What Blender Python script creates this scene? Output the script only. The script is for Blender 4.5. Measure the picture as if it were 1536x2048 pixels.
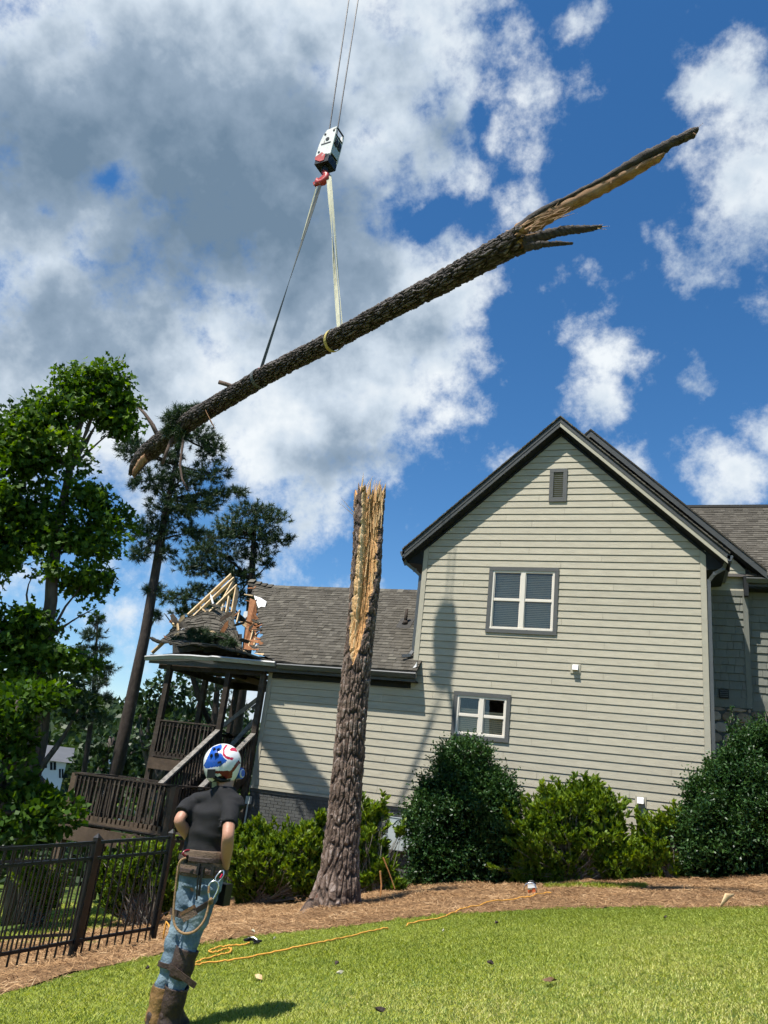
import bpy, bmesh, math, random
import numpy as np
from mathutils import Vector, Matrix

for o in list(bpy.data.objects):
    bpy.data.objects.remove(o, do_unlink=True)
SC = bpy.context.scene
COL = SC.collection
R_ = math.radians
random.seed(7)
RNG = np.random.default_rng(7)

# ------------------------------------------------------------------ camera
# The world's X runs along the gable wall, Y into the scene, Z up; the eye is the origin.
PITCH, ROLL, YAW, FOC = 0.33795, 0.11988, 0.36211, 1539.0
def _camrot():
    cy, sy = math.cos(YAW), math.sin(YAW); cp, sp = math.cos(PITCH), math.sin(PITCH)
    cr, sr = math.cos(ROLL), math.sin(ROLL)
    fwd = Vector((-sy*cp, cy*cp, sp)); right = Vector((cy, sy, 0)); up = right.cross(fwd)
    return cr*right + sr*up, -sr*right + cr*up, fwd
CR, CU, CF = _camrot()
cam_data = bpy.data.cameras.new('camera')
cam_data.sensor_fit = 'VERTICAL'; cam_data.sensor_height = 36.0
cam_data.lens = FOC/2048*36.0
cam_data.clip_start = 0.05; cam_data.clip_end = 3000
cam = bpy.data.objects.new('camera', cam_data); COL.objects.link(cam)
M = Matrix((CR, CU, -CF)).transposed().to_4x4()
cam.matrix_world = M
SC.camera = cam

def ray(px, py):
    return CR*((px-768)/FOC) - CU*((py-1024)/FOC) + CF
def PY(px, py, Y):               # the measured point on the plane y = Y
    d = ray(px, py); return d*(Y/d.y)
def PR(px, py, r):               # the measured point at horizontal distance r
    d = ray(px, py); return d*(r/math.hypot(d.x, d.y))
def PZ(px, py, z):
    d = ray(px, py); return d*(z/d.z)

# ------------------------------------------------------------------ light
SUN_TRAVEL = Vector((0.246, 0.437, -1.0)).normalized()
sun_data = bpy.data.lights.new('sun', 'SUN')
sun_data.energy = 5.0; sun_data.angle = R_(0.53); sun_data.color = (1.0, 0.955, 0.88)
sun = bpy.data.objects.new('sun', sun_data); COL.objects.link(sun)
sun.rotation_euler = SUN_TRAVEL.to_track_quat('-Z', 'Y').to_euler()
sun.location = (-6, -10, 30)

SC.view_settings.view_transform = 'Standard'
SC.view_settings.look = 'None'
SC.view_settings.exposure = 0.66
SC.view_settings.gamma = 1.0
SC.view_settings.use_curve_mapping = False
try:
    SC.cycles.use_denoising = True
    SC.cycles.max_bounces = 6
    SC.cycles.transparent_max_bounces = 8
    SC.cycles.sample_clamp_indirect = 6
    SC.cycles.use_adaptive_sampling = True
    SC.cycles.adaptive_threshold = 0.02
    SC.cycles.adaptive_min_samples = 12
except Exception:
    pass

# ------------------------------------------------------------------ sky: Nishita blue with broken cumulus
world = bpy.data.worlds.new('World'); SC.world = world; world.use_nodes = True
wn = world.node_tree; wn.nodes.clear()
def N(tree, t, **kw):
    n = tree.nodes.new(t)
    for k, v in kw.items():
        setattr(n, k, v)
    return n
def L(tree, a, b): tree.links.new(a, b)
def wmath(op, a, b=None, c=None, clamp=False):
    n = N(wn, 'ShaderNodeMath', operation=op); n.use_clamp = clamp
    for i, v in enumerate((a, b, c)):
        if v is None: continue
        if isinstance(v, (int, float)): n.inputs[i].default_value = v
        else: L(wn, v, n.inputs[i])
    return n.outputs[0]
def wmap(v, a, b, c=0.0, d=1.0, t='SMOOTHSTEP'):
    n = N(wn, 'ShaderNodeMapRange', interpolation_type=t)
    L(wn, v, n.inputs['Value'])
    n.inputs['From Min'].default_value = a; n.inputs['From Max'].default_value = b
    n.inputs['To Min'].default_value = c; n.inputs['To Max'].default_value = d
    return n.outputs[0]
wtc = N(wn, 'ShaderNodeTexCoord'); DIR = wtc.outputs['Generated']
def wnoise(scale, detail=8, rough=0.55, off=(0, 0, 0), dist=0.0, vec=None, squash=None):
    mp = N(wn, 'ShaderNodeMapping'); L(wn, vec or DIR, mp.inputs[0]); mp.inputs['Location'].default_value = off
    if squash: mp.inputs['Scale'].default_value = squash
    n = N(wn, 'ShaderNodeTexNoise'); L(wn, mp.outputs[0], n.inputs['Vector'])
    n.inputs['Scale'].default_value = scale; n.inputs['Detail'].default_value = detail
    n.inputs['Roughness'].default_value = rough; n.inputs['Distortion'].default_value = dist
    return n
def blob(px, py, rx, ry, rot=0.0, amp=1.0):
    """cone-shaped field about a fixed direction of the sky: amp at the centre, 0 at its rim, negative outside"""
    d = ray(px, py); u, v = d.dot(SKX)/d.dot(SKC), d.dot(SKY)/d.dot(SKC)
    n = N(wn, 'ShaderNodeVectorMath', operation='MULTIPLY_ADD')
    src = SKUV
    if abs(rot) > 1:
        k = 1 if rot > 0 else -1
        src = SKUVR[k]
        ca, sa = math.cos(R_(25*k)), math.sin(R_(25*k))
        u, v = u*ca - v*sa, u*sa + v*ca
    sx, sy = FOC/rx, FOC/ry
    L(wn, src, n.inputs[0]); n.inputs[1].default_value = (sx, sy, 0); n.inputs[2].default_value = (-u*sx, -v*sy, 0)
    l = N(wn, 'ShaderNodeVectorMath', operation='LENGTH'); L(wn, n.outputs[0], l.inputs[0])
    return wmath('MULTIPLY_ADD', l.outputs['Value'], -amp, amp)
# large-scale warp so that the masses have uneven outlines
_wp = wnoise(5.0, 2, 0.5, (3.1, 0.4, 1.7))
_ws = N(wn, 'ShaderNodeVectorMath', operation='SUBTRACT'); L(wn, _wp.outputs['Color'], _ws.inputs[0]); _ws.inputs[1].default_value = (0.5, 0.5, 0.5)
_wm = N(wn, 'ShaderNodeVectorMath', operation='SCALE'); L(wn, _ws.outputs[0], _wm.inputs[0]); _wm.inputs['Scale'].default_value = 0.10
_wa = N(wn, 'ShaderNodeVectorMath', operation='ADD'); L(wn, DIR, _wa.inputs[0]); L(wn, _wm.outputs[0], _wa.inputs[1])
DIRW = _wa.outputs[0]
# flat chart of the sky about a fixed world direction
SKX, SKY, SKC = CR.copy(), CU.copy(), CF.copy()
def wdot(a, v):
    n = N(wn, 'ShaderNodeVectorMath', operation='DOT_PRODUCT'); L(wn, a, n.inputs[0]); n.inputs[1].default_value = v
    return n.outputs['Value']
_den = wmath('MAXIMUM', wdot(DIRW, SKC), 0.05)
def chart(ax, ay):
    c = N(wn, 'ShaderNodeCombineXYZ')
    L(wn, wmath('DIVIDE', wdot(DIRW, ax), _den), c.inputs[0]); L(wn, wmath('DIVIDE', wdot(DIRW, ay), _den), c.inputs[1])
    return c.outputs[0]
SKUV = chart(SKX, SKY)
SKUVR = {}
for _k in (1, -1):
    _c, _s = math.cos(R_(25*_k)), math.sin(R_(25*_k))
    SKUVR[_k] = chart(SKX*_c - SKY*_s, SKX*_s + SKY*_c)
CLOUDS = [  # px, py, rx, ry, rot, amp
    (300, 240, 760, 560, 0, 1.1), (790, 100, 310, 300, 0, .8), (640, 620, 400, 300, 0, 1.2),
    (660, 850, 330, 200, -8, .9), (180, 740, 480, 340, 0, 1.05), (930, 600, 120, 160, 0, .45),
    (985, 280, 75, 70, 0, .42), (1135, 25, 60, 75, 20, .4), (900, 390, 150, 70, -20, .4), (1030, 420, 70, 60, 0, .2),
    (1435, 170, 130, 140, 0, .74), (1490, 320, 145, 215, 0, .88), (1370, 500, 170, 55, 12, .42), (1230, 560, 80, 30, 25, .2),
    (1260, 695, 135, 100, 35, .64), (1205, 765, 80, 115, 0, .52), (1395, 745, 80, 55, 20, .4), (1230, 880, 60, 80, 0, .35),
    (1445, 905, 135, 85, 15, .66), (1530, 855, 95, 72, 0, .6), (1000, 910, 70, 40, 20, .25), (1130, 600, 40, 70, 0, .18),
    (1520, 590, 60, 30, 15, .2),
    (120, 1390, 330, 75, 5, .6), (560, 1450, 260, 110, 5, .7), (250, 1230, 160, 40, 0, .2), (620, 1165, 160, 26, 8, .13), (200, 1130, 200, 50, 0, .16),
]
F = None
for c in CLOUDS:
    v = blob(*c)
    F = v if F is None else wmath('MAXIMUM', F, v)
# beyond the view, unseen cloud kept sparser to lower the ambient light
dt = N(wn, 'ShaderNodeVectorMath', operation='DOT_PRODUCT'); L(wn, DIR, dt.inputs[0]); dt.inputs[1].default_value = CF
far = wmap(dt.outputs['Value'], 0.86, 0.72)
gen = wmath('MULTIPLY_ADD', wnoise(2.2, 2, 0.5, (8.3, 2.1, 0.7)).outputs['Fac'], 3.2, -1.98)
gen = wmath('SUBTRACT', wmath('MULTIPLY', wmath('ADD', gen, 1.0), far), 1.0)
F = wmath('MAXIMUM', F, gen)
n1 = wnoise(9.0, 6, 0.60, (1.2, 4.4, 2.0)).outputs['Fac']
n2 = wnoise(22.0, 5, 0.66, (5.2, 1.4, 7.0)).outputs['Fac']
turb = wmath('ADD', wmath('MULTIPLY', wmath('SUBTRACT', n1, 0.5), 1.75), wmath('MULTIPLY', wmath('SUBTRACT', n2, 0.5), 1.05))
# broken holes in the large mass
HOLES = [(215, 345, 110, 80, 0, .75), (640, 610, 90, 60, -55, .8), (870, 425, 80, 45, -20, .6), (60, 415, 60, 45, 0, .5), (410, 960, 60, 60, 0, .5), (950, 235, 45, 90, 0, .35)]
H = None
for h in HOLES:
    v = wmath('MAXIMUM', blob(*h), 0.0)
    H = v if H is None else wmath('ADD', H, v)
DENS = wmath('SUBTRACT', wmath('ADD', F, turb), H)
ALPHA = wmap(DENS, -0.01, 0.60)
# cloud brightness: thick parts grey from below, rims and lumps white
DARK = [(470, 430, 520, 420, -15, 1.25), (120, 300, 420, 380, 0, 1.0), (330, 560, 380, 230, 0, 1.0), (850, 260, 160, 240, 0, .55), (880, 660, 150, 110, 0, .55), (700, 900, 220, 90, 0, .45), (100, 620, 200, 160, 0, .7), (1180, 1000, 10, 10, 0, .1)]
D = None
for d in DARK:
    v = wmath('MAXIMUM', blob(*d), 0.0)
    D = v if D is None else wmath('MAXIMUM', D, v)
D = wmath('MAXIMUM', D, wmath('MULTIPLY', wmath('MAXIMUM', gen, 0.0), 1.6))  # unseen cloud greyed as well, to lower the ambient light
n3 = wnoise(6.5, 4, 0.55, (2.2, 9.4, 1.0)).outputs['Fac']
n4 = wnoise(19.0, 4, 0.6, (0.2, 3.4, 6.0)).outputs['Fac']
SH = wmath('ADD', wmath('MULTIPLY', D, 0.85), wmath('MULTIPLY', wmath('SUBTRACT', n3, 0.5), 1.5))
SH = wmath('ADD', SH, wmath('MULTIPLY', wmath('SUBTRACT', n4, 0.5), 0.7))
SH = wmath('ADD', SH, wmath('MULTIPLY', wmath('SUBTRACT', DENS, 0.35), 0.30))
SHADE = wmap(SH, -0.10, 0.95, t='LINEAR')
ccr = N(wn, 'ShaderNodeValToRGB'); L(wn, SHADE, ccr.inputs[0])
ccr.color_ramp.elements[0].position = 0.0; ccr.color_ramp.elements[0].color = (0.66, 0.70, 0.73, 1)
ccr.color_ramp.elements[1].position = 1.0; ccr.color_ramp.elements[1].color = (0.122, 0.184, 0.258, 1)
e = ccr.color_ramp.elements.new(0.28); e.color = (0.47, 0.54, 0.615, 1)
e = ccr.color_ramp.elements.new(0.62); e.color = (0.225, 0.295, 0.38, 1)
sky = N(wn, 'ShaderNodeTexSky', sky_type='NISHITA')
sky.sun_disc = False
sky.sun_elevation = math.asin(-SUN_TRAVEL.z)
sky.sun_rotation = math.atan2(-SUN_TRAVEL.x, -SUN_TRAVEL.y)
sky.altitude = 300; sky.air_density = 1.0; sky.dust_density = 0.15; sky.ozone_density = 3.0
bg1 = N(wn, 'ShaderNodeBackground'); _hs = N(wn, 'ShaderNodeHueSaturation'); _hs.inputs['Saturation'].default_value = 1.27; L(wn, sky.outputs[0], _hs.inputs['Color']); L(wn, _hs.outputs[0], bg1.inputs['Color']); bg1.inputs['Strength'].default_value = 0.094
bg2 = N(wn, 'ShaderNodeBackground'); L(wn, ccr.outputs[0], bg2.inputs['Color']); bg2.inputs['Strength'].default_value = 0.86
mix = N(wn, 'ShaderNodeMixShader'); L(wn, ALPHA, mix.inputs[0]); L(wn, bg1.outputs[0], mix.inputs[1]); L(wn, bg2.outputs[0], mix.inputs[2])
wo = N(wn, 'ShaderNodeOutputWorld'); L(wn, mix.outputs[0], wo.inputs['Surface'])
try:
    world.cycles.sampling_method = 'MANUAL'; world.cycles.sample_map_resolution = 512
except Exception:
    pass

# ================================================================== helpers
def finish(o, parent=None):
    COL.objects.link(o)
    if parent is not None:
        o.parent = parent
        o.matrix_parent_inverse = parent_matrix(parent).inverted()
    return o
def parent_matrix(p):
    return PM.get(p.name, Matrix.Identity(4))
PM = {}
def tag(o, label=None, cat=None, group=None, kind=None):
    if label: o['label'] = label
    if cat: o['category'] = cat
    if group: o['group'] = group
    if kind: o['kind'] = kind
    return o
def thing(name, label, cat, loc=(0, 0, 0), group=None):
    o = bpy.data.objects.new(name, None)
    o.empty_display_size = 0.2
    COL.objects.link(o); o.location = loc
    PM[o.name] = Matrix.Translation(Vector(loc))
    return tag(o, label, cat, group)

class MB:
    """collects faces in world coordinates and turns them into one mesh object"""
    def __init__(self): self.v = []; self.f = []; self.t = []
    def add(self, vs, fs, tone=0.5):
        n = len(self.v); self.v += [tuple(p) for p in vs]
        for f in fs:
            self.f.append(tuple(i+n for i in f)); self.t.append(tone)
        return self
    def hexa(self, p, tone=0.5):     # 8 corners: bottom loop 0-3, top loop 4-7
        return self.add(p, [(3, 2, 1, 0), (4, 5, 6, 7), (0, 1, 5, 4), (1, 2, 6, 5), (2, 3, 7, 6), (3, 0, 4, 7)], tone)
    def box(self, a, b, tone=0.5):
        x0, y0, z0 = a; x1, y1, z1 = b
        return self.hexa([(x0, y0, z0), (x1, y0, z0), (x1, y1, z0), (x0, y1, z0), (x0, y0, z1), (x1, y0, z1), (x1, y1, z1), (x0, y1, z1)], tone)
    def obox(self, c, ax, ay, az, tone=0.5):   # centre and three half-axis vectors
        c, ax, ay, az = map(Vector, (c, ax, ay, az))
        return self.hexa([c-ax-ay-az, c+ax-ay-az, c+ax+ay-az, c-ax+ay-az, c-ax-ay+az, c+ax-ay+az, c+ax+ay+az, c-ax+ay+az], tone)
    def beam(self, a, b, w, h, up=(0, 0, 1), tone=0.5):
        a, b = Vector(a), Vector(b); d = (b-a); u = d.normalized(); up = Vector(up)
        s = u.cross(up)
        if s.length < 1e-4: s = u.cross(Vector((1, 0, 0)))
        s.normalize(); t = s.cross(u)
        return self.obox((a+b)/2, d/2, s*w/2, t*h/2, tone)
    def prism(self, poly, ext, tone=0.5):
        n = len(poly); ext = Vector(ext); p = [Vector(q) for q in poly]
        vs = p + [q+ext for q in p]
        fs = [tuple(range(n-1, -1, -1)), tuple(range(n, 2*n))] + [(i, (i+1) % n, n+(i+1) % n, n+i) for i in range(n)]
        return self.add(vs, fs, tone)
    def tube(self, pts, rad, n=8, cap=True, tone=0.5, wob=0.0, rng=None, flat=1.0):
        pts = [Vector(p) for p in pts]; m = len(pts)
        if isinstance(rad, (int, float)): rad = [rad]*m
        ref = Vector((0.31, 0.17, 0.93)); vs = []; prev = None
        for i, p in enumerate(pts):
            d = (pts[min(i+1, m-1)] - pts[max(i-1, 0)])
            d = d.normalized() if d.length > 1e-9 else Vector((0, 0, 1))
            if prev is None:
                s = d.cross(ref)
                if s.length < 0.05: s = d.cross(Vector((1, 0, 0)))
            else:
                s = prev - d*prev.dot(d)
            s.normalize(); prev = s; t = d.cross(s)
            for k in range(n):
                a = 2*math.pi*k/n; r = rad[i]*(1 + (rng.uniform(-wob, wob) if rng else 0))
                vs.append(p + (s*math.cos(a)*r + t*math.sin(a)*r*flat))
        fs = []
        for i in range(m-1):
            for k in range(n):
                fs.append((i*n+k, i*n+(k+1) % n, (i+1)*n+(k+1) % n, (i+1)*n+k))
        if cap:
            fs.append(tuple(range(n-1, -1, -1))); fs.append(tuple((m-1)*n+k for k in range(n)))
        return self.add(vs, fs, tone)
    def build(self, name, mat, parent=None, smooth=False, tones=False):
        me = bpy.data.meshes.new(name); me.from_pydata(self.v, [], self.f); me.update()
        if mat: me.materials.append(mat)
        if smooth: me.polygons.foreach_set('use_smooth', [True]*len(me.polygons))
        if tones:
            at = me.attributes.new('tone', 'FLOAT', 'FACE'); at.data.foreach_set('value', self.t)
        o = bpy.data.objects.new(name, me)
        return finish(o, parent)

def bulk(name, V, fsize, mat, parent=None, tone=None, smooth=False):
    """V: (n, fsize, 3) array, one separate face per row"""
    V = np.asarray(V, dtype=np.float32); n = V.shape[0]
    me = bpy.data.meshes.new(name)
    me.vertices.add(n*fsize); me.vertices.foreach_set('co', V.reshape(-1))
    me.loops.add(n*fsize); me.loops.foreach_set('vertex_index', np.arange(n*fsize, dtype=np.int32))
    me.polygons.add(n); me.polygons.foreach_set('loop_start', np.arange(0, n*fsize, fsize, dtype=np.int32))
    me.polygons.foreach_set('loop_total', np.full(n, fsize, dtype=np.int32))
    me.update(calc_edges=True); me.materials.append(mat)
    if tone is not None:
        at = me.attributes.new('tone', 'FLOAT', 'FACE'); at.data.foreach_set('value', np.asarray(tone, dtype=np.float32))
    if smooth: me.polygons.foreach_set('use_smooth', np.ones(n, dtype=bool))
    return finish(bpy.data.objects.new(name, me), parent)

def gridmesh(name, P, mat, parent=None, smooth=True, tone=None, cyc=False):
    """P: (a, b, 3) grid of points"""
    P = np.asarray(P, dtype=np.float32); a, b = P.shape[:2]
    i = np.arange(a*b).reshape(a, b)
    if cyc: j = np.concatenate([i, i[:, :1]], 1)
    else: j = i
    q = np.stack([j[:-1, :-1], j[:-1, 1:], j[1:, 1:], j[1:, :-1]], -1).reshape(-1, 4)
    me = bpy.data.meshes.new(name); me.from_pydata(P.reshape(-1, 3).tolist(), [], q.tolist()); me.update()
    me.materials.append(mat)
    if smooth: me.polygons.foreach_set('use_smooth', [True]*len(me.polygons))
    if tone is not None:
        at = me.attributes.new('tone', 'FLOAT', 'POINT'); at.data.foreach_set('value', np.asarray(tone, dtype=np.float32).reshape(-1))
    return finish(bpy.data.objects.new(name, me), parent)

# ------------------------------------------------------------------ value noise for shapes
_PT = RNG.random(4096)
def vnoise(x, y=0.0, z=0.0):
    x = np.asarray(x, dtype=float); y = np.asarray(y, dtype=float)+0*x; z = np.asarray(z, dtype=float)+0*x
    xi, yi, zi = np.floor(x).astype(int), np.floor(y).astype(int), np.floor(z).astype(int)
    fx, fy, fz = x-xi, y-yi, z-zi
    fx, fy, fz = [t*t*(3-2*t) for t in (fx, fy, fz)]
    def h(a, b, c): return _PT[((a*73856093) ^ (b*19349663) ^ (c*83492791)) & 4095]
    def lx(b, c): return h(xi, b, c)*(1-fx)+h(xi+1, b, c)*fx
    return ((lx(yi, zi)*(1-fy)+lx(yi+1, zi)*fy)*(1-fz) + (lx(yi, zi+1)*(1-fy)+lx(yi+1, zi+1)*fy)*fz)*2-1

# ================================================================== materials
def mat(name, stops, scale=6.0, rough=0.7, bump=0.0, bscale=None, stretch=(1, 1, 1), detail=6, spec=0.3, coords='Object',
        tone=0.0, rand=0.0, metal=0.0, translucent=None, coat=0.0, fleck=None):
    """stops: list of (position, rgb); colour from noise, plus a per-face 'tone' attribute and a per-object random shift"""
    m = bpy.data.materials.new(name); m.use_nodes = True
    t = m.node_tree; t.nodes.clear()
    out = N(t, 'ShaderNodeOutputMaterial'); b = N(t, 'ShaderNodeBsdfPrincipled')
    L(t, b.outputs[0], out.inputs['Surface'])
    b.inputs['Roughness'].default_value = rough; b.inputs['Specular IOR Level'].default_value = spec
    b.inputs['Metallic'].default_value = metal; b.inputs['Coat Weight'].default_value = coat
    tc = N(t, 'ShaderNodeTexCoord'); mp = N(t, 'ShaderNodeMapping'); L(t, tc.outputs[coords], mp.inputs[0])
    mp.inputs['Scale'].default_value = stretch
    nz = N(t, 'ShaderNodeTexNoise'); L(t, mp.outputs[0], nz.inputs['Vector'])
    nz.inputs['Scale'].default_value = scale; nz.inputs['Detail'].default_value = detail; nz.inputs['Roughness'].default_value = 0.6
    fac = nz.outputs['Fac']
    def math_(op, a, c, d=None):
        n = N(t, 'ShaderNodeMath', operation=op)
        for i, v in enumerate((a, c, d)):
            if v is None: continue
            if isinstance(v, (int, float)): n.inputs[i].default_value = v
            else: L(t, v, n.inputs[i])
        return n.outputs[0]
    if tone:
        at = N(t, 'ShaderNodeAttribute', attribute_name='tone')
        fac = math_('ADD', math_('MULTIPLY', fac, 1-tone), math_('MULTIPLY', at.outputs['Fac'], tone))
    if rand:
        oi = N(t, 'ShaderNodeObjectInfo')
        fac = math_('ADD', fac, math_('MULTIPLY', math_('SUBTRACT', oi.outputs['Random'], 0.5), rand))
    cr = N(t, 'ShaderNodeValToRGB'); L(t, fac, cr.inputs[0])
    el = cr.color_ramp.elements
    el[0].position = stops[0][0]; el[0].color = (*stops[0][1], 1)
    el[1].position = stops[-1][0]; el[1].color = (*stops[-1][1], 1)
    for p, c in stops[1:-1]:
        e = el.new(p); e.color = (*c, 1)
    col = cr.outputs[0]
    if fleck:
        fs, fr, fc = fleck
        v = N(t, 'ShaderNodeTexNoise'); L(t, mp.outputs[0], v.inputs['Vector']); v.inputs['Scale'].default_value = fs; v.inputs['Detail'].default_value = 3
        mr = N(t, 'ShaderNodeMapRange'); L(t, v.outputs['Fac'], mr.inputs['Value']); mr.inputs['From Min'].default_value = fr; mr.inputs['From Max'].default_value = fr+0.08
        mx = N(t, 'ShaderNodeMix', data_type='RGBA'); L(t, mr.outputs[0], mx.inputs['Factor']); L(t, col, mx.inputs['A']); mx.inputs['B'].default_value = (*fc, 1)
        col = mx.outputs['Result']
    L(t, col, b.inputs['Base Color'])
    if bump:
        bn = N(t, 'ShaderNodeTexNoise'); L(t, mp.outputs[0], bn.inputs['Vector'])
        bn.inputs['Scale'].default_value = bscale or scale*3; bn.inputs['Detail'].default_value = 6
        bp = N(t, 'ShaderNodeBump'); L(t, bn.outputs['Fac'], bp.inputs['Height']); bp.inputs['Strength'].default_value = min(1, bump); bp.inputs['Distance'].default_value = 0.02*max(1, bump)
        L(t, bp.outputs[0], b.inputs['Normal'])
    if translucent:
        tr = N(t, 'ShaderNodeBsdfTranslucent'); mx = N(t, 'ShaderNodeMixShader')
        mx.inputs[0].default_value = translucent
        hs = N(t, 'ShaderNodeHueSaturation'); hs.inputs['Value'].default_value = 1.5; hs.inputs['Saturation'].default_value = 1.15; hs.inputs['Hue'].default_value = 0.485
        L(t, col, hs.inputs['Color']); L(t, hs.outputs[0], tr.inputs['Color'])
        L(t, b.outputs[0], mx.inputs[1]); L(t, tr.outputs[0], mx.inputs[2]); L(t, mx.outputs[0], out.inputs['Surface'])
    return m
def S(*c): return c
def srgb(r, g, b):
    f = lambda c: (c/255/12.92) if c <= 10 else ((c/255+0.055)/1.055)**2.4
    return (f(r), f(g), f(b))
def two(c, d=0.15, lo=0.3, hi=0.7):
    return [(lo, tuple(x*(1-d) for x in c)), (hi, tuple(min(1, x*(1+d)) for x in c))]

MT = {}
MT['siding'] = mat('lap_siding_paint', two((0.392, 0.358, 0.27), 0.10), 3.0, 0.62, 0.25, 60, (1, 1, 6), rand=0.16)
MT['trim_light'] = mat('corner_board_paint', two((0.372, 0.345, 0.265), 0.06), 4.0, 0.6, 0.1)
MT['trim_dark'] = mat('dark_trim_paint', two((0.088, 0.09, 0.085), 0.08), 5.0, 0.55, 0.1)
MT['louvre'] = mat('pale_louvre_paint', two((0.30, 0.30, 0.29), 0.06), 5.0, 0.6)
MT['fascia'] = mat('fascia_paint', two((0.055, 0.058, 0.056), 0.12), 5.0, 0.5, 0.1, fleck=(9, 0.70, (0.22, 0.22, 0.2)))
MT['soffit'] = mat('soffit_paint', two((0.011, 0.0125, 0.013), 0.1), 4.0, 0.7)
MT['gutter'] = mat('gutter_metal', two((0.075, 0.078, 0.074), 0.1), 5.0, 0.32, spec=0.6)
MT['gutter_bright'] = mat('bent_gutter_metal', two((0.32, 0.325, 0.315), 0.2), 5.0, 0.4, spec=0.6)
MT['shingle'] = mat('asphalt_shingle', [(0.0, (0.045, 0.040, 0.032)), (0.4, (0.080, 0.072, 0.058)), (0.7, (0.113, 0.102, 0.083)), (1.0, (0.165, 0.152, 0.122))], 30, 0.92, 0.5, 250, tone=0.8, spec=0.15)
MT['roofdeck'] = mat('roof_felt', two((0.05, 0.047, 0.043)), 8, 0.9)
MT['shake'] = mat('shake_paint', two((0.15, 0.153, 0.128), 0.08), 5.0, 0.7, 0.3, 40, (8, 8, 1), rand=0.35)
MT['brick'] = mat('painted_brick', two((0.085, 0.087, 0.082), 0.14), 14, 0.8, 0.5, 60, tone=0.4)
MT['mortar'] = mat('mortar', two((0.07, 0.072, 0.068), 0.1), 14, 0.9, 0.3, 60)
MT['stone'] = mat('field_stone', [(0.2, (0.17, 0.125, 0.085)), (0.5, (0.26, 0.20, 0.145)), (0.8, (0.36, 0.30, 0.24))], 7, 0.85, 0.7, 20, rand=0.7)
MT['vinyl'] = mat('window_vinyl', two((0.66, 0.61, 0.52), 0.04), 4, 0.4)
MT['white'] = mat('white_plastic', two((0.72, 0.71, 0.68), 0.04), 6, 0.45)
MT['blind'] = mat('window_blind', two((0.88, 0.84, 0.77), 0.04), 6, 0.6)
MT['dark'] = mat('dark_interior', two((0.012, 0.012, 0.013), 0.2), 3, 0.95)
MT['steelbox'] = mat('galvanised_box', two((0.42, 0.47, 0.46), 0.08), 5, 0.42, spec=0.5, metal=0.15)
MT['deck'] = mat('stained_deck_wood', [(0.25, (0.020, 0.014, 0.010)), (0.55, (0.040, 0.029, 0.021)), (0.8, (0.075, 0.060, 0.046))], 6, 0.78, 0.5, 30, (1, 1, 1), rand=0.35)
MT['deck_weathered'] = mat('weathered_rail_wood', [(0.3, (0.11, 0.10, 0.085)), (0.6, (0.26, 0.24, 0.21)), (0.8, (0.40, 0.38, 0.34))], 12, 0.8, 0.5, 40, rand=0.2)
MT['deck_brown'] = mat('brown_skirt_board', [(0.3, (0.055, 0.037, 0.024)), (0.7, (0.10, 0.068, 0.046))], 5, 0.75, 0.4, 30, rand=0.3)
MT['lumber'] = mat('fresh_lumber', [(0.3, (0.42, 0.28, 0.14)), (0.55, (0.58, 0.42, 0.23)), (0.8, (0.70, 0.55, 0.34))], 7, 0.7, 0.3, 40, rand=0.3)
MT['osb'] = mat('broken_sheathing', [(0.3, (0.16, 0.06, 0.022)), (0.7, (0.30, 0.13, 0.05))], 14, 0.8, 0.5, 40)
MT['felt_white'] = mat('torn_white_underlay', two((0.66, 0.66, 0.64), 0.1), 8, 0.7, 0.3, 20)

def glass_mat():
    m = bpy.data.materials.new('window_glass'); m.use_nodes = True; t = m.node_tree; t.nodes.clear()
    out = N(t, 'ShaderNodeOutputMaterial'); fr = N(t, 'ShaderNodeFresnel'); fr.inputs['IOR'].default_value = 1.55
    tr = N(t, 'ShaderNodeBsdfTransparent'); tr.inputs['Color'].default_value = (0.95, 0.90, 0.82, 1)
    gl = N(t, 'ShaderNodeBsdfGlossy'); gl.inputs['Roughness'].default_value = 0.015; gl.inputs['Color'].default_value = (0.95, 0.95, 0.95, 1)
    nz = N(t, 'ShaderNodeTexNoise'); nz.inputs['Scale'].default_value = 1.3; nz.inputs['Detail'].default_value = 1
    tc = N(t, 'ShaderNodeTexCoord'); L(t, tc.outputs['Object'], nz.inputs['Vector'])
    bp = N(t, 'ShaderNodeBump'); bp.inputs['Strength'].default_value = 0.12; bp.inputs['Distance'].default_value = 0.05; L(t, nz.outputs['Fac'], bp.inputs['Height'])
    L(t, bp.outputs[0], gl.inputs['Normal'])
    mx = N(t, 'ShaderNodeMixShader'); L(t, fr.outputs[0], mx.inputs[0]); L(t, tr.outputs[0], mx.inputs[1]); L(t, gl.outputs[0], mx.inputs[2])
    L(t, mx.outputs[0], out.inputs['Surface']); return m
MT['glass'] = glass_mat()

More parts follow.
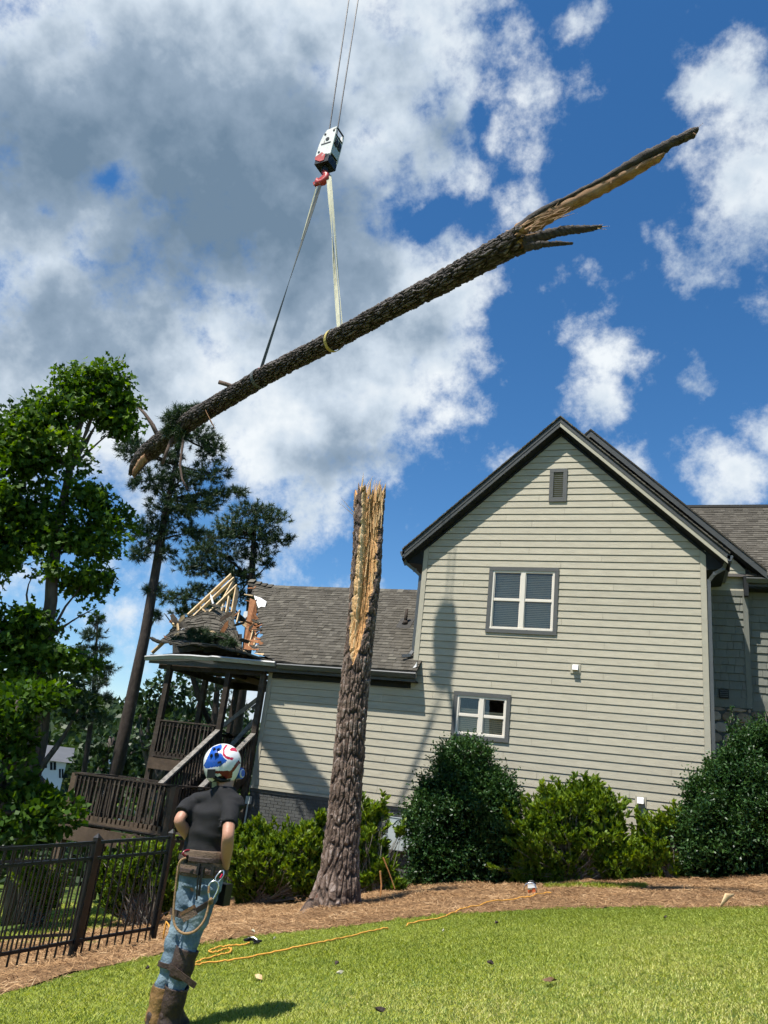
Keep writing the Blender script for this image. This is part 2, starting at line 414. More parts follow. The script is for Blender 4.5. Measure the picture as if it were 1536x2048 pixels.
# ================================================================== the ground
def G(x, y):
    """height of the ground"""
    x = np.asarray(x, dtype=float); y = np.asarray(y, dtype=float)
    xs = np.where(x > 2, 2+(x-2)*0.35, x)
    z = -1.2 + 0.155*np.clip(xs, -16, 40)
    z = z - 0.12*np.clip((-4.9-x)/1.5, 0, 1)
    far_l = np.clip(-x-16, 0, 60); z = z - 0.10*far_l
    z = z - 0.10*np.clip(y-21, 0, 60)
    z = z + 0.05*vnoise(x*0.35+3, y*0.35) + 0.02*vnoise(x*1.3, y*1.3+7)
    d = np.hypot(x, y)
    z = np.maximum(z, -9.5)
    # wooded hill across the water, higher towards the west
    az = np.degrees(np.arctan2(-x, np.maximum(y, 1e-3)))
    hill = np.clip((d-150)/110, 0, 1); hill = hill*hill*(3-2*hill)
    hh = 9.5 + np.interp(az, [-20, 10, 25, 35, 42, 55, 80], [1, 2, 3, 5, 9, 11, 12]) + 2.5*vnoise(az*0.22+5, d*0.01)
    return z + hill*hh*np.where(y > -40, 1, 0)
def Gz(x, y): return float(G(np.array([x]), np.array([y]))[0])

MT['lawn'] = mat('lawn_soil_and_thatch', [(0.3, (0.050, 0.085, 0.018)), (0.5, (0.085, 0.125, 0.026)), (0.7, (0.15, 0.16, 0.05))], 2.2, 0.95, 0.6, 40, spec=0.1)
MT['straw_base'] = mat('pine_straw_bed', [(0.25, (0.085, 0.047, 0.024)), (0.5, (0.19, 0.11, 0.055)), (0.75, (0.33, 0.21, 0.11))], 22, 0.95, 0.9, 70, spec=0.1)
xs = np.concatenate([np.linspace(-420, -60, 25), np.linspace(-55, -22, 18), np.arange(-20, 8.1, 0.35), np.linspace(10, 60, 15), np.linspace(80, 420, 15)])
ys = np.concatenate([np.linspace(-60, -5, 8), np.arange(-3, 24, 0.35), np.linspace(26, 60, 18), np.linspace(70, 420, 36)])
XX, YY = np.meshgrid(xs, ys)
ground = gridmesh('ground', np.stack([XX, YY, G(XX, YY)], -1), MT['lawn'])
tag(ground, 'rough sloping ground with grass and woodland floor', kind='structure')

# lawn edge against the pine straw, from the fence round to the far side of the bed
EDGE = [(-5.6, 3.0), (-5.4, 4.6), (-5.25, 6.13), (-5.0, 7.6), (-4.72, 8.92), (-4.1, 9.95), (-3.2, 10.85), (-2.4, 11.75), (-1.6, 12.45), (-0.4, 12.72), (0.6, 12.62), (1.4, 12.6), (2.6, 12.75), (5.0, 13.4), (9, 14)]
EX = np.array([e[0] for e in EDGE]); EY = np.array([e[1] for e in EDGE])
_t = np.linspace(0, 1, len(EDGE)); _tt = np.linspace(0, 1, 160)
EXs = np.interp(_tt, _t, EX); EYs = np.interp(_tt, _t, EY)
for _ in range(6):
    EXs[1:-1] = (EXs[:-2]+EXs[1:-1]*2+EXs[2:])/4; EYs[1:-1] = (EYs[:-2]+EYs[1:-1]*2+EYs[2:])/4
def edge_side(x, y):
    """signed distance to the bed edge, positive on the straw side"""
    x = np.asarray(x); y = np.asarray(y); sh = x.shape; x = x.reshape(-1); y = y.reshape(-1)
    best = np.full(x.shape, 1e9); sg = np.zeros(x.shape)
    for i in range(len(EXs)-1):
        ax, ay, bx, by = EXs[i], EYs[i], EXs[i+1], EYs[i+1]
        dx, dy = bx-ax, by-ay; L2 = dx*dx+dy*dy
        t = np.clip(((x-ax)*dx+(y-ay)*dy)/L2, 0, 1)
        d2 = (x-ax-t*dx)**2+(y-ay-t*dy)**2
        m = d2 < best
        best = np.where(m, d2, best); sg = np.where(m, np.sign(dx*(y-ay)-dy*(x-ax)), sg)
    return (np.sqrt(best)*sg).reshape(sh)
def bed_rise(d, x, y):
    return 0.012 + 0.10*np.clip((x+6.6)/1.8, 0.15, 1)*np.clip(d/0.9, 0, 1)*(0.7+0.5*vnoise(x*1.1, y*1.1)) + 0.03*vnoise(x*3.1, y*3.1)*np.clip(d/0.4, 0, 1)

# ------------------------------------------------------------------ pine straw bed
bx_, by_ = np.meshgrid(np.arange(-9.5, 6.01, 0.12), np.arange(3.0, 18.7, 0.12))
bd = edge_side(bx_, by_)
bed_ok = (bd > -0.06) & (bx_ + 0.0 > -8.6)
P = np.stack([bx_, by_, G(bx_, by_) + bed_rise(np.maximum(bd, 0), bx_, by_)], -1)
idx = -np.ones(bx_.shape, int); idx[bed_ok] = np.arange(bed_ok.sum())
q = np.stack([idx[:-1, :-1], idx[:-1, 1:], idx[1:, 1:], idx[1:, :-1]], -1).reshape(-1, 4)
q = q[(q >= 0).all(1)]
me = bpy.data.meshes.new('straw_bed'); me.from_pydata(P[bed_ok].tolist(), [], q.tolist()); me.materials.append(MT['straw_base'])
me.polygons.foreach_set('use_smooth', [True]*len(me.polygons))
tag(finish(bpy.data.objects.new('straw_bed', me)), 'brown pine straw bed curving along the lawn edge', kind='structure')
_gx0, _gy0, _gs = -12.0, 2.0, 0.1
_gX, _gY = np.meshgrid(np.arange(-12, 8.05, _gs), np.arange(2, 20.05, _gs))
_gD = edge_side(_gX, _gY)
_gZ = G(_gX, _gY) + np.where((_gD > 0) & (_gX > -8.6) & (_gY < 18.7), bed_rise(np.maximum(_gD, 0), _gX, _gY), 0)
def GSv(x, y):
    """ground or straw surface, from a table"""
    fx = np.clip((np.asarray(x)-_gx0)/_gs, 0, _gX.shape[1]-1.001); fy = np.clip((np.asarray(y)-_gy0)/_gs, 0, _gX.shape[0]-1.001)
    i, j = fx.astype(int), fy.astype(int); u, v = fx-i, fy-j
    return (_gZ[j, i]*(1-u)+_gZ[j, i+1]*u)*(1-v)+(_gZ[j+1, i]*(1-u)+_gZ[j+1, i+1]*u)*v
def GS(x, y):
    if x < -12 or x > 8 or y < 2 or y > 20: return Gz(x, y)
    return float(GSv(np.array([x]), np.array([y]))[0])

# ================================================================== the house
Y0 = 18.6
AX, SL = -2.36, 0.939                    # gable centre line and roof slope
def rake(x, top): return top - SL*abs(x-AX)
house = thing('house', 'two storey house with greige lap siding, brown shingle roof and dark trim', 'house', (-4, Y0, -0.43))
WIN1 = (-4.006, -2.277, 3.80, 5.476); WIN2 = (-4.666, -3.281, 1.229, 2.324); VENT = (-2.604, -2.160, 7.236, 8.146)
WL, GL, GR, ZB = -9.74, -5.78, 1.07, -0.43
EXPO = 0.178

def rect_minus(r, holes):
    out = [r]
    for hx0, hx1, hz0, hz1 in holes:
        nxt = []
        for x0, x1, z0, z1 in out:
            if hx1 <= x0 or hx0 >= x1 or hz1 <= z0 or hz0 >= z1: nxt.append((x0, x1, z0, z1)); continue
            if hx0 > x0: nxt.append((x0, hx0, z0, z1))
            if hx1 < x1: nxt.append((hx1, x1, z0, z1))
            a, b = max(x0, hx0), min(x1, hx1)
            if hz1 < z1: nxt.append((a, b, hz1, z1))
            if hz0 > z0: nxt.append((a, b, z0, hz0))
        out = nxt
    return out
def lap(poly_x, z0, z1, zc0, Y, name='siding_board', m='siding', parent=None, proud=0.017):
    """one lap board; poly_x gives (xl, xr) at its foot and head; zc0 the foot of the full course"""
    (xa, xb), (xc, xd) = poly_x
    def yf(z): return Y - 0.004 - proud*(1-(z-zc0)/(EXPO*1.0))
    yb = Y + 0.004
    mb = MB()
    mb.hexa([(xa, yf(z0), z0), (xb, yf(z0), z0), (xb, yb, z0), (xa, yb, z0), (xc, yf(z1), z1), (xd, yf(z1), z1), (xd, yb, z1), (xc, yb, z1)])
    return mb.build(name, MT[m], parent or house)
SHR = 0.02
holes = [(w[0]+SHR+.03, w[1]-SHR-.03, w[2]+SHR+.03, w[3]-SHR-.03) for w in (WIN1, WIN2)] + [(VENT[0]+.03, VENT[1]-.03, VENT[2]+.03, VENT[3]-.03)]
k = 0
while True:
    z0 = ZB + 0.035 + k*EXPO; z1 = z0 + EXPO - 0.001
    if z0 > 9.02: break
    wtop = 9.14
    if z0 < 2.36:
        xl, xr = WL+0.125, GR-0.125; z1 = min(z1, 2.42) if False else z1
    else:
        xl, xr = GL+0.125, GR-0.125
    # butt joints
    cuts = [xl]
    x = xl + [1.9, 3.3, 0.9, 2.6][k % 4] + RNG.uniform(-.2, .2)
    while x < xr-0.5:
        cuts.append(x); x += 3.66
    cuts.append(xr)
    if k % 6 == 4 and len(cuts) > 2: pass
    for a, b in zip(cuts[:-1], cuts[1:]):
        for (x0, x1, za, zb) in rect_minus((a+0.0026, b-0.0026, z0, z1), holes):
            if x1-x0 < 0.01 or zb-za < 0.01: continue
            # clip by the rakes
            def lim(z):
                h = (wtop - z)/SL
                return max(x0, AX-h), min(x1, AX+h)
            l0, r0 = lim(za); l1, r1 = lim(zb)
            if r0-l0 < 0.02: continue
            if r1 < l1: l1 = r1 = (l1+r1)/2
            lap(((l0, r0), (l1, r1)), za+(.010 if za < z0+.001 else 0), zb, z0, Y0)
    k += 1

# wall shell behind the boards, with the window openings left open
sh = MB()
for (x0, x1, za, zb) in rect_minus((WL, GR, ZB, 2.45), holes): sh.box((x0, Y0+0.018, za), (x1, Y0+0.09, zb))
for (x0, x1, za, zb) in rect_minus((GL, GR, 2.45, 5.8), holes): sh.box((x0, Y0+0.018, za), (x1, Y0+0.09, zb))
sh.prism([(GL, Y0+0.03, 5.8), (GR, Y0+0.03, 5.8), (AX, Y0+0.03, rake(AX, 9.15))], (0, 0.06, 0))
sh.box((WL, Y0+0.09, ZB), (WL+0.1, 24.4, 2.6))            # wing end wall, porch side
sh.box((GR-0.1, Y0+0.09, ZB), (GR, 20.25, 5.7))           # gable block side walls
sh.box((GL, Y0+0.09, 2.45), (GL+0.1, 24.5, 5.7))
sh.box((WL, 24.4, ZB), (GR+1, 24.5, 5.5))                 # back wall
sh.build('wall', MT['trim_light'], house)
MB().box((WL+.1, Y0+.1, -0.05), (GR-.1, 24.4, 0.02)).box((GL+.1, Y0+.1, 2.75), (GR-.1, 24.4, 2.85)).build('floor_deck', MT['dark'], house)

# corner boards, water table
for (a, b, z0, z1) in ((WL, WL+0.125, ZB, 2.44), (GR-0.125, GR, ZB, rake(GR-.06, 9.14))):
    MB().box((a, Y0-0.030, z0), (b, Y0+0.005, z1)).build('corner_board', MT['trim_light'], house)
MB().prism([(GL, Y0-0.030, 2.36), (GL+0.125, Y0-0.030, 2.36), (GL+0.125, Y0-0.030, rake(GL+.125, 9.12)), (GL, Y0-0.030, rake(GL, 9.12))], (0, 0.035, 0)).build('corner_board', MT['trim_light'], house)
MB().box((WL-0.01, Y0-0.055, ZB-0.03), (GR+0.02, Y0+0.02, ZB+0.03)).build('water_table', MT['trim_light'], house)
MB().box((WL-0.008, Y0-0.022, ZB-0.11), (GR+0.015, Y0+0.02, ZB-0.03)).build('band_board', MT['trim_dark'], house)

# brick foundation
MB().box((WL, Y0+0.012, -3.6), (GR, Y0+0.2, ZB-0.03)).box((WL, Y0+.2, -3.6), (WL+.2, 24, ZB-.03)).build('foundation', MT['mortar'], house)
br = MB(); row = 0; z = ZB - 0.19
while z > -2.7:
    x = WL + (0.0 if row % 2 == 0 else -0.1)
    while x < GR:
        a = max(x, WL); b = min(x+0.194, GR)
        if b-a > 0.02:
            j = RNG.uniform(-.003, .003)
            br.box((a, Y0+j, z), (b, Y0+0.016, z+0.066), RNG.random())
        x += 0.204
    z -= 0.076; row += 1
tag(br.build('foundation_bricks', MT['brick'], house, tones=True), kind='stuff')

# ------------------------------------------------------------------ shingled roofs
def shingles(name, pos, u0, u1, vlen, parent, lift=None, keep=None, expo=0.142, wmin=0.10, wmax=0.25, seed=1, thick=0.012):
    """courses of architectural shingles on the surface pos(u, v); v runs up the slope"""
    rg = np.random.default_rng(seed); mb = MB()
    v = 0.0; row = 0
    while v < vlen:
        v1 = min(v + expo*1.12, vlen)
        u = u0 - rg.uniform(0, wmax)
        while u < u1:
            w = rg.uniform(wmin, wmax); a, b = max(u, u0), min(u+w-0.004, u1); u += w
            if b-a < 0.02: continue
            if keep is not None and not keep((a+b)/2, v+expo/2): continue
            th = thick*rg.uniform(0.7, 1.7)
            p = [Vector(pos(a, v)), Vector(pos(b, v)), Vector(pos(b, v1)), Vector(pos(a, v1))]
            n = (p[1]-p[0]).cross(p[3]-p[0])
            n = n.normalized() if n.length > 1e-9 else Vector((0, 0, 1))
            if n.z < 0: n = -n
            t = 0.28+0.42*rg.random() + (0.24 if rg.random() < .2 else 0) - (0.2 if rg.random() < .25 else 0)
            lo0, lo1 = p[0]+n*th, p[1]+n*th
            hi1, hi0 = p[2]+n*0.001, p[3]+n*0.001
            mb.add([p[0]-n*.003, p[1]-n*.003, lo1, lo0, hi1, hi0], [(0, 1, 2, 3), (3, 2, 4, 5), (0, 3, 5), (1, 4, 2)], t)
        v += expo; row += 1
    o = mb.build(name, MT['shingle'], parent, tones=True)
    return tag(o, kind='stuff')
# wing roof: eave at Y 18.24, ridge at Y 21.5
EVY, EVZ, RGY, RGZ = 18.22, 2.69, 21.5, 5.56
wl_ = math.hypot(RGY-EVY, RGZ-EVZ); wdy, wdz = (RGY-EVY)/wl_, (RGZ-EVZ)/wl_
XBR = -10.6                        # where the roof is torn
def wing_pos(u, v):
    d = min(1.0, max(0.0, (tear(v)+1.3-u)/1.3))
    sag = -0.12*d*d*math.sin(math.pi*min(1, max(0, v/wl_))) + 0.05*d*math.sin(v*3.1+u*1.7) + 0.022*d*math.sin(v*9+u*6)
    lift = 0.24*max(0.0, (v/wl_-0.72)/0.28)*max(0, d-0.4)/0.6
    y = EVY+wdy*v; z = EVZ+wdz*v
    return (u, y - wdz*(sag+lift), z + wdy*(sag+lift))
_sl = wdz/wdy
def PRF(px, py):                    # the measured point on the wing roof plane
    d = ray(px, py); t = (EVZ-EVY*_sl)/(d.z-d.y*_sl); return d*t
_tp = []
for _q in ((500, 1166), (503, 1180), (508, 1196), (512, 1208), (514, 1222), (513, 1236), (523, 1244), (518, 1254), (524, 1260), (512, 1270), (519, 1283), (506, 1296), (528, 1308), (548, 1322)):
    _w = PRF(*_q); _tp.append(((_w.y-EVY)/wdy, _w.x))
_tp.sort()
def tear(v):                        # left limit of the sound roof at height v up the slope
    return float(np.interp(v, [p[0] for p in _tp], [p[1] for p in _tp])) + 0.04*math.sin(v*13)
ng = 40; GP = []
for i in range(ng+1):
    v = wl_*i/ng
    GP.append([wing_pos(tear(v)+(-5.76-tear(v))*j/30, v) for j in range(31)])
GP = np.array(GP)
rf = gridmesh('roof', GP - np.array([0, 0.0, 0.012]), MT['roofdeck'], house)
sm = rf.modifiers.new('thickness', 'SOLIDIFY'); sm.thickness = 0.025; sm.offset = -1
shingles('roof_shingles', wing_pos, -12.4, -5.74, wl_-0.05, rf, keep=lambda u, v: u > tear(v), seed=3)
shingles('roof_shingles', lambda u, v: (u, EVY+wdy*v, EVZ+wdz*v), -5.78, -5.56, 0.52, rf, seed=9)
MB().prism([(-5.78, EVY, EVZ-.02), (-5.56, EVY, EVZ-.02), (-5.56, EVY+.36, EVZ+.36*wdz/wdy-.02), (-5.78, EVY+.36, EVZ+.36*wdz/wdy-.02)], (0, 0, -0.03)).build('eave_return', MT['soffit'], rf)
# ridge cap
rc = MB(); x = tear(wl_)+.03
while x < -5.8:
    p = Vector(wing_pos(x, wl_)); zz = p.z+0.02
    rc.prism([(x, p.y-0.14, zz-0.118), (x, p.y, zz+0.002), (x, p.y+0.14, zz-0.118), (x, p.y, zz-0.012)], (0.21, 0, 0), RNG.random())
    x += 0.2
rc.build('ridge_cap', MT['shingle'], rf, tones=True)
# far slope of the wing, seen only from behind
gridmesh('rear_slope', np.array([[(x, RGY+(24.8-RGY)*t, RGZ-(RGZ-2.7)*t) for x in (-11.6, -5.78)] for t in (0, 1)]), MT['roofdeck'], rf)
# fascia, gutter and soffit of the wing
MB().box((-13.35, 18.30, 2.43), (-5.60, 18.33, 2.67)).build('fascia', MT['fascia'], house)
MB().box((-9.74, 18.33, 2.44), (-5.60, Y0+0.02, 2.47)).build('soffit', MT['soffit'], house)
MB().box((WL+.12, Y0-.035, 2.30), (GL, Y0+0.004, 2.44)).build('frieze_board', MT['soffit'], house)
def gutter_run(a, b, name, m, parent):
    """K-style trough along X"""
    prof = [(0.0, 0.13), (-0.10, 0.13), (-0.125, 0.10), (-0.105, 0.06), (-0.08, 0.0), (0.0, 0.0)]
    mb = MB(); y, z = a[1], a[2]
    mb.prism([(a[0], y+p[0], z+p[1]) for p in prof], Vector(b)-Vector(a))
    return mb.build(name, MT[m], parent)
gutter_run((-9.35, 18.298, 2.515), (-5.57, 18.298, 2.515), 'gutter', 'gutter', house)

# main gable: roof slabs, barge boards, soffits
Yf, Yb = 18.30, 26.0
for s in (-1, 1):
    xe = AX + s*3.93
    p = MB()
    p.prism([(AX, Yf-.02, 9.52), (xe, Yf-.02, 9.52-SL*3.93), (xe, Yf-.02, 9.52-SL*3.93-.045), (AX, Yf-.02, 9.475)], (0, Yb-Yf, 0))
    o = p.build('roof_slope', MT['shingle'], house)
    # stepped shingle edge on the rake
    sh_ = MB(); t = 0
    while t < 3.9:
        x0, x1 = AX+s*t, AX+s*min(3.93, t+0.11)
        sh_.prism([(x0, Yf-.035, rake(x0, 9.53)), (x1, Yf-.035, rake(x1, 9.545)), (x1, Yf-.035, rake(x1, 9.50)), (x0, Yf-.035, rake(x0, 9.50))], (0, 0.3, 0), RNG.random())
        t += 0.105
    sh_.build('shingle_edge', MT['shingle'], o, tones=True)
    MB().prism([(AX, Yf, 9.47), (xe, Yf, 9.47-SL*3.93), (xe, Yf, 9.35-SL*3.93), (AX, Yf, 9.35)], (0, 0.03, 0)).build('barge_board', MT['fascia'], house)
    MB().prism([(AX, Yf+.012, 9.35), (xe+(-s)*.05, Yf+.012, 9.35-SL*3.88), (xe+(-s)*.05, Yf+.012, 9.235-SL*3.88), (AX, Yf+.012, 9.235)], (0, 0.03, 0)).build('rake_moulding', MT['trim_light'] if s > 0 else MT['fascia'], house)
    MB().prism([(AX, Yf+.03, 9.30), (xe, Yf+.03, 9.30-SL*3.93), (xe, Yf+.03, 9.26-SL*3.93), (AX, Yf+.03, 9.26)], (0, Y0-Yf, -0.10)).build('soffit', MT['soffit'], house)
    MB().prism([(AX, Y0-.038, 9.16), (AX+s*3.45, Y0-.038, 9.16-SL*3.45), (AX+s*3.45, Y0-.038, 9.09-SL*3.45), (AX, Y0-.038, 9.09)], (0, 0.03, 0)).build('frieze_board', MT['soffit'], house)
    # boxed eave running back, with its gutter
    xw = GL if s < 0 else GR; xo = AX+s*3.86
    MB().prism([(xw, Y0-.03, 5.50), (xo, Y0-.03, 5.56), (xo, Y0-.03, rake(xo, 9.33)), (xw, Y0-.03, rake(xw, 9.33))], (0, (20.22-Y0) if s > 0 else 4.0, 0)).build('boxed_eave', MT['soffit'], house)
    g = MB(); xg = AX+s*3.87
    g.prism([(xg, Yf, 5.78), (xg+s*.11, Yf, 5.78), (xg+s*.125, Yf, 5.75), (xg+s*.10, Yf, 5.70), (xg+s*.08, Yf, 5.645), (xg, Yf, 5.645)], (0, 1.9 if s > 0 else 4.0, 0))
    g.build('gutter', MT['gutter'], house)
# downspouts
def dspout(pts, name='downspout'):
    mb = MB()
    for a, b in zip(pts[:-1], pts[1:]): mb.beam(a, b, 0.075, 0.06, (0, 1, 0))
    for p in pts[1:-1]: mb.obox(p, (0.036, 0, 0), (0, .033, 0), (0, 0, 0.04))
    return mb.build(name, MT['gutter'], house)
dspout([(-6.27, 18.42, 5.68), (-6.24, 18.5, 5.52), (-6.0, 18.62, 5.36), (-5.84, 18.66, 5.22), (-5.835, 18.66, 3.25), (-5.90, 18.6, 3.12), (-6.06, 18.5, 3.07)])
dspout([(1.50, 18.42, 5.68), (1.44, 18.5, 5.52), (1.25, 18.58, 5.42), (1.125, 18.63, 5.25), (1.125, 18.63, -0.9)])
MB().prism([(-5.72, 18.32, 2.76), (-5.60, 18.30, 2.80), (-5.60, 18.30, 2.92), (-5.66, 18.32, 2.82)], (0, 0.06, 0)).build('kick_flashing', MT['white'], house)
# plumbing vent on the wing roof
b = PY(812, 1233, 19.95); zr = EVZ + (b.y-EVY)*wdz/wdy
vp_ = MB().tube([(b.x, b.y, zr-.05), (b.x, b.y, zr+0.42)], 0.045, 12).tube([(b.x, b.y, zr-.02), (b.x, b.y, zr+0.09)], [0.10, 0.05], 12).build('vent_pipe', MT['deck'], rf, smooth=True)
MB().prism([(b.x-.2, b.y-.2, zr-.2*wdz/wdy+.02), (b.x+.2, b.y-.2, zr-.2*wdz/wdy+.02), (b.x+.2, b.y+.2, zr+.2*wdz/wdy+.02), (b.x-.2, b.y+.2, zr+.2*wdz/wdy+.02)], (0, 0, .006)).build('flashing', MT['roofdeck'], vp_)

# ------------------------------------------------------------------ windows
def window(w, name, meet, blind_from, seed):
    x0, x1, z0, z1 = w; Y = Y0; T = 0.095
    tr = MB()
    tr.box((x0, Y-.048, z1-T), (x1, Y+.01, z1)).box((x0, Y-.048, z0), (x1, Y+.01, z0+T)).box((x0, Y-.046, z0+T), (x0+T, Y+.01, z1-T)).box((x1-T, Y-.046, z0+T), (x1, Y+.01, z1-T))
    win = tr.build(name, MT['trim_dark'], house)
    a0, a1, b0, b1 = x0+T, x1-T, z0+T, z1-T; fw = 0.045; mid = (a0+a1)/2; mw = 0.055
    MB().box((a0, Y-.03, b1-fw), (a1, Y+.07, b1)).box((a0, Y-.045, b0), (a1, Y+.07, b0+fw)).box((a0, Y-.03, b0+fw), (a0+fw, Y+.07, b1-fw)).box((a1-fw, Y-.03, b0+fw), (a1, Y+.07, b1-fw)).build('frame', MT['vinyl'], win)
    MB().box((mid-mw, Y-.034, b0+fw), (mid+mw, Y+.07, b1-fw)).build('mullion', MT['vinyl'], win)
    zm = b0+(b1-b0)*meet
    for (c0, c1) in ((a0+fw, mid-mw), (mid+mw, a1-fw)):
        MB().box((c0, Y-.012, zm-.024), (c1, Y+.05, zm+.024)).build('meeting_rail', MT['vinyl'], win)
        sd = 0.022
        for (d0, d1, yy) in ((b0+fw, zm-.024, .022), (zm+.024, b1-fw, .008)):
            MB().box((c0, Y+yy-.012, d0), (c0+sd, Y+yy+.03, d1)).box((c1-sd, Y+yy-.012, d0), (c1, Y+yy+.03, d1)).box((c0+sd, Y+yy-.012, d0), (c1-sd, Y+yy+.03, d0+sd)).build('sash', MT['vinyl'], win)
            MB().box((c0+sd, Y+yy+.008, d0+sd), (c1-sd, Y+yy+.012, d1)).build('pane', MT['glass'], win)
        # venetian blind
        bl = MB(); zz = b1-fw-0.03; rg = random.Random(seed)
        while zz > b0+fw+.01:
            if zz < blind_from(c0):
                bl.obox(((c0+c1)/2, Y+.115, zz), ((c1-c0)/2-.02, 0, 0), (0, .011, .019), (0, -.0016, .0009))
            zz -= 0.045
        if bl.v: bl.build('blind', MT['blind'], win)
    # dark room behind
    rm = MB(); d = 1.2
    e0, e1, f0, f1 = a0-.03, a1+.03, b0-.03, b1+.03; y0, y1 = Y+.092, Y+d
    rm.add([(e0, y0, f0), (e1, y0, f0), (e1, y0, f1), (e0, y0, f1), (e0, y1, f0), (e1, y1, f0), (e1, y1, f1), (e0, y1, f1)], [(4, 5, 6, 7), (0, 4, 7, 3), (1, 2, 6, 5), (0, 1, 5, 4), (3, 7, 6, 2)])
    rm.build('room', MT['dark'], win)
    return win
window(WIN1, 'double_window', 0.50, lambda x: 99, 1)
window(WIN2, 'double_window', 0.50, lambda x: 1.95 if x < -4.1 else 1.9, 2)
# louvred gable vent
x0, x1, z0, z1 = VENT
gv = MB().box((x0, Y0-.05, z1-.1), (x1, Y0+.01, z1)).box((x0, Y0-.05, z0), (x1, Y0+.01, z0+.1)).box((x0, Y0-.048, z0+.1), (x0+.1, Y0+.01, z1-.1)).box((x1-.1, Y0-.048, z0+.1), (x1, Y0+.01, z1-.1)).build('gable_vent', MT['trim_dark'], house)
lv = MB(); zz = z0+.13
while zz < z1-.1:
    lv.obox(((x0+x1)/2, Y0+.0, zz), ((x1-x0)/2-.1, 0, 0), (0, .03, .016), (0, -.002, .004)); zz += 0.0545
lv.build('louvres', MT['louvre'], gv)
MB().box((x0+.05, Y0+.045, z0+.05), (x1-.05, Y0+.06, z1-.05)).build('backing', MT['dark'], gv)
# hooded wall vents
for (px, py) in ((1151, 1336), (1281, 1602)):
    c = PY(px, py, Y0-.03); v = MB().box((c.x-.115, Y0-.034, c.z-.125), (c.x+.115, Y0+.0, c.z+.10)).build('wall_vent', MT['trim_light'], house)
    MB().prism([(c.x-.065, Y0-.034, c.z+.075), (c.x-.065, Y0-.10, c.z+.05), (c.x-.065, Y0-.13, c.z-.055), (c.x-.065, Y0-.034, c.z-.055)], (.13, 0, 0)).build('hood', MT['white'], v)

# ------------------------------------------------------------------ set-back block at the right: second gable, shakes, stone
Y1 = 20.2; AX2 = -1.73
z_t = 9.95
for s in (-1, 1):
    xe = AX2+s*4.25; h = SL*4.25
    MB().prism([(AX2, Y1-.26, z_t), (xe, Y1-.26, z_t-h), (xe, Y1-.26, z_t-h-.05), (AX2, Y1-.26, z_t-.05)], (0, 6, 0)).build('roof_slope', MT['shingle'], house)
    MB().prism([(AX2, Y1-.24, z_t-.05), (xe, Y1-.24, z_t-h-.05), (xe, Y1-.24, z_t-h-.24), (AX2, Y1-.24, z_t-.24)], (0, .03, 0)).build('barge_board', MT['fascia'], house)
    MB().prism([(AX2, Y1-.21, z_t-.2), (xe, Y1-.21, z_t-h-.2), (xe, Y1-.21, z_t-h-.24), (AX2, Y1-.21, z_t-.24)], (0, .21, -.05)).build('soffit', MT['soffit'], house)
wl2 = MB()
wl2.box((GR-.2, Y1+.02, 2.2), (2.06, Y1+.12, 5.4)).prism([(GR-3.4, Y1+.02, 5.4), (2.06, Y1+.02, 5.4), (2.06, Y1+.02, 5.85), (AX2, Y1+.02, z_t-.35)], (0, .1, 0))
wl2.box((2.06, 20.52, 2.2), (7.0, 20.62, 5.6)).box((2.0, Y1+.1, 2.2), (2.06, 20.6, 5.6)).box((GR-.2, Y1+.1, -1.6), (7, 20.7, 2.2))
wl2.build('wall', MT['shake'], house)
k = 0
while True:
    z0 = 5.46 + k*EXPO
    if z0 > 6.9: break
    xr = min(2.06, AX2+(z_t-.36-z0)/SL); xr1 = min(2.06, AX2+(z_t-.36-z0-EXPO)/SL)
    lap(((GR, xr), (GR, xr1)), z0, z0+EXPO-.001, z0, Y1)
    k += 1
MB().box((GR, Y1-.03, 5.33), (2.06, Y1+.02, 5.46)).build('band_board', MT['shake'], house)
def shakes(xa, xb, za, zb, Y, seed):
    rg = random.Random(seed); z = za; r = 0
    while z < zb-.02:
        h = 0.19; x = xa - rg.uniform(0, .2)
        while x < xb:
            w = rg.uniform(.13, .30); a, b_ = max(x, xa), min(x+w-.006, xb); x += w
            if b_-a < .02: continue
            d = rg.uniform(0, .012); z1_ = min(z+h, zb); j = rg.uniform(-.008, .008) if z > za+.01 else 0
            MB().hexa([(a, Y-.026-d, z+j), (b_, Y-.026-d, z+j), (b_, Y+.02, z+j), (a, Y+.02, z+j), (a, Y-.006, z1_), (b_, Y-.006, z1_), (b_, Y+.02, z1_), (a, Y+.02, z1_)]).build('shake', MT['shake'], house)
        z += h; r += 1
shakes(GR+.08, 1.97, 2.86, 5.33, Y1, 5)
shakes(2.10, 4.7, 2.86, 5.52, 20.52, 8)
MB().box((GR, Y1-.03, 2.62), (2.06, Y1+.02, 2.86)).box((2.06, 20.49, 2.62), (4.5, 20.54, 2.86)).build('band_board', MT['shake'], house)
MB().box((1.97, Y1-.045, 2.62), (2.085, Y1+.02, 5.46)).box((2.085, Y1-.0, 2.62), (2.10, 20.54, 5.46)).build('corner_board', MT['shake'], house)
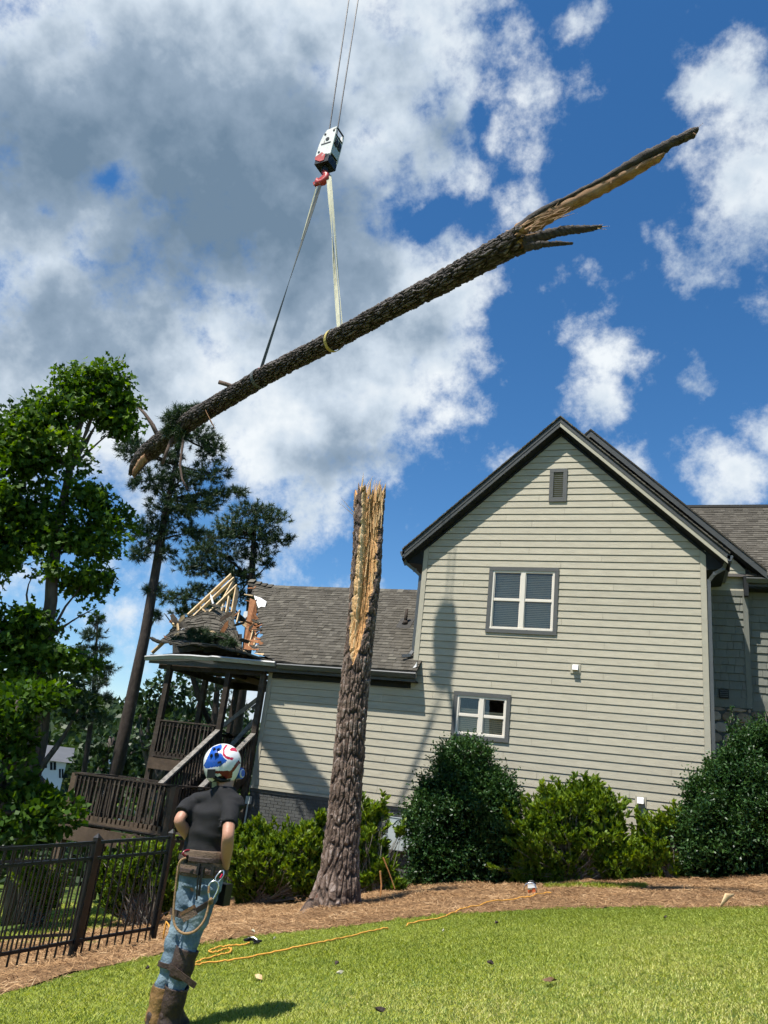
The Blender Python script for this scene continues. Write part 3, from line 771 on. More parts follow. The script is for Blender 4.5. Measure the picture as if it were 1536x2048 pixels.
# main roof to the right: eave, gutter, shingles
e0y, e0z, r0y, r0z = 20.06, 5.80, 23.6, 8.98
ml = math.hypot(r0y-e0y, r0z-e0z); mdy, mdz = (r0y-e0y)/ml, (r0z-e0z)/ml
rr = gridmesh('roof', np.array([[(x, e0y+mdy*v, e0z+mdz*v-.012) for x in (-0.5, 7.5)] for v in (0, ml)]), MT['roofdeck'], house)
shingles('roof_shingles', lambda u, v: (u, e0y+mdy*v, e0z+mdz*v), 0.0, 6.4, ml-.03, rr, seed=21,
         keep=lambda u, v: u > max(2.0, 0) or (e0z+mdz*v) > z_t-SL*(u-AX2)-.4)
MB().box((0.3, r0y-.1, r0z-.05), (7.5, r0y+.1, r0z+.03)).build('ridge_cap', MT['roofdeck'], rr)
gridmesh('rear_slope', np.array([[(x, r0y+t*3.4, r0z-t*3.1) for x in (-0.5, 7.5)] for t in (0, 1)]), MT['roofdeck'], rr)
MB().box((2.06, 20.10, 5.56), (7.5, 20.13, 5.76)).build('fascia', MT['fascia'], house)
MB().box((2.06, 20.13, 5.52), (7.5, 20.54, 5.56)).build('soffit', MT['soffit'], house)
gutter_run((2.06, 20.10, 5.63), (7.5, 20.10, 5.63), 'gutter', 'gutter', house)
MB().box((2.0, 20.02, 5.30), (2.10, 20.2, 5.80)).build('eave_return', MT['soffit'], house)
# foundation vent low on the shakes
c0_, c1_ = PY(1438, 1378, Y1-.05), PY(1458, 1397, Y1-.05)
fv = MB().box((c0_.x, Y1-.06, c1_.z), (c1_.x, Y1-.02, c0_.z)).build('wall_vent', MT['soffit'], house)
lv = MB()
for i in range(4): lv.box((c0_.x+.02, Y1-.075, c1_.z+.03+i*.045), (c1_.x-.02, Y1-.055, c1_.z+.05+i*.045))
lv.build('louvres', MT['trim_dark'], fv)
# field stones below the shakes
rg = random.Random(4)
def stonework(xa, xb, za, zb, Y):
    z = za
    while z < zb-.03:
        h = rg.uniform(.20, .34); h = min(h, zb-z); x = xa + rg.uniform(-.2, 0)
        while x < xb:
            w = rg.uniform(.22, .5); a, b_ = max(x, xa), min(x+w, xb); x += w
            if b_-a < .06: continue
            g = .008; n = 8; cx, cz = (a+b_)/2, z+h/2; pts = []
            for i in range(n):
                t = 2*math.pi*(i+.5)/n; q_ = 1/max(abs(math.cos(t)), abs(math.sin(t)))
                q_ = 0.8*q_+0.2*1.06
                pts.append((cx+math.cos(t)*q_*((b_-a)/2-g)*rg.uniform(.9, 1.06), cz+math.sin(t)*q_*(h/2-g)*rg.uniform(.9, 1.06)))
            d = rg.uniform(.02, .05)
            vs = [(p[0], Y+.01, p[1]) for p in pts]+[(cx+(p[0]-cx)*.86, Y-d, cz+(p[1]-cz)*.86) for p in pts]
            fs = [tuple(range(n, 2*n))[::-1]]+[(i, n+i, n+(i+1) % n, (i+1) % n) for i in range(n)]
            MB().add(vs, fs).build('stone', MT['stone'], house)
        z += h
stonework(GR+.05, 2.06, 0.9, 2.62, Y1); stonework(2.06, 4.7, 0.6, 2.62, 20.5)
MB().box((GR, Y1-.004, -1.2), (2.06, Y1+.03, 2.62)).box((2.06, 20.496, -1.2), (7, 20.53, 2.62)).build('mortar_bed', MT['mortar'], house)

# ================================================================== porch, stair and landing
def piece(parent, name, a, b, w, h, m='deck', up=(0, 0, 1)):
    return MB().beam(a, b, w, h, up).build(name, MT[m], parent)
porch = thing('porch', 'dark stained wooden porch under the broken roof end', 'porch', (-11.3, 20.3, 0))
PX0, PX1, PXW, PYF, PYB = -12.75, -10.88, -9.83, 18.50, 22.3
for (x, y) in ((PX0, PYF), (PX1, PYF), (PXW, PYF), (PX0, PYB), (PX1, PYB), (PXW, PYB), (PX0, 20.4)):
    zb = Gz(x, y)-.3
    MB().box((x-.07, y-.07, zb), (x+.07, y+.07, 2.36)).build('post', MT['deck'], porch)
piece(porch, 'beam', (-13.1, PYF, 2.42), (PXW+.05, PYF, 2.42), .12, .2)
piece(porch, 'beam', (-13.1, PYB, 2.42), (PXW+.05, PYB, 2.42), .12, .2)
piece(porch, 'beam', (PX0, PYF-.1, 2.40), (PX0, PYB+.1, 2.40), .12, .18)
piece(porch, 'beam', (PX1, PYF+.1, 2.38), (PX1, PYB, 2.38), .10, .16)
for i in range(11):                                   # ceiling boards, some missing
    if i in (3, 7): continue
    y = PYF+.12 + i*.34
    piece(porch, 'ceiling_board', (-12.95, y+.16, 2.535), (-9.76, y+.16, 2.535), .30, .02)
for i in range(22):
    y = PYF-.02 + i*.175
    piece(porch, 'floor_board', (-12.85, y+.07, -0.015), (-9.76, y+.07, -0.015), .14, .03)
piece(porch, 'rim_joist', (PX0-.02, PYF-.1, -.16), (PX1+.05, PYF-.1, -.16), .04, .28, 'deck_brown')
piece(porch, 'rim_joist', (PX0-.1, PYF, -.16), (PX0-.1, PYB, -.16), .04, .28, 'deck')
piece(porch, 'bottom_rail', (PX0+.07, PYF-.05, .07), (PX1-.06, PYF-.05, .07), .05, .12, 'deck')
def railing(parent, a, b, zt, zb, n, cap='deck', balw=.038, bal='deck'):
    a, b = Vector(a), Vector(b); up = Vector((0, 0, 1))
    A, B = Vector((a.x, a.y, a.z+zt)), Vector((b.x, b.y, b.z+zt))
    piece(parent, 'rail_cap', A, B, .13, .035, cap)
    piece(parent, 'top_rail', A-up*.09, B-up*.09, .045, .09, 'deck')
    C, D_ = Vector((a.x, a.y, a.z+zb)), Vector((b.x, b.y, b.z+zb))
    piece(parent, 'bottom_rail', C, D_, .045, .09, 'deck')
    sd = (B-A).cross(up).normalized()*.036
    for i in range(n):
        t = (i+.7)/(n+.4); j = RNG.uniform(-.012, .012)
        p = A.lerp(B, t)-up*.05+sd; q_ = C.lerp(D_, t)+sd
        p = p+(B-A).normalized()*j
        piece(parent, 'baluster', q_-up*.04, p, balw, balw, bal, up=(0, 1, 0))
railing(porch, (PX0+.07, PYF-.02, 0), (PX1-.07, PYF-.02, 0), .95, .10, 14)
railing(porch, (PX0, PYF+.07, 0), (PX0, PYB-.07, 0), .95, .10, 26)
railing(porch, (PX0+.07, PYB, 0), (PX1-.07, PYB, 0), .95, .10, 14)
railing(porch, (PX1+.07, PYB, 0), (PXW-.07, PYB, 0), .95, .10, 8)
# knee brace and loose broken boards left hanging under the roof
def pxbeam(parent, name, a, b, w, h, m, up=(0, 1, 0)):
    return piece(parent, name, PY(*a), PY(*b), w, h, m, up)
pxbeam(porch, 'knee_brace', (381, 1338, 20.6), (399, 1400, 20.6), .15, .07, 'deck')
pxbeam(porch, 'knee_brace', (399, 1398, 20.6), (419, 1446, 20.6), .14, .07, 'deck')
pxbeam(porch, 'broken_board', (446, 1452, 19.6), (523, 1392, 19.9), .11, .05, 'deck_weathered')
pxbeam(porch, 'broken_board', (462, 1492, 19.4), (518, 1432, 19.7), .12, .05, 'deck_weathered')
pxbeam(porch, 'broken_board', (504, 1418, 19.9), (520, 1406, 20.0), .11, .04, 'deck_weathered')
pxbeam(porch, 'broken_board', (463, 1349, 19.6), (525, 1368, 19.2), .16, .05, 'deck_brown')

stair = thing('stair', 'steep dark wooden stair with grey weathered handrails below the porch', 'stair', (-10.35, 16.4, -1.55))
ST, SB = Vector((0, 18.38, 0.0)), Vector((0, 16.35, -1.55))
for x in (PX1, PXW):
    a, b = Vector((x, ST.y, ST.z-.16)), Vector((x, SB.y-.05, SB.z-.06))
    piece(stair, 'stringer', a, b, .05, .28)
    A, B = Vector((x, ST.y+.1, .86)), Vector((x, SB.y-.02, SB.z+.98))
    piece(stair, 'handrail', A, B, .14, .045, 'deck_weathered')
    piece(stair, 'rail', A-Vector((0, 0, .12)), B-Vector((0, 0, .12)), .04, .10)
    piece(stair, 'rail', A-Vector((0, 0, .78)), B-Vector((0, 0, .78)), .04, .09)
    for i in range(17):
        t = (i+.5)/17; p = A.lerp(B, t)
        piece(stair, 'baluster', p-Vector((-.04, 0, .84)), p-Vector((-.04, 0, .06)), .038, .038, 'deck', (0, 1, 0))
for i in range(8):
    t = (i+1)/8; y = ST.y+(SB.y-ST.y)*t; z = -1.55*t + 1.55/8*0
    MB().box((PX1+.03, y-.02, z-.035), (PXW-.03, y+.27, z)).build('tread', MT['deck'], stair)

landing = thing('deck_landing', 'brown wooden deck landing with balusters standing behind the black fence', 'deck', (-10.9, 15.7, -1.55))
LX0, LX1, LY0, LY1, LZ = -12.19, -9.63, 15.0, 16.45, -1.53
for (x, y) in ((LX0, LY0), (LX1, LY0), (LX0, LY1), (LX1, LY1)):
    MB().box((x-.075, y-.075, Gz(x, y)-.3), (x+.075, y+.075, -.535)).build('post', MT['deck_brown'], landing)
for i in range(10):
    y = LY0+.02+i*.148
    piece(landing, 'floor_board', (LX0-.05, y+.06, LZ-.015), (LX1+.05, y+.06, LZ-.015), .14, .03)
piece(landing, 'rim_joist', (LX0-.08, LY0-.09, LZ-.20), (LX1+.08, LY0-.09, LZ-.20), .04, .30, 'deck_brown')
piece(landing, 'rim_joist', (LX0-.09, LY0, LZ-.20), (LX0-.09, LY1, LZ-.20), .04, .28, 'deck_brown')
piece(landing, 'rim_joist', (LX1+.09, LY0, LZ-.20), (LX1+.09, LY1, LZ-.20), .04, .28, 'deck_brown')
railing(landing, (LX0+.0, LY0-.03, LZ), (LX1, LY0-.03, LZ), 1.0, .13, 22)
piece(landing, 'toe_board', (LX0+.07, LY0-.07, LZ+.11), (LX1-.07, LY0-.07, LZ+.11), .03, .15, 'deck_brown')
railing(landing, (LX0, LY0+.07, LZ), (LX0, LY1-.07, LZ), 1.0, .13, 11)
railing(landing, (LX1, LY0+.07, LZ), (LX1, LY1-.07, LZ), 1.0, .13, 11)
railing(landing, (LX0+.07, LY1, LZ), (PX1-.1, LY1, LZ), 1.0, .13, 9)

# ------------------------------------------------------------------ the crushed roof end over the porch
broken = thing('crushed_roof', 'crushed shingle roof end with splintered rafters above the wooden porch', 'roof', (-11.6, 19.5, 2.6))
ROWS = [
    [(298, 1277, 18.35), (336, 1286, 18.3), (398, 1291, 18.25), (450, 1297, 18.22), (548, 1325, 18.2)],
    [(318, 1275, 19.0), (360, 1279, 19.0), (408, 1284, 19.0), (455, 1292, 19.0), (512, 1313, 18.9)],
    [(332, 1266, 19.5), (368, 1262, 19.5), (412, 1262, 19.6), (456, 1273, 19.6), (490, 1300, 19.3)],
    [(342, 1257, 19.9), (373, 1244, 20.0), (418, 1236, 20.1), (460, 1254, 20.0), (483, 1294, 19.6)],
    [(350, 1249, 20.2), (379, 1231, 20.35), (424, 1220, 20.5), (464, 1237, 20.3), (479, 1287, 19.9)]]
CG = np.array([[list(PY(*p)) for p in r] for r in ROWS])
def cat_(a, t):
    i = min(int(t), a.shape[0]-2); f = t-i
    p0, p1, p2, p3 = a[max(i-1, 0)], a[i], a[i+1], a[min(i+2, a.shape[0]-1)]
    return 0.5*(2*p1+(p2-p0)*f+(2*p0-5*p1+4*p2-p3)*f*f+(3*p1-p0-3*p2+p3)*f**3)
def flap(u, v):
    r = np.stack([cat_(CG[i], u*4) for i in range(5)]); p = cat_(r, v*4)
    w = 0.022*math.sin(u*31+v*9)+0.016*math.sin(v*37+u*5)-0.10*abs(math.sin(u*7.3+v*2.1+.6))*math.sin(math.pi*min(1, max(0, v)))+0.05*float(vnoise(u*6, v*6))
    return Vector((p[0], p[1], p[2]+w))
GP = np.array([[flap(i/36, j/26) for i in range(37)] for j in range(27)])
sheet = gridmesh('roof_sheet', GP-np.array([0, 0, .012]), MT['roofdeck'], broken)
sm = sheet.modifiers.new('thickness', 'SOLIDIFY'); sm.thickness = 0.02; sm.offset = -1
shingles('roof_shingles', lambda u, v: flap(min(.999, max(0, u)), min(.999, max(0, v))), 0.0, 1.0, 1.0, sheet, expo=0.055, wmin=.05, wmax=.12, seed=31, thick=.022)
lum = [((376, 1231, 20.3), (462, 1150, 21.3), .04, .14), ((387, 1234, 20.3), (468, 1157, 21.3), .04, .14), ((419, 1226, 20.4), (474, 1172, 21.0), .04, .16), ((434, 1222, 20.6), (467, 1163, 21.3), .04, .13),
       ((441, 1237, 20.4), (449, 1199, 20.8), .04, .09), ((451, 1240, 20.4), (459, 1194, 20.8), .04, .13), ((463, 1242, 20.4), (474, 1178, 21.0), .04, .20), ((474, 1246, 20.5), (480, 1221, 20.7), .035, .09),
       ((400, 1213, 20.6), (413, 1225, 20.4), .04, .09), ((304, 1306, 18.35), (328, 1284, 18.5), .03, .14), ((455, 1210, 20.9), (470, 1218, 20.8), .03, .09), ((490, 1189, 20.95), (507, 1192, 20.9), .03, .09),
       ((489, 1302, 18.9), (475, 1310, 18.8), .03, .06), ((497, 1299, 19.4), (507, 1262, 19.7), .03, .10), ((507, 1300, 19.2), (513, 1268, 19.6), .03, .07)]
for a, b, w, h in lum:
    pxbeam(broken, 'rafter', a, b, w, h, 'lumber')
for i in range(7):                                  # dark rafter tails in the gap above the gutter
    x = -13.0+i*.5
    piece(broken, 'rafter', (x, 18.42, 2.64+.02*i), (x+.1, 20.2, 3.1-.02*i), .04, .14, 'deck_brown')
def sheetpoly(parent, name, pts, m, ext=(0, .03, 0)):
    return MB().prism([PY(*p) for p in pts], ext).build(name, MT[m], parent)
sheetpoly(broken, 'sheathing', [(500, 1196, 20.3), (511, 1201, 20.3), (513, 1222, 20.2), (512, 1236, 20.1), (522, 1243, 20.1), (517, 1252, 20.0), (522, 1258, 20.0), (511, 1266, 19.8), (504, 1298, 19.3), (487, 1298, 19.3), (491, 1250, 19.9)], 'osb')
sheetpoly(broken, 'torn_underlay', [(508, 1191, 20.75), (522, 1196, 20.7), (533, 1203, 20.6), (530, 1214, 20.5), (522, 1213, 20.5), (517, 1216, 20.4), (511, 1203, 20.6)], 'felt_white', (0, .012, 0))
sheetpoly(broken, 'torn_underlay', [(488, 1223, 20.0), (495, 1222, 20.0), (495, 1233, 20.0), (490, 1236, 20.0), (486, 1232, 20.0)], 'felt_white', (0, .012, 0))
sheetpoly(broken, 'torn_underlay', [(492, 1241, 19.9), (496, 1240, 19.9), (496, 1248, 19.9), (491, 1252, 19.9)], 'felt_white', (0, .012, 0))
sheetpoly(broken, 'torn_underlay', [(505, 1296, 19.0), (516, 1287, 19.2), (518, 1291, 19.1), (508, 1299, 18.95)], 'felt_white', (0, .012, 0))
gridmesh('gap_shade_sheet', np.array([[PY(px, py, yy) for px in (345, 362, 380, 424, 464, 484)] for (py, yy) in ((1268, 20.4), (1312, 20.4))]), MT['roofdeck'], broken, smooth=False)  # added dark sheet behind the gap, so the opening reads as deep shade
# torn shingle tongues and slivers round the hole
rg = random.Random(12)
for i in range(26):
    v = rg.uniform(.05, .95); x = tear(v*wl_)+rg.uniform(-.05, .12); p = Vector(wing_pos(x, v*wl_))
    d = Vector((-rg.uniform(.1, .38), rg.uniform(-.1, .05), rg.uniform(-.16, .12))); w = rg.uniform(.03, .10)
    n = Vector((0, wdy, wdz))*w
    MB().prism([p-n, p+n, p+n*.4+d, p-n*.2+d*.8], (0, -.004, .012)).build('torn_shingle', MT[rg.choice(['shingle', 'shingle', 'osb', 'lumber'])], broken)
# snapped boards, sheathing shards, felt scraps and loose shingles thrown over the break
rg = random.Random(44)
for i in range(46):
    px, py = rg.uniform(335, 515), 0; py = rg.uniform(1200, 1300) if px > 420 else rg.uniform(1235, 1292)
    Yq = 20.6-(py-1200)/100*1.5-rg.uniform(0, .3); c = PY(px, py, Yq); a_ = Vector((rg.uniform(-1, 1), rg.uniform(-.5, .5), rg.uniform(-.6, 1))).normalized(); b_ = a_.cross(Vector((rg.uniform(-1, 1), 1, rg.uniform(-1, 1)))).normalized()
    l_, w_ = rg.uniform(.08, .30), rg.uniform(.02, .09); k_ = i % 5
    m_, nm = (('lumber', 'split_stick'), ('osb', 'sheathing_shard'), ('shingle', 'loose_shingle'), ('shingle', 'loose_shingle'), ('deck_brown', 'split_stick'))[k_]
    if i % 15 == 7: m_, nm = 'felt_white', 'felt_scrap'
    q_ = [c-a_*l_-b_*w_*.4, c-a_*l_*.7+b_*w_, c+a_*l_*.5+b_*w_*.8, c+a_*l_, c+a_*l_*.4-b_*w_]
    MB().prism(q_, a_.cross(b_)*(.03 if k_ in (0, 4) else .010)).build(nm, MT[m_], broken)
# bent bright gutter
gpts = [(290, 1316, 18.18), (343, 1313, 18.16), (380, 1314, 18.17), (416, 1317, 18.15), (424, 1316, 18.15), (466, 1320, 18.17), (550, 1328, 18.18)]
gm = MB()
for a, b in zip(gpts[:-1], gpts[1:]):
    a, b = PY(*a), PY(*b); pr = [(0.0, 0.06), (-.09, 0.065), (-.115, .03), (-.09, -.01), (-.07, -.06), (0, -.06)]
    vs = [(a.x, a.y+p[0]+.07, a.z+p[1]) for p in pr]+[(b.x, b.y+p[0]+.07, b.z+p[1]) for p in pr]
    gm.add(vs, [tuple(range(5, -1, -1)), tuple(range(6, 12))]+[(i, (i+1) % 6, 6+(i+1) % 6, 6+i) for i in range(6)])
gm.build('bent_gutter', MT['gutter_bright'], broken)

# ------------------------------------------------------------------ meter and breaker boxes on the brick
def ebox(name, label, p0, p1, d, extra=None, group=None):
    a, b = PY(*p0, Y0-d), PY(*p1, Y0-d)
    t = thing(name, label, 'utility box', ((a.x+b.x)/2, Y0, b.z), group)
    MB().box((a.x, Y0-d, b.z), (b.x, Y0-.005, a.z)).build('case', MT['steelbox'], t)
    MB().box((a.x+.015, Y0-d-.012, b.z+.02), (b.x-.015, Y0-d, a.z-.03)).build('door', MT['steelbox'], t)
    MB().box((a.x-.01, Y0-d-.02, a.z), (b.x+.01, Y0, a.z+.012)).build('rain_lip', MT['steelbox'], t)
    c = Vector((a.x+.06, Y0-.05, b.z)); MB().tube([c, c+Vector((0, 0, -.5))], .022, 8).build('conduit', MT['steelbox'], t, smooth=True)
    return t, a, b
ebox('breaker_box', 'tall pale grey breaker box on the brick, left of the pair by the dark holly', (779, 1634), (806, 1704), .16)
_t, _a, _b = ebox('meter_box', 'pale grey meter box on the brick, half hidden by the dark holly', (818, 1626), (846, 1708), .18)
MB().tube([((_a.x+_b.x)/2, Y0-.2, _b.z+.3), ((_a.x+_b.x)/2, Y0-.33, _b.z+.3)], [.09, .085], 16).build('meter', MT['glass'], _t, smooth=True)
ebox('disconnect_box', 'small low grey disconnect box on the brick beside the breaker box', (756, 1666), (775, 1694), .13)
ho = PY(497, 1600, 18.45)
t = thing('hose_spigot_box', 'small grey outlet box on a conduit at the brick corner under the porch', 'utility box', (ho.x, ho.y, ho.z))
MB().box((ho.x-.06, ho.y-.05, ho.z-.09), (ho.x+.06, ho.y+.05, ho.z+.09)).build('case', MT['steelbox'], t)
MB().tube([(ho.x, ho.y, ho.z), (ho.x-.02, ho.y, ho.z-1.2)], .02, 8).build('conduit', MT['steelbox'], t)

# ================================================================== black metal fence
MT['iron'] = mat('black_fence_paint', two((0.008, 0.008, 0.009), 0.15), 8, 0.38, spec=0.4)
def fence(name, label, pts, gate=False, endposts=(True, True), group='black fence runs'):
    a0 = pts[0]; f = thing(name, label, 'gate' if gate else 'fence', (a0[0], a0[1], Gz(*a0[:2])), group)
    for i, (a, b) in enumerate(zip(pts[:-1], pts[1:])):
        A, B = Vector((*a, Gz(*a)+.03)), Vector((*b, Gz(*b)+.03)); L_ = (B-A).length; d = (B-A)/L_
        for h in (1.19, 1.02, .17):
            MB().beam(A+Vector((0, 0, h)), B+Vector((0, 0, h)), .03, .032).build('rail', MT['iron'], f)
        n = max(2, round(L_/.105))
        for k in range(1, n):
            p = A+d*(L_*k/n)
            MB().box((p.x-.008, p.y-.008, p.z+.04), (p.x+.008, p.y+.008, p.z+1.19)).build('picket', MT['iron'], f)
    for i, p in enumerate(pts):
        if (i == 0 and not endposts[0]) or (i == len(pts)-1 and not endposts[1]): continue
        z = Gz(*p); w = .032
        o = MB().box((p[0]-w, p[1]-w, z-.2), (p[0]+w, p[1]+w, z+1.27)).build('post', MT['iron'], f)
        MB().add([(p[0]-w-.006, p[1]-w-.006, z+1.27), (p[0]+w+.006, p[1]-w-.006, z+1.27), (p[0]+w+.006, p[1]+w+.006, z+1.27), (p[0]-w-.006, p[1]+w+.006, z+1.27), (p[0], p[1], z+1.32)], [(3, 2, 1, 0), (0, 1, 4), (1, 2, 4), (2, 3, 4), (3, 0, 4)]).build('cap', MT['iron'], o)
    return f
FR, FM = (-5.76, 9.11), (-6.13, 8.15)
fence('garden_gate', 'narrow black metal gate between two posts, next to the worker', [FR, FM], gate=True)
fence('metal_fence', 'black metal fence run nearest the lawn, below the gate', [FM, (-6.5, 6.9), (-7.1, 5.3), (-7.7, 3.6)], endposts=(False, True))
fence('metal_fence', 'black metal fence run standing behind the nearer one, under the oak', [(-6.72, 9.0), (-7.85, 8.35), (-9.0, 7.7), (-10.4, 6.9)], endposts=(True, True))

# ================================================================== broken pine: standing trunk and lifted log
MT['bark'] = mat('pine_bark', [(0.0, (0.010, 0.008, 0.007)), (0.22, (0.045, 0.032, 0.026)), (0.45, (0.112, 0.074, 0.053)), (0.66, (0.18, 0.125, 0.094)), (0.86, (0.275, 0.212, 0.175)), (1.0, (0.44, 0.38, 0.34))],
                 24, 0.75, 0.8, 90, tone=0.82, spec=0.35, fleck=(7, 0.66, (0.17, 0.085, 0.055)))
MT['bark_log_shaded'] = mat('shaded_log_bark', [(0.0, (0.005, 0.004, 0.004)), (0.25, (0.020, 0.015, 0.013)), (0.5, (0.050, 0.038, 0.031)), (0.75, (0.105, 0.085, 0.075)), (1.0, (0.24, 0.215, 0.20))], 24, 0.7, 0.8, 90, tone=0.82, spec=0.35)  # darkened copy of the bark, shade of the hanging underside put into the colour
MT['wood'] = mat('splintered_wood', [(0.12, (0.34, 0.125, 0.045)), (0.38, (0.64, 0.33, 0.125)), (0.6, (0.78, 0.50, 0.235)), (0.85, (0.88, 0.70, 0.43))], 5, 0.7, 0.8, 50, (14, 14, 0.7), tone=0.55, spec=0.2)
MT['wood_log_shaded'] = mat('shaded_log_wood', [(0.2, (0.13, 0.055, 0.028)), (0.45, (0.30, 0.165, 0.085)), (0.8, (0.50, 0.34, 0.21))], 9, 0.7, 0.6, 50, (1.5, 4, 12), tone=0.5, spec=0.2)  # darker than the trunk wood: underside shade painted into the colour

def worley(u, v, per, seed):
    rg = np.random.default_rng(seed); H = 4096
    jx, jy, cv = rg.random(H), rg.random(H), rg.random(H)
    ui, vi = np.floor(u).astype(int), np.floor(v).astype(int)
    f1 = np.full(u.shape, 9.0); f2 = np.full(u.shape, 9.0); c1 = np.zeros(u.shape); dxx = np.zeros(u.shape); dyy = np.zeros(u.shape)
    for a in (-1, 0, 1):
        for b in (-1, 0, 1):
            cu, cv_ = ui+a, vi+b
            h = ((cu % per)*7919 + cv_*104729) & (H-1)
            px, py = cu+0.15+0.7*jx[h], cv_+0.1+0.8*jy[h]
            dx, dy = u-px, v-py; d = np.sqrt(dx*dx+dy*dy)
            m = d < f1
            f2 = np.where(m, f1, np.minimum(f2, d)); c1 = np.where(m, cv[h], c1); dyy = np.where(m, dy, dyy); f1 = np.where(m, d, f1)
    return f1, f2, c1, dyy

def resample(pts, rad, ds):
    pts = [Vector(p) for p in pts]; cum = [0]
    for a, b in zip(pts[:-1], pts[1:]): cum.append(cum[-1]+(b-a).length)
    n = max(3, int(cum[-1]/ds)); A = np.array([list(p) for p in pts]); s = np.linspace(0, cum[-1], n)
    Q = np.stack([np.interp(s, cum, A[:, k]) for k in range(3)], 1)
    w = max(1, int(0.25/ds))
    ker = np.ones(2*w+1)/(2*w+1)
    Qp = np.concatenate([Q[:1]*2-Q[1:w+1][::-1], Q, Q[-1:]*2-Q[-w-1:-1][::-1]]); Q = np.stack([np.convolve(Qp[:, k], ker, 'valid') for k in range(3)], 1)
    return s, Q, np.interp(s, cum, rad)
def bark_tube(name, pts, rad, ref, nang, ds, cellw, cellh, depth, mats, parent, seed, split=None, jag=0.0, flare=None, capdeep=0.0, wav=0.03):
    s, Q, r = resample(pts, rad, ds); n = len(s)
    T = np.gradient(Q, axis=0); T /= np.linalg.norm(T, axis=1)[:, None]
    ref = np.array(ref)/np.linalg.norm(ref)
    E1 = ref[None]-T*(T@ref)[:, None]; E1 /= np.linalg.norm(E1, axis=1)[:, None]; E2 = np.cross(T, E1)
    ang = np.linspace(-math.pi, math.pi, nang, endpoint=False)
    SS, AA = np.meshgrid(s, ang, indexing='ij')
    per = max(6, int(round(2*math.pi*float(np.mean(r))/cellw)))
    warp = 0.35*vnoise(np.cos(AA)*2+5, np.sin(AA)*2+1, SS*2.0)
    u = (AA+math.pi)/(2*math.pi)*per + 0.25*np.sin(SS*2.3)+warp; v = SS/cellh + 0.4*vnoise(np.cos(AA)*3, np.sin(AA)*3+9, SS*3)
    f1, f2, cv, dy = worley(u, v, per, seed)
    h1, h2, hv_, hd_ = worley(u*0.9+2.1, v*0.36+.5*warp, per, seed+90)
    furrow = np.clip((h2-h1-.02)/0.24, 0, 1); furrow = furrow*furrow*(3-2*furrow)
    ridge = np.clip((f2-f1)/0.11, 0, 1)
    g1, g2, gv, gd = worley(u*1.9+7.3, v*1.55+warp*1.5, per*2, seed+50)
    flake = np.clip((g2-g1)/0.16, 0, 1)
    ridge = 1-(1-ridge)*0.62
    ridge = ridge*(0.22+0.78*furrow)
    RR = r[:, None] + 0*AA
    if flare is not None: RR = RR*flare(SS, AA)
    fine = vnoise(np.cos(AA)*9, np.sin(AA)*9, SS*16)
    disp = depth*(0.75*furrow+ridge*(0.10+0.65*cv)-0.95) + depth*0.30*(flake*(0.4+gv)-.5)*furrow + depth*0.2*fine + depth*0.45*dy*ridge
    RR = RR*(1+wav*vnoise(np.cos(AA)*1.2+3, np.sin(AA)*1.2, SS*0.9)) + disp
    tone = -0.02 + ridge*(0.28+0.50*cv**1.2+0.46*(gv*flake)**1.2) + 0.12*fine
    wood = np.zeros(RR.shape)
    if split is not None:
        RR, tone, wood = split(SS, AA, RR, r, tone, s[-1])
    if jag:
        top = np.clip((SS-(s[-1]-0.55))/0.55, 0, 1)
        jz = jag*(0.7*vnoise(np.cos(AA)*4+2, np.sin(AA)*4, 0.3)+0.6*vnoise(np.cos(AA)*11, np.sin(AA)*11, 2.3))
    P = Q[:, None, :]+E1[:, None, :]*(np.cos(AA)*RR)[..., None]+E2[:, None, :]*(np.sin(AA)*RR)[..., None]
    if jag: P = P+T[:, None, :]*(top*jz)[..., None]
    verts = P.reshape(-1, 3).tolist(); nv = len(verts)
    i = np.arange(n*nang).reshape(n, nang); j = np.concatenate([i, i[:, :1]], 1)
    q = np.stack([j[:-1, :-1], j[:-1, 1:], j[1:, 1:], j[1:, :-1]], -1).reshape(-1, 4)
    wd = np.concatenate([wood, wood[:, :1]], 1); wf = (wd[:-1, :-1]+wd[:-1, 1:]+wd[1:, 1:]+wd[1:, :-1])/4
    mi = (wf.reshape(-1) > 0.5).astype(int)
    faces = q.tolist(); tn = tone.reshape(-1).tolist()
    for end, sgn in ((0, -1), (n-1, 1)):
        c = Q[end]-sgn*T[end]*capdeep; verts.append(c.tolist()); tn.append(0.5); ci = len(verts)-1
        for k in range(nang):
            a, b = i[end, k], i[end, (k+1) % nang]
            faces.append([a, b, ci] if sgn > 0 else [b, a, ci])
        mi = np.concatenate([mi, np.ones(nang, int)])
    me = bpy.data.meshes.new(name); me.from_pydata(verts, [], faces); me.update()
    for m_ in mats: me.materials.append(m_)
    me.polygons.foreach_set('material_index', mi); me.polygons.foreach_set('use_smooth', [True]*len(faces))
    at = me.attributes.new('tone', 'FLOAT', 'POINT'); at.data.foreach_set('value', np.clip(tn, 0, 1))
    return finish(bpy.data.objects.new(name, me), parent)

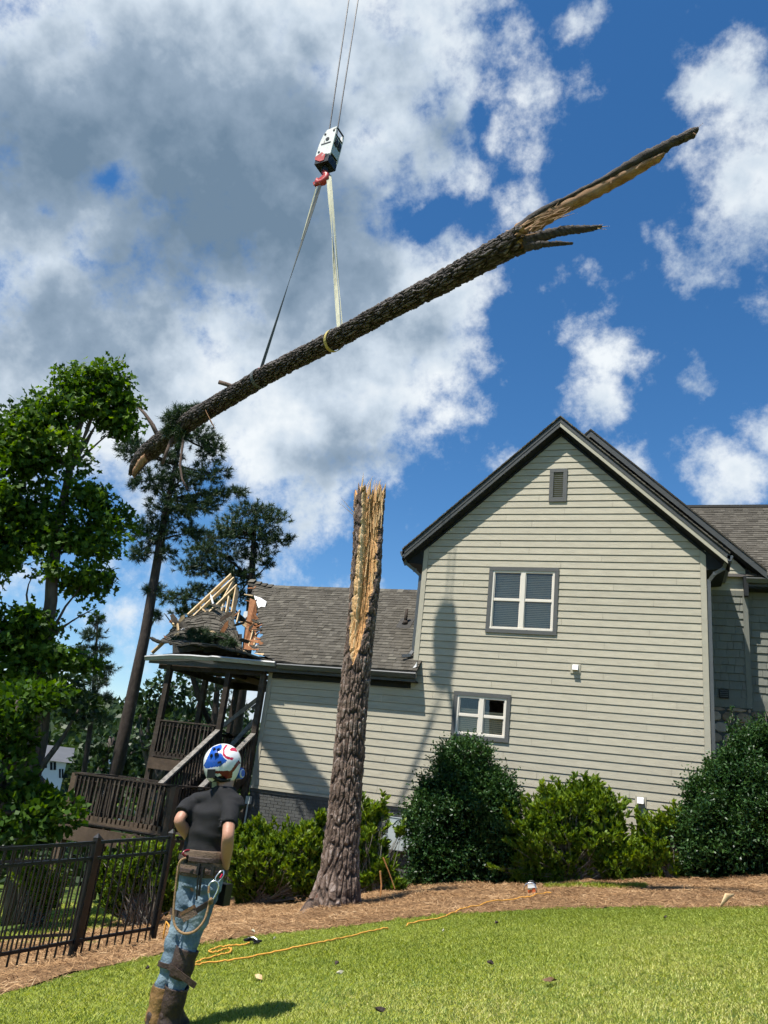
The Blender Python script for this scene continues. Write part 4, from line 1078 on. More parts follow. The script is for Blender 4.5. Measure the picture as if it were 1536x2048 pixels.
def splinters(name, specs, m, parent):
    """specs: (base, tip, width)"""
    mb = MB(); rg = random.Random(len(specs))
    for a, b, w in specs:
        a, b = Vector(a), Vector(b); d = (b-a).normalized(); s_ = d.cross(Vector((.2, .9, .3))).normalized(); t_ = d.cross(s_)
        m_ = a.lerp(b, .55)+s_*rg.uniform(-1, 1)*w*.6
        vs = [a+s_*w, a+t_*w*.5, a-s_*w, a-t_*w*.5, m_+s_*w*.55, m_+t_*w*.35, m_-s_*w*.55, m_-t_*w*.35, b]
        mb.add(vs, [(0, 1, 5, 4), (1, 2, 6, 5), (2, 3, 7, 6), (3, 0, 4, 7), (4, 5, 8), (5, 6, 8), (6, 7, 8), (7, 4, 8)], rg.uniform(.4, .95))
    return tag(mb.build(name, MT[m], parent, tones=True), kind='stuff')

RS = 13.2
stump_px = [(676, 1812, 96), (678, 1775, 88), (679, 1739, 77), (683, 1694, 72), (690, 1604, 64), (699, 1490, 60), (708, 1389, 57), (719.5, 1277, 56), (731, 1164, 58), (737.5, 1052, 58), (739, 1008, 60), (740, 992, 60)]
SP = [PR(x, y, RS) for x, y, w in stump_px]
SRd = [w/2/FOC*(p.dot(CF))*0.99 for (x, y, w), p in zip(stump_px, SP)]
SP[0].z -= .15
stump = thing('broken_pine_trunk', 'tall snapped pine trunk with raw split wood, standing in the straw', 'tree trunk', (SP[0].x, SP[0].y, Gz(SP[0].x, SP[0].y)))
_hz = [p.z for p in SP]
def hsp(y): return float(np.interp(y, [992, 1812], [SP[-1].z, SP[0].z]))
_sy = [1000, 1052, 1110, 1164, 1220, 1277, 1320, 1362]
_sLf = [-.52, -.52, -.62, -.72, -.82, -.86, -.74, -.32]; _sRf = [.95, .92, .82, .70, .56, .38, .12, -.20]
def stump_split(SS, AA, RR, r, tone, smax):
    y = 992+(smax-SS)/smax*(1812-992)           # picture height that the level stands for
    f = np.sin(AA)*np.sign(1)
    lo = np.interp(y, _sy, _sLf); hi = np.interp(y, _sy, _sRf)
    jl = 0.09*vnoise(SS*2.6, 3.3)+0.05*vnoise(SS*7, 8.1); jr = 0.09*vnoise(SS*2.6, 13.3)+0.05*vnoise(SS*7, 18.1)
    lo = lo+jl; hi = hi+jr
    inn = (f > lo) & (f < hi) & (np.cos(AA) > 0) & (y < 1362)
    t = (f-(lo+hi)/2)/np.maximum((hi-lo)/2, .05)
    g1 = vnoise(f*6+SS*0.15, SS*0.35, 4.0); g2 = vnoise(f*24+SS*.5, SS*0.6, 1.0)
    carve = 0.48+0.42*np.abs(t)**2.5+0.22*g1+0.15*g2
    fade = np.clip((1362-y)/90, 0, 1)
    carve = carve*fade+0.96*(1-fade)
    Rn = np.where(inn, RR*np.clip(carve, .25, .98), RR)
    tn = np.where(inn, 0.5+0.45*g1+0.35*g2, tone)
    return Rn, tn, inn.astype(float)
def stump_flare(SS, AA):
    k = np.clip(1-SS/0.75, 0, 1)
    return 1+k**2*(0.20*np.cos(AA*5+1.1)+0.16*np.cos(AA*3-.4)) + k**2*0.42*np.clip(-np.sin(AA), 0, 1)
to_cam = -Vector((SP[3].x, SP[3].y, 0)).normalized()
# E2 = T x E1: with T up and E1 towards the eye, positive angle turns to the picture's right
trunk_o = bark_tube('trunk', SP, SRd, to_cam, 220, 0.0105, 0.066, 0.12, 0.027, [MT['bark'], MT['wood']], stump, 3, split=stump_split, jag=0.36, flare=stump_flare, capdeep=0.5)
rg = random.Random(5); sp = []
topc = SP[-1]
for i in range(46):
    a = rg.uniform(0, 6.28); rr_ = rg.uniform(.12, .235); b = topc+Vector((math.cos(a)*rr_, math.sin(a)*rr_, rg.uniform(-.25, .05)))
    h = rg.uniform(.10, .40); sp.append((b, b+Vector((rg.uniform(-.07, .07), rg.uniform(-.06, .06), h)), rg.uniform(.007, .026)))
for (a, b, w) in (((757, 1003), (752, 962), .012), ((762, 1003), (765, 963), .012), ((764, 1005), (768, 975), .016), ((748, 995), (736, 976), .006), ((725, 1003), (727, 985), .02), ((708, 1031), (675, 1003), .007), ((709, 1027), (680, 993), .008), ((710, 1008), (707, 983), .006), ((722, 1012), (696, 1015), .004), ((760, 1000), (772, 980), .01), ((740, 1005), (742, 985), .01), ((755, 1030), (750, 985), .02), ((764, 1030), (762, 968), .018), ((731, 1020), (735, 992), .02)):
    sp.append((PR(*a, RS-.12), PR(*b, RS-.15), w))
for i in range(60):                               # slivers standing off the split face
    y = rg.uniform(1020, 1330); lo = np.interp(y, _sy, _sLf); hi = np.interp(y, _sy, _sRf); cxx = np.interp(y, [x[1] for x in stump_px][::-1], [x[0] for x in stump_px][::-1])
    f_ = rg.uniform(lo, hi); b = PR(cxx+f_*28, y, RS-.10-.08*rg.random()); h = rg.uniform(.12, .5)
    sp.append((b, b+Vector((rg.uniform(-.03, .03), rg.uniform(-.05, .02), h)), rg.uniform(.005, .014)))
splinters('splinters', sp, 'wood', stump)

# ------------------------------------------------------------------ the lifted log
logt = thing('lifted_pine_log', 'long dark pine log hanging level from two slings in the air', 'log', PY(600, 708, 13.3))
log_px = [(300, 902, 16.6, 18), (322, 884, 16.3, 18.5), (345, 866, 16.0, 18), (385, 838, 15.45, 18), (430, 811, 14.9, 18), (520, 757, 13.96, 17.5), (600, 714, 13.28, 17.5), (680, 673, 12.65, 18), (800, 608, 11.82, 20), (900, 556, 11.25, 22), (960, 524, 10.92, 23.5), (1020, 490, 10.62, 25), (1052, 474, 10.45, 25)]
LP = [PY(x, y, Y) for x, y, Y, w in log_px]
LR = [w/FOC*p.dot(CF) for (x, y, Y, w), p in zip(log_px, LP)]
def log_flare(SS, AA): return 1+0.03*np.sin(SS*2.1+AA)
log_o = bark_tube('trunk', LP, LR, (0, 0, 1), 130, 0.014, 0.062, 0.12, 0.034, [MT['bark_log_shaded'], MT['wood_log_shaded']], logt, 8, jag=0.16, flare=log_flare, capdeep=-0.1, wav=.05)
def slab(name, rows, m, thick, parent, tones=True, seed=0):
    """a torn slab: rows of (px, py, Y, half width px); edges ragged"""
    rg = np.random.default_rng(seed); n = len(rows); k = 60
    tt = np.linspace(0, n-1, k); arr = np.array([[*PY(a, b, c), w] for a, b, c, w in rows])
    A = np.stack([np.interp(tt, np.arange(n), arr[:, i]) for i in range(4)], 1)
    up = np.array(CU); up = up*0.93+np.array(CR)*(-.35); up /= np.linalg.norm(up); back = np.array(CF)
    P = []
    for i in range(k):
        c = A[i, :3]; w = A[i, 3]/FOC*float(Vector(c).dot(CF)); e0, e1 = w*(1+.16*rg.uniform(-1, 1)+.2*float(vnoise(i*.35, seed+.5))), w*(1+.16*rg.uniform(-1, 1)+.2*float(vnoise(i*.35, seed+9.5)))
        ring = []
        for j in range(10):
            t = 2*math.pi*j/10; yy = (e0 if math.sin(t) > 0 else e1)*math.sin(t)*(1+.06*rg.uniform(-1, 1)); zz = thick*math.cos(t)*(1+.12*rg.uniform(-1, 1))
            ring.append(c+up*yy+back*zz)
        P.append(ring)
    P = np.array(P); tn = np.clip(rg.random((k, 10))*.5+.22, 0, 1)
    o = gridmesh(name, P, MT[m], parent, cyc=True, tone=tn)
    return o
# raw wood of the long sliver, bark along its upper side
slab('split_wood', [(1010, 488, 10.6, 18), (1050, 460, 10.4, 19), (1100, 431, 10.2, 15), (1150, 404, 10.0, 12), (1220, 369, 9.75, 11), (1290, 331, 9.5, 10), (1316, 317, 9.4, 8), (1324, 313, 9.38, 4)], 'wood_log_shaded', .12, logt, seed=2)
slab('bark_strip', [(1030, 462, 10.35, 9), (1080, 426, 10.2, 8), (1150, 389, 9.95, 6), (1220, 353, 9.68, 8), (1290, 314, 9.42, 12), (1340, 288, 9.25, 11), (1385, 266, 9.1, 9), (1392, 262, 9.08, 5)], 'bark_log_shaded', .09, logt, seed=3)
slab('bark_strip', [(1045, 484, 10.4, 14), (1090, 469, 10.25, 11), (1140, 460, 10.1, 10), (1180, 457, 9.95, 7), (1202, 454, 9.9, 3)], 'bark_log_shaded', .06, logt, seed=4)
slab('bark_strip', [(1045, 494, 10.45, 10), (1085, 489, 10.3, 7), (1120, 487, 10.15, 5), (1145, 487, 10.05, 2)], 'bark_log_shaded', .05, logt, seed=5)
sp = []; rg = random.Random(8)
for (a, b, Y, w) in (((1195, 455), (1221, 452), 9.88, .01), ((1195, 457), (1215, 459), 9.88, .008), ((1190, 452), (1208, 449), 9.88, .008), ((1388, 262), (1408, 245), 9.05, .006), ((1386, 266), (1394, 272), 9.05, .012), ((1380, 258), (1393, 257), 9.05, .014), ((1045, 452), (1080, 425), 10.2, .03), ((1050, 460), (1100, 432), 10.2, .03), ((1110, 415), (1118, 402), 9.95, .008), ((1222, 366), (1221, 352), 9.6, .008), ((1140, 415), (1124, 428), 9.9, .006), ((1272, 338), (1285, 322), 9.4, .01), ((1060, 462), (1085, 440), 10.15, .025)):
    sp.append((PY(*a, Y), PY(*b, Y), w))
for i in range(40):
    x = rg.uniform(1045, 1150); y = 1000-x*.515+rg.uniform(-14, 14); sp.append((PY(x, y, 10.05), PY(x+rg.uniform(15, 45), y-rg.uniform(4, 22), 9.95), rg.uniform(.004, .014)))
splinters('splinters', sp, 'wood_log_shaded', logt)
# torn lower end, hanging slab with pale sawn face, branch stubs
lower = bark_tube('torn_end', [PY(322, 884, 16.3), PY(300, 900, 16.6), PY(283, 915, 16.8), PY(270, 935, 17.0), PY(264, 950, 17.05)], [.24, .24, .22, .17, .10], (0, 0, 1), 60, .02, .06, .1, .025, [MT['bark_log_shaded'], MT['wood_log_shaded']], logt, 12, jag=.1)
slab('split_wood', [(292, 914, 16.3, 8), (279, 928, 16.5, 8), (268, 945, 16.7, 6), (266, 951, 16.75, 3)], 'wood_log_shaded', .06, logt, seed=6)
slab('bark_strip', [(384, 822, 15.2, 8), (400, 819, 15.0, 9), (415, 820, 14.9, 8), (420, 826, 14.85, 4)], 'bark_log_shaded', .1, logt, seed=7)
slab('split_wood', [(413, 825, 14.75, 7), (419, 838, 14.75, 9), (425, 848, 14.75, 7), (428, 855, 14.75, 3)], 'wood_log_shaded', .05, logt, seed=8)
def branch(parent, name, pts, r0, r1, m='bark', n=8, seed=0):
    pts = [PY(*p) for p in pts]; k = len(pts)
    return MB().tube(pts, [r0+(r1-r0)*i/(k-1) for i in range(k)], n, wob=.18, rng=random.Random(seed), tone=.45).build(name, MT[m], parent, smooth=True, tones=True)
branch(logt, 'branch_stub', [(472, 777, 14.4), (455, 769, 14.35), (438, 764, 14.3)], .065, .05, seed=1)
branch(logt, 'branch', [(318, 878, 16.2), (305, 850, 16.1), (290, 828, 16.0), (272, 808, 15.9)], .07, .035, seed=2)
branch(logt, 'branch', [(350, 838, 15.7), (346, 870, 15.6), (336, 898, 15.5), (324, 928, 15.5)], .05, .04, seed=3)
branch(logt, 'branch', [(364, 850, 15.6), (366, 885, 15.5), (360, 930, 15.5), (364, 958, 15.5), (374, 978, 15.5)], .04, .025, seed=4)

# ------------------------------------------------------------------ crane hook block, cables, slings
MT['block_white'] = mat('worn_white_paint', two((0.60, 0.61, 0.58), 0.1), 5, 0.5, 0.2, fleck=(8, 0.66, (0.16, 0.14, 0.12)))
MT['block_red'] = mat('red_paint', two((0.42, 0.05, 0.045), 0.2), 6, 0.45, fleck=(9, 0.66, (0.5, 0.4, 0.38)))
MT['block_dark'] = mat('greasy_steel', two((0.03, 0.032, 0.034), 0.2), 8, 0.4, metal=0.6)
MT['cable'] = mat('wire_rope', two((0.035, 0.036, 0.038), 0.2), 30, 0.45, metal=0.5)
MT['sling'] = mat('pale_sling_webbing', two((0.46, 0.45, 0.33), 0.12), 14, 0.8)
MT['sling_dark'] = mat('dark_sling_webbing', two((0.10, 0.11, 0.11), 0.15), 14, 0.8)
MT['sling_yellow'] = mat('yellow_sling_wrap', two((0.50, 0.40, 0.14), 0.12), 14, 0.8)
RB = 15.7; BSC = 0.76
BC = PR(658, 303, RB)
HK = PR(650, 366, RB)
cdir = -Vector((BC.x, BC.y, 0)).normalized(); crt = Vector((-cdir.y, cdir.x, 0))
if crt.dot(CR) < 0: crt = -crt
aa = R_(38)
bn = (cdir*math.cos(aa) - crt*math.sin(aa)).normalized()          # outward normal of the lit cheek plate
bw = Vector((0, 0, 1)).cross(bn).normalized()
if bw.dot(crt) < 0: bw = -bw
bu = (Vector((0, 0, 1)) + crt*.06).normalized()
def BL(w, n, u): return BC + (bw*w + bn*n + bu*u)*BSC
block = thing('crane_hook_block', 'white crane hook block with red lower plates above the lifted log', 'hook block', BL(0, 0, -.7))
plate = [(-.10, .74), (.27, .78), (.29, .60), (.29, -.38), (.20, -.62), (-.05, -.66), (-.27, -.52), (-.30, -.30), (-.28, .15), (-.22, .48)]
for sgn in (1, -1):
    p = MB().prism([BL(w, sgn*.20, u) for w, u in plate], bn*(.035*sgn)).build('cheek_plate', MT['block_white'], block)
    MB().prism([BL(w, sgn*.242, u) for w, u in ((-.29, -.40), (-.06, -.26), (.10, -.40), (.10, -.645), (-.05, -.66), (-.27, -.52))], bn*(.02*sgn)).build('red_weight', MT['block_red'], p)
    for (w, u, r) in ((.02, .30, .055), (-.12, .55, .03), (.2, .62, .03), (-.2, -.2, .03), (.12, -.44, .05)):
        MB().tube([BL(w, sgn*.23, u), BL(w, sgn*.262, u)], r, 12).build('bolt', MT['block_dark'], p)
    MB().obox(BL(.0, sgn*.24, .12), bw*.14, bu*.02, bn*.012).build('slot', MT['block_dark'], p)
for n_ in (-.1, .1):
    MB().tube([BL(.0, n_-.06, .22), BL(.0, n_+.06, .22)], .26, 28).build('sheave', MT['block_dark'], block, smooth=False)
for (w, u) in ((.27, .76), (.285, .45), (.285, .1), (.24, -.3)):
    MB().tube([BL(w, -.2, u), BL(w, .2, u)], .022, 8).build('spacer_bar', MT['block_dark'], block)
MB().obox(BL(.27, 0, .28), bw*.012, bn*.15, bu*.13).build('guard_plate', MT['block_white'], block)
MB().obox(BL(.27, 0, -.10), bw*.012, bn*.14, bu*.16).build('guard_plate', MT['steelbox'], block)
MB().obox(BL(.0, 0, -.55), bw*.20, bn*.19, bu*.12).build('trunnion', MT['block_dark'], block)
MB().tube([BL(.02, 0, -.62), BL(.02, 0, -.90)], [.10, .075], 12).build('swivel', MT['block_dark'], block)
# hook: a thick J of red steel
hp = [BL(.02, 0, -.86), BL(.05, .0, -.98), BL(.17, 0, -1.08), BL(.19, 0, -1.22), BL(.08, 0, -1.34), BL(-.08, 0, -1.34), BL(-.18, 0, -1.24), BL(-.19, 0, -1.12)]
MB().tube(hp, [.07, .075, .08, .085, .09, .08, .065, .04], 10).build('hook', MT['block_red'], block, smooth=True)
pin = MB().beam(BL(-.30, -.05, -1.30), BL(.22, .02, -1.10), .10, .10).build('master_link', MT['block_red'], block)
CA0, CA1 = PR(658.5, 262, RB), PR(697.5, 0, RB); CB0, CB1 = PR(674, 266, RB), PR(716, 0, RB)
for a, b, lb in ((CA0, CA1, 'thin steel crane cable running up from the hook block, the left of two'), (CB0, CB1, 'thin steel crane cable running up from the hook block, the right of two')):
    d = b-a
    o = MB().tube([a-d*.08, a, b, a+d*1.35], .017, 8).build('crane_cable', MT['cable'], None)
    tag(o, lb, 'cable', 'crane cables')
def ribbon(mb, a, b, w, th, twist=0.0, sag=0.0, n=14, side=None):
    a, b = Vector(a), Vector(b); d = (b-a).normalized(); s0 = (side or d.cross(Vector((CF)))).normalized(); s0 = (s0-d*s0.dot(d)).normalized(); t0 = d.cross(s0); rows = []
    for i in range(n+1):
        t = i/n; ang = twist*t; s_ = s0*math.cos(ang)+t0*math.sin(ang); q_ = d.cross(s_); c = a.lerp(b, t)+Vector((0, 0, -sag*math.sin(math.pi*t)))
        rows.append([c-s_*w/2-q_*th/2, c+s_*w/2-q_*th/2, c+s_*w/2+q_*th/2, c-s_*w/2+q_*th/2])
    vs = [p for r_ in rows for p in r_]
    fs = [(i*4+k, i*4+(k+1) % 4, (i+1)*4+(k+1) % 4, (i+1)*4+k) for i in range(n) for k in range(4)]
    mb.add(vs, fs)
def wrap(mb, x, y, Y, r, w, th=.012, tilt=0.0):
    """band round the log at a measured place"""
    c = PY(x, y, Y); i = min(range(len(LP)), key=lambda k: (LP[k]-c).length); T = (LP[min(i+1, len(LP)-1)]-LP[max(i-1, 0)]).normalized()
    e1 = T.cross(Vector((0, 0, 1))).normalized(); e2 = e1.cross(T); n = 28; vs = []
    for k in range(n):
        a = 2*math.pi*k/n; o_ = e1*math.cos(a)+e2*math.sin(a); cc = c+T*(tilt*math.sin(a))
        vs += [cc+o_*r-T*w/2, cc+o_*(r+th)-T*w/2, cc+o_*(r+th)+T*w/2, cc+o_*r+T*w/2]
    fs = [(k*4+j, k*4+(j+1) % 4, ((k+1) % n)*4+(j+1) % 4, ((k+1) % n)*4+j) for k in range(n) for j in range(4)]
    mb.add(vs, fs)
SA, SBp = PY(520, 744, 13.95), PY(680, 655, 12.62)
HA, HB = PR(637, 372, RB-.05), PR(656, 352, RB-.1)
sl = thing('lifting_sling', 'dark webbing sling from the hook down to the branchy end of the log', 'sling', SA, 'lifting slings')
mb = MB(); ribbon(mb, HA+bw*.05, SA, .075, .012, 2.6); mb.build('webbing', MT['sling_dark'], sl)
mb = MB(); ribbon(mb, HA-bw*.05, HA.lerp(SA, .30), .032, .01, 1.2); mb.build('webbing', MT['sling'], sl)
mb = MB(); wrap(mb, 519, 757, 13.96, .225, .10); mb.build('choker', MT['sling_dark'], sl)
MB().obox(SA+Vector((0, 0, .03)), (.05, 0, 0), (0, .05, 0), (0, 0, .06)).build('shackle', MT['block_red'], sl)
sl = thing('lifting_sling', 'pale webbing sling from the hook down to the middle of the log', 'sling', SBp, 'lifting slings')
mb = MB(); ribbon(mb, HB, SBp+Vector((-.03, 0, 0)), .085, .012, 3.6); ribbon(mb, HB+bw*.06, SBp+Vector((.05, 0, 0)), .06, .012, -2.0); mb.build('webbing', MT['sling'], sl)
mb = MB(); wrap(mb, 667, 681, 12.75, .222, .075, tilt=.06); mb.build('choker', MT['sling_yellow'], sl)

# ================================================================== the worker
MT['skin'] = mat('sunburnt_skin', [(0.3, (0.36, 0.17, 0.105)), (0.7, (0.50, 0.27, 0.18))], 5, 0.5, 0.15, 80, spec=0.4)
MT['shirt'] = mat('black_tshirt', two((0.013, 0.013, 0.014), 0.25), 14, 0.85, 0.35, 180)
MT['jeans'] = mat('blue_jeans', [(0.3, (0.065, 0.10, 0.13)), (0.5, (0.12, 0.175, 0.215)), (0.72, (0.24, 0.31, 0.345))], 7, 0.9, 0.5, 60)
MT['leather'] = mat('brown_leather', [(0.3, (0.075, 0.04, 0.018)), (0.7, (0.18, 0.10, 0.045))], 10, 0.6, 0.4, 40)
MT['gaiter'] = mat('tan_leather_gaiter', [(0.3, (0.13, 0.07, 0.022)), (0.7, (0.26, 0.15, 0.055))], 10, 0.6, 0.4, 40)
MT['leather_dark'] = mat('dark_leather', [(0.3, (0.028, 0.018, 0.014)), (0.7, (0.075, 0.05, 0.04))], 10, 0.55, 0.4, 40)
MT['saddle'] = mat('brown_saddle_webbing', two((0.12, 0.082, 0.055), 0.25), 22, 0.8, 0.4, 90)
MT['helm_white'] = mat('helmet_white', two((0.74, 0.74, 0.73), 0.03), 3, 0.22, spec=0.5)
MT['helm_blue'] = mat('helmet_blue', two((0.012, 0.085, 0.42), 0.2), 4, 0.22, spec=0.5)
MT['helm_red'] = mat('helmet_red', two((0.50, 0.025, 0.06), 0.15), 4, 0.25, spec=0.5)
MT['helm_dred'] = mat('helmet_dark_red', two((0.16, 0.008, 0.014), 0.15), 4, 0.25, spec=0.5)
MT['black_plastic'] = mat('black_plastic', two((0.010, 0.010, 0.011), 0.2), 8, 0.4)
MT['olive'] = mat('olive_plastic', two((0.25, 0.25, 0.15), 0.1), 8, 0.5)
MT['alloy'] = mat('polished_alloy', two((0.65, 0.66, 0.67), 0.05), 8, 0.25, metal=0.9)
MT['rope_tan'] = mat('tan_rope', two((0.30, 0.19, 0.095), 0.3), 60, 0.85, 0.6, 200)
MT['rope_orange'] = mat('orange_rope', [(0.3, (0.62, 0.27, 0.035)), (0.7, (0.80, 0.42, 0.08))], 60, 0.8, 0.6, 200)
MT['ink'] = mat('tattoo_ink', two((0.05, 0.045, 0.05), 0.2), 20, 0.6)
J = dict(head=(445, 1530, 6.10), neck=(450, 1580, 6.05), chest=(428, 1625, 6.05), waist=(410, 1690, 6.07), pel=(404, 1745, 6.07), Rs=(461, 1607, 5.95), Ls=(387, 1601, 6.16), Re=(456, 1674, 5.76), Rw=(451, 1735, 5.99),
         Le=(356, 1640, 6.0), Lw=(394, 1696, 6.20), Rh=(419, 1768, 6.01), Rk=(369, 1915, 6.0), Ra=(335, 2052, 6.05), Lh=(385, 1765, 6.12), Lk=(342, 1918, 6.07), La=(311, 2047, 6.08))
J = {k: PR(*v) for k, v in J.items()}
facing = Vector((0.139, 0.990, 0)); sidev = Vector((0.990, -0.139, 0))
person = thing('person', 'worker in black shirt, jeans and red white blue helmet, hands at the belt', 'person', (-3.07, 5.23, -1.72))
def skinbody():
    vs = []; ed = []; rd = []
    def v(p, r, par=None):
        vs.append(tuple(p)); rd.append(r if isinstance(r, tuple) else (r, r)); i = len(vs)-1
        if par is not None: ed.append((par, i))
        return i
    pel = v(J['pel'], (.13, .10)); wa = v(J['waist'], (.125, .095), pel); ch = v(J['chest']-Vector((0, 0, .02)), (.11, .08), wa)
    ub = v(J['neck']-Vector((0, 0, .09)), (.07, .055), ch); nk = v(J['neck']+Vector((0, 0, .045)), .056, ub)
    h0 = v(J['head']+facing*.03+Vector((0, 0, -.05)), .075, nk); h1 = v(J['head']+Vector((0, 0, .03)), .095, h0); v(J['head']+Vector((0, 0, .09))-facing*.02, .075, h1)
    ja = v(J['head']+facing*.10+Vector((0, 0, -.045)), .035, h0); no = v(J['head']+facing*.125+Vector((0, 0, .015)), .014, h1)
    for s, S_, E_, W_ in ((1, 'Rs', 'Re', 'Rw'), (-1, 'Ls', 'Le', 'Lw')):
        sh = v(J[S_].lerp(J['neck'], .12)-Vector((0, 0, .055)), .04, ub); um = v(J[S_].lerp(J[E_], .6), .047, sh); el = v(J[E_], .043, um)
        fm = v(J[E_].lerp(J[W_], .35), .046, el); fw = v(J[E_].lerp(J[W_], .75), .035, fm); wr = v(J[W_], .028, fw)
        hd = (facing*.75 - sidev*s*.55 + Vector((0, 0, -.15))).normalized(); pm = v(J[W_]+hd*.055, (.036, .022), wr)
        across = Vector((0, 0, 1))
        for k, ln in enumerate((.078, .09, .085, .068)):
            o = across*(.032-.021*k); a_ = v(J[W_]+hd*.095+o, .0095, pm); b_ = v(J[W_]+hd*(.095+ln*.5)+o-sidev*s*.012, .0088, a_); v(J[W_]+hd*(.095+ln*.9)+o-sidev*s*.035, .0075, b_)
        t1 = v(J[W_]+hd*.04+across*.045, .011, pm); v(J[W_]+hd*.075+across*.072, .009, t1)
    for H_, K_, A_ in (('Rh', 'Rk', 'Ra'), ('Lh', 'Lk', 'La')):
        h = v(J[H_], .085, pel); k = v(J[K_], .052, h); a = v(J[A_], .038, k); v(J[A_]+facing*.14+Vector((0, 0, -.05)), .035, a)
    me = bpy.data.meshes.new('body'); me.from_pydata(vs, ed, []); me.update(); me.materials.append(MT['skin'])
    o = bpy.data.objects.new('body', me); COL.objects.link(o)
    o.modifiers.new('skin', 'SKIN')
    lay = me.skin_vertices[0].data if me.skin_vertices else None
    if lay is None:
        bm = bmesh.new(); bm.from_mesh(me); bm.verts.layers.skin.verify(); bm.to_mesh(me); bm.free(); lay = me.skin_vertices[0].data
    for i, r in enumerate(rd):
        lay[i].radius = r; lay[i].use_root = (i == 0)
    sb = o.modifiers.new('round', 'SUBSURF'); sb.levels = 2; sb.render_levels = 2
    o.modifiers['skin'].use_smooth_shade = True
    o.parent = person; o.matrix_parent_inverse = parent_matrix(person).inverted()
    return o
body = skinbody()
def loft(mb, secs, n=28, wr=0.0, wf=18.0, seed=0.0, cap=True):
    """secs: (centre, side axis, front axis, half side, half front)"""
    m = len(secs); K = 8; P = []
    for i in range((m-1)*K+1):
        t = i/K; a = min(int(t), m-2); f = t-a; f2 = f*f*(3-2*f)
        A, B = secs[a], secs[a+1]; c = Vector(A[0]).lerp(Vector(B[0]), f); s_ = Vector(A[1]).lerp(Vector(B[1]), f2); q_ = Vector(A[2]).lerp(Vector(B[2]), f2); ra, rb = A[3]+(B[3]-A[3])*f2, A[4]+(B[4]-A[4])*f2
        ring = []
        for k in range(n):
            an = 2*math.pi*k/n; d = s_*(math.cos(an)*ra)+q_*(math.sin(an)*rb); p = c+d
            w_ = wr*(float(vnoise(p.x*wf*.22+seed+p.z*4, p.y*wf*.22, p.z*wf))+.4*float(vnoise(p.x*wf*.6+seed, p.y*wf*.6, p.z*wf*1.7)))
            ring.append(p+d.normalized()*w_)
        P.append(ring)
    N_ = len(P); vs = [p for r_ in P for p in r_]; fs = [(i*n+k, i*n+(k+1) % n, (i+1)*n+(k+1) % n, (i+1)*n+k) for i in range(N_-1) for k in range(n)]
    if cap: fs += [tuple(range(n-1, -1, -1)), tuple((N_-1)*n+k for k in range(n))]
    mb.add(vs, fs)
def fuse(o, vox=.011, sm=4):
    r = o.modifiers.new('fuse', 'REMESH'); r.mode = 'VOXEL'; r.voxel_size = vox; r.use_smooth_shade = True
    s_ = o.modifiers.new('smooth', 'SMOOTH'); s_.factor = .5; s_.iterations = sm
    return o
def limb_axes(a, b):
    d = (Vector(b)-Vector(a)).normalized(); s_ = d.cross(facing)
    if s_.length < .05: s_ = d.cross(sidev)
    s_.normalize(); return s_, s_.cross(d)
SD = (J['Rs']-J['Ls']).normalized(); FD = Vector((0, 0, 1)).cross(SD).normalized()
if FD.dot(facing) < 0: FD = -FD
# shirt
mb = MB(); up = Vector((0, 0, 1))
loft(mb, [(J['pel']+up*.09, SD, FD, .168, .130), (J['waist']+up*.03, SD, FD, .158, .122), (J['waist'].lerp(J['chest'], .55), SD, FD, .168, .124), (J['chest']+up*.0, SD, FD, .186, .128), (J['neck']-up*.095, SD, FD, .190, .112), (J['neck']-up*.045, SD, FD, .165, .10), (J['neck']-up*.005, SD, FD, .098, .085), (J['neck']+up*.025, SD, FD, .074, .076)], wr=.014, wf=17)
for S_, E_, e in (('Rs', 'Re', .66), ('Ls', 'Le', .74)):
    a, b = J[S_], J[E_]; s_, q_ = limb_axes(a, b); inn = J['neck'].lerp(a, .55)-up*.03
    loft(mb, [(inn, s_, q_, .05, .065), (a.lerp(b, .02)-up*.02, s_, q_, .064, .066), (a.lerp(b, .35), s_, q_, .062, .066), (a.lerp(b, e), s_, q_, .060, .064)], wr=.009, wf=20, seed=3)
LX = (J['Ls']-J['neck']); RX = (J['Rs']-J['neck'])
loft(mb, [(J['Ls']+up*.0, up, FD, .052, .060), (J['neck']+LX*.62-up*.02, up, FD, .060, .078), (J['neck']+LX*.25-up*.035, up, FD, .072, .09), (J['neck']+RX*.25-up*.035, up, FD, .072, .09), (J['neck']+RX*.62-up*.02, up, FD, .060, .078), (J['Rs']+up*.0, up, FD, .052, .060)], wr=.004, wf=14)
shirt = fuse(mb.build('shirt', MT['shirt'], person), .0105, 3)
# jeans
mb = MB()
loft(mb, [(J['pel']+up*.10, SD, FD, .163, .122), (J['pel'], SD, FD, .172, .130), (J['pel']-up*.09, SD, FD, .165, .122)], wr=.004)
for k, (H_, K_, A_) in enumerate((('Rh', 'Rk', 'Ra'), ('Lh', 'Lk', 'La'))):
    h, kn, an = J[H_], J[K_], J[A_]; s_, q_ = limb_axes(h, kn)
    loft(mb, [(h+up*.05, s_, q_, .088, .104), (h.lerp(kn, .3), s_, q_, .083, .092), (h.lerp(kn, .7), s_, q_, .067, .073), (kn, s_, q_, .059, .065), (kn.lerp(an, .35), s_, q_, .056, .061), (kn.lerp(an, .8), s_, q_, .052, .056)], wr=.014, wf=26, seed=5+k*7)
fuse(mb.build('jeans', MT['jeans'], person), .0075, 1)
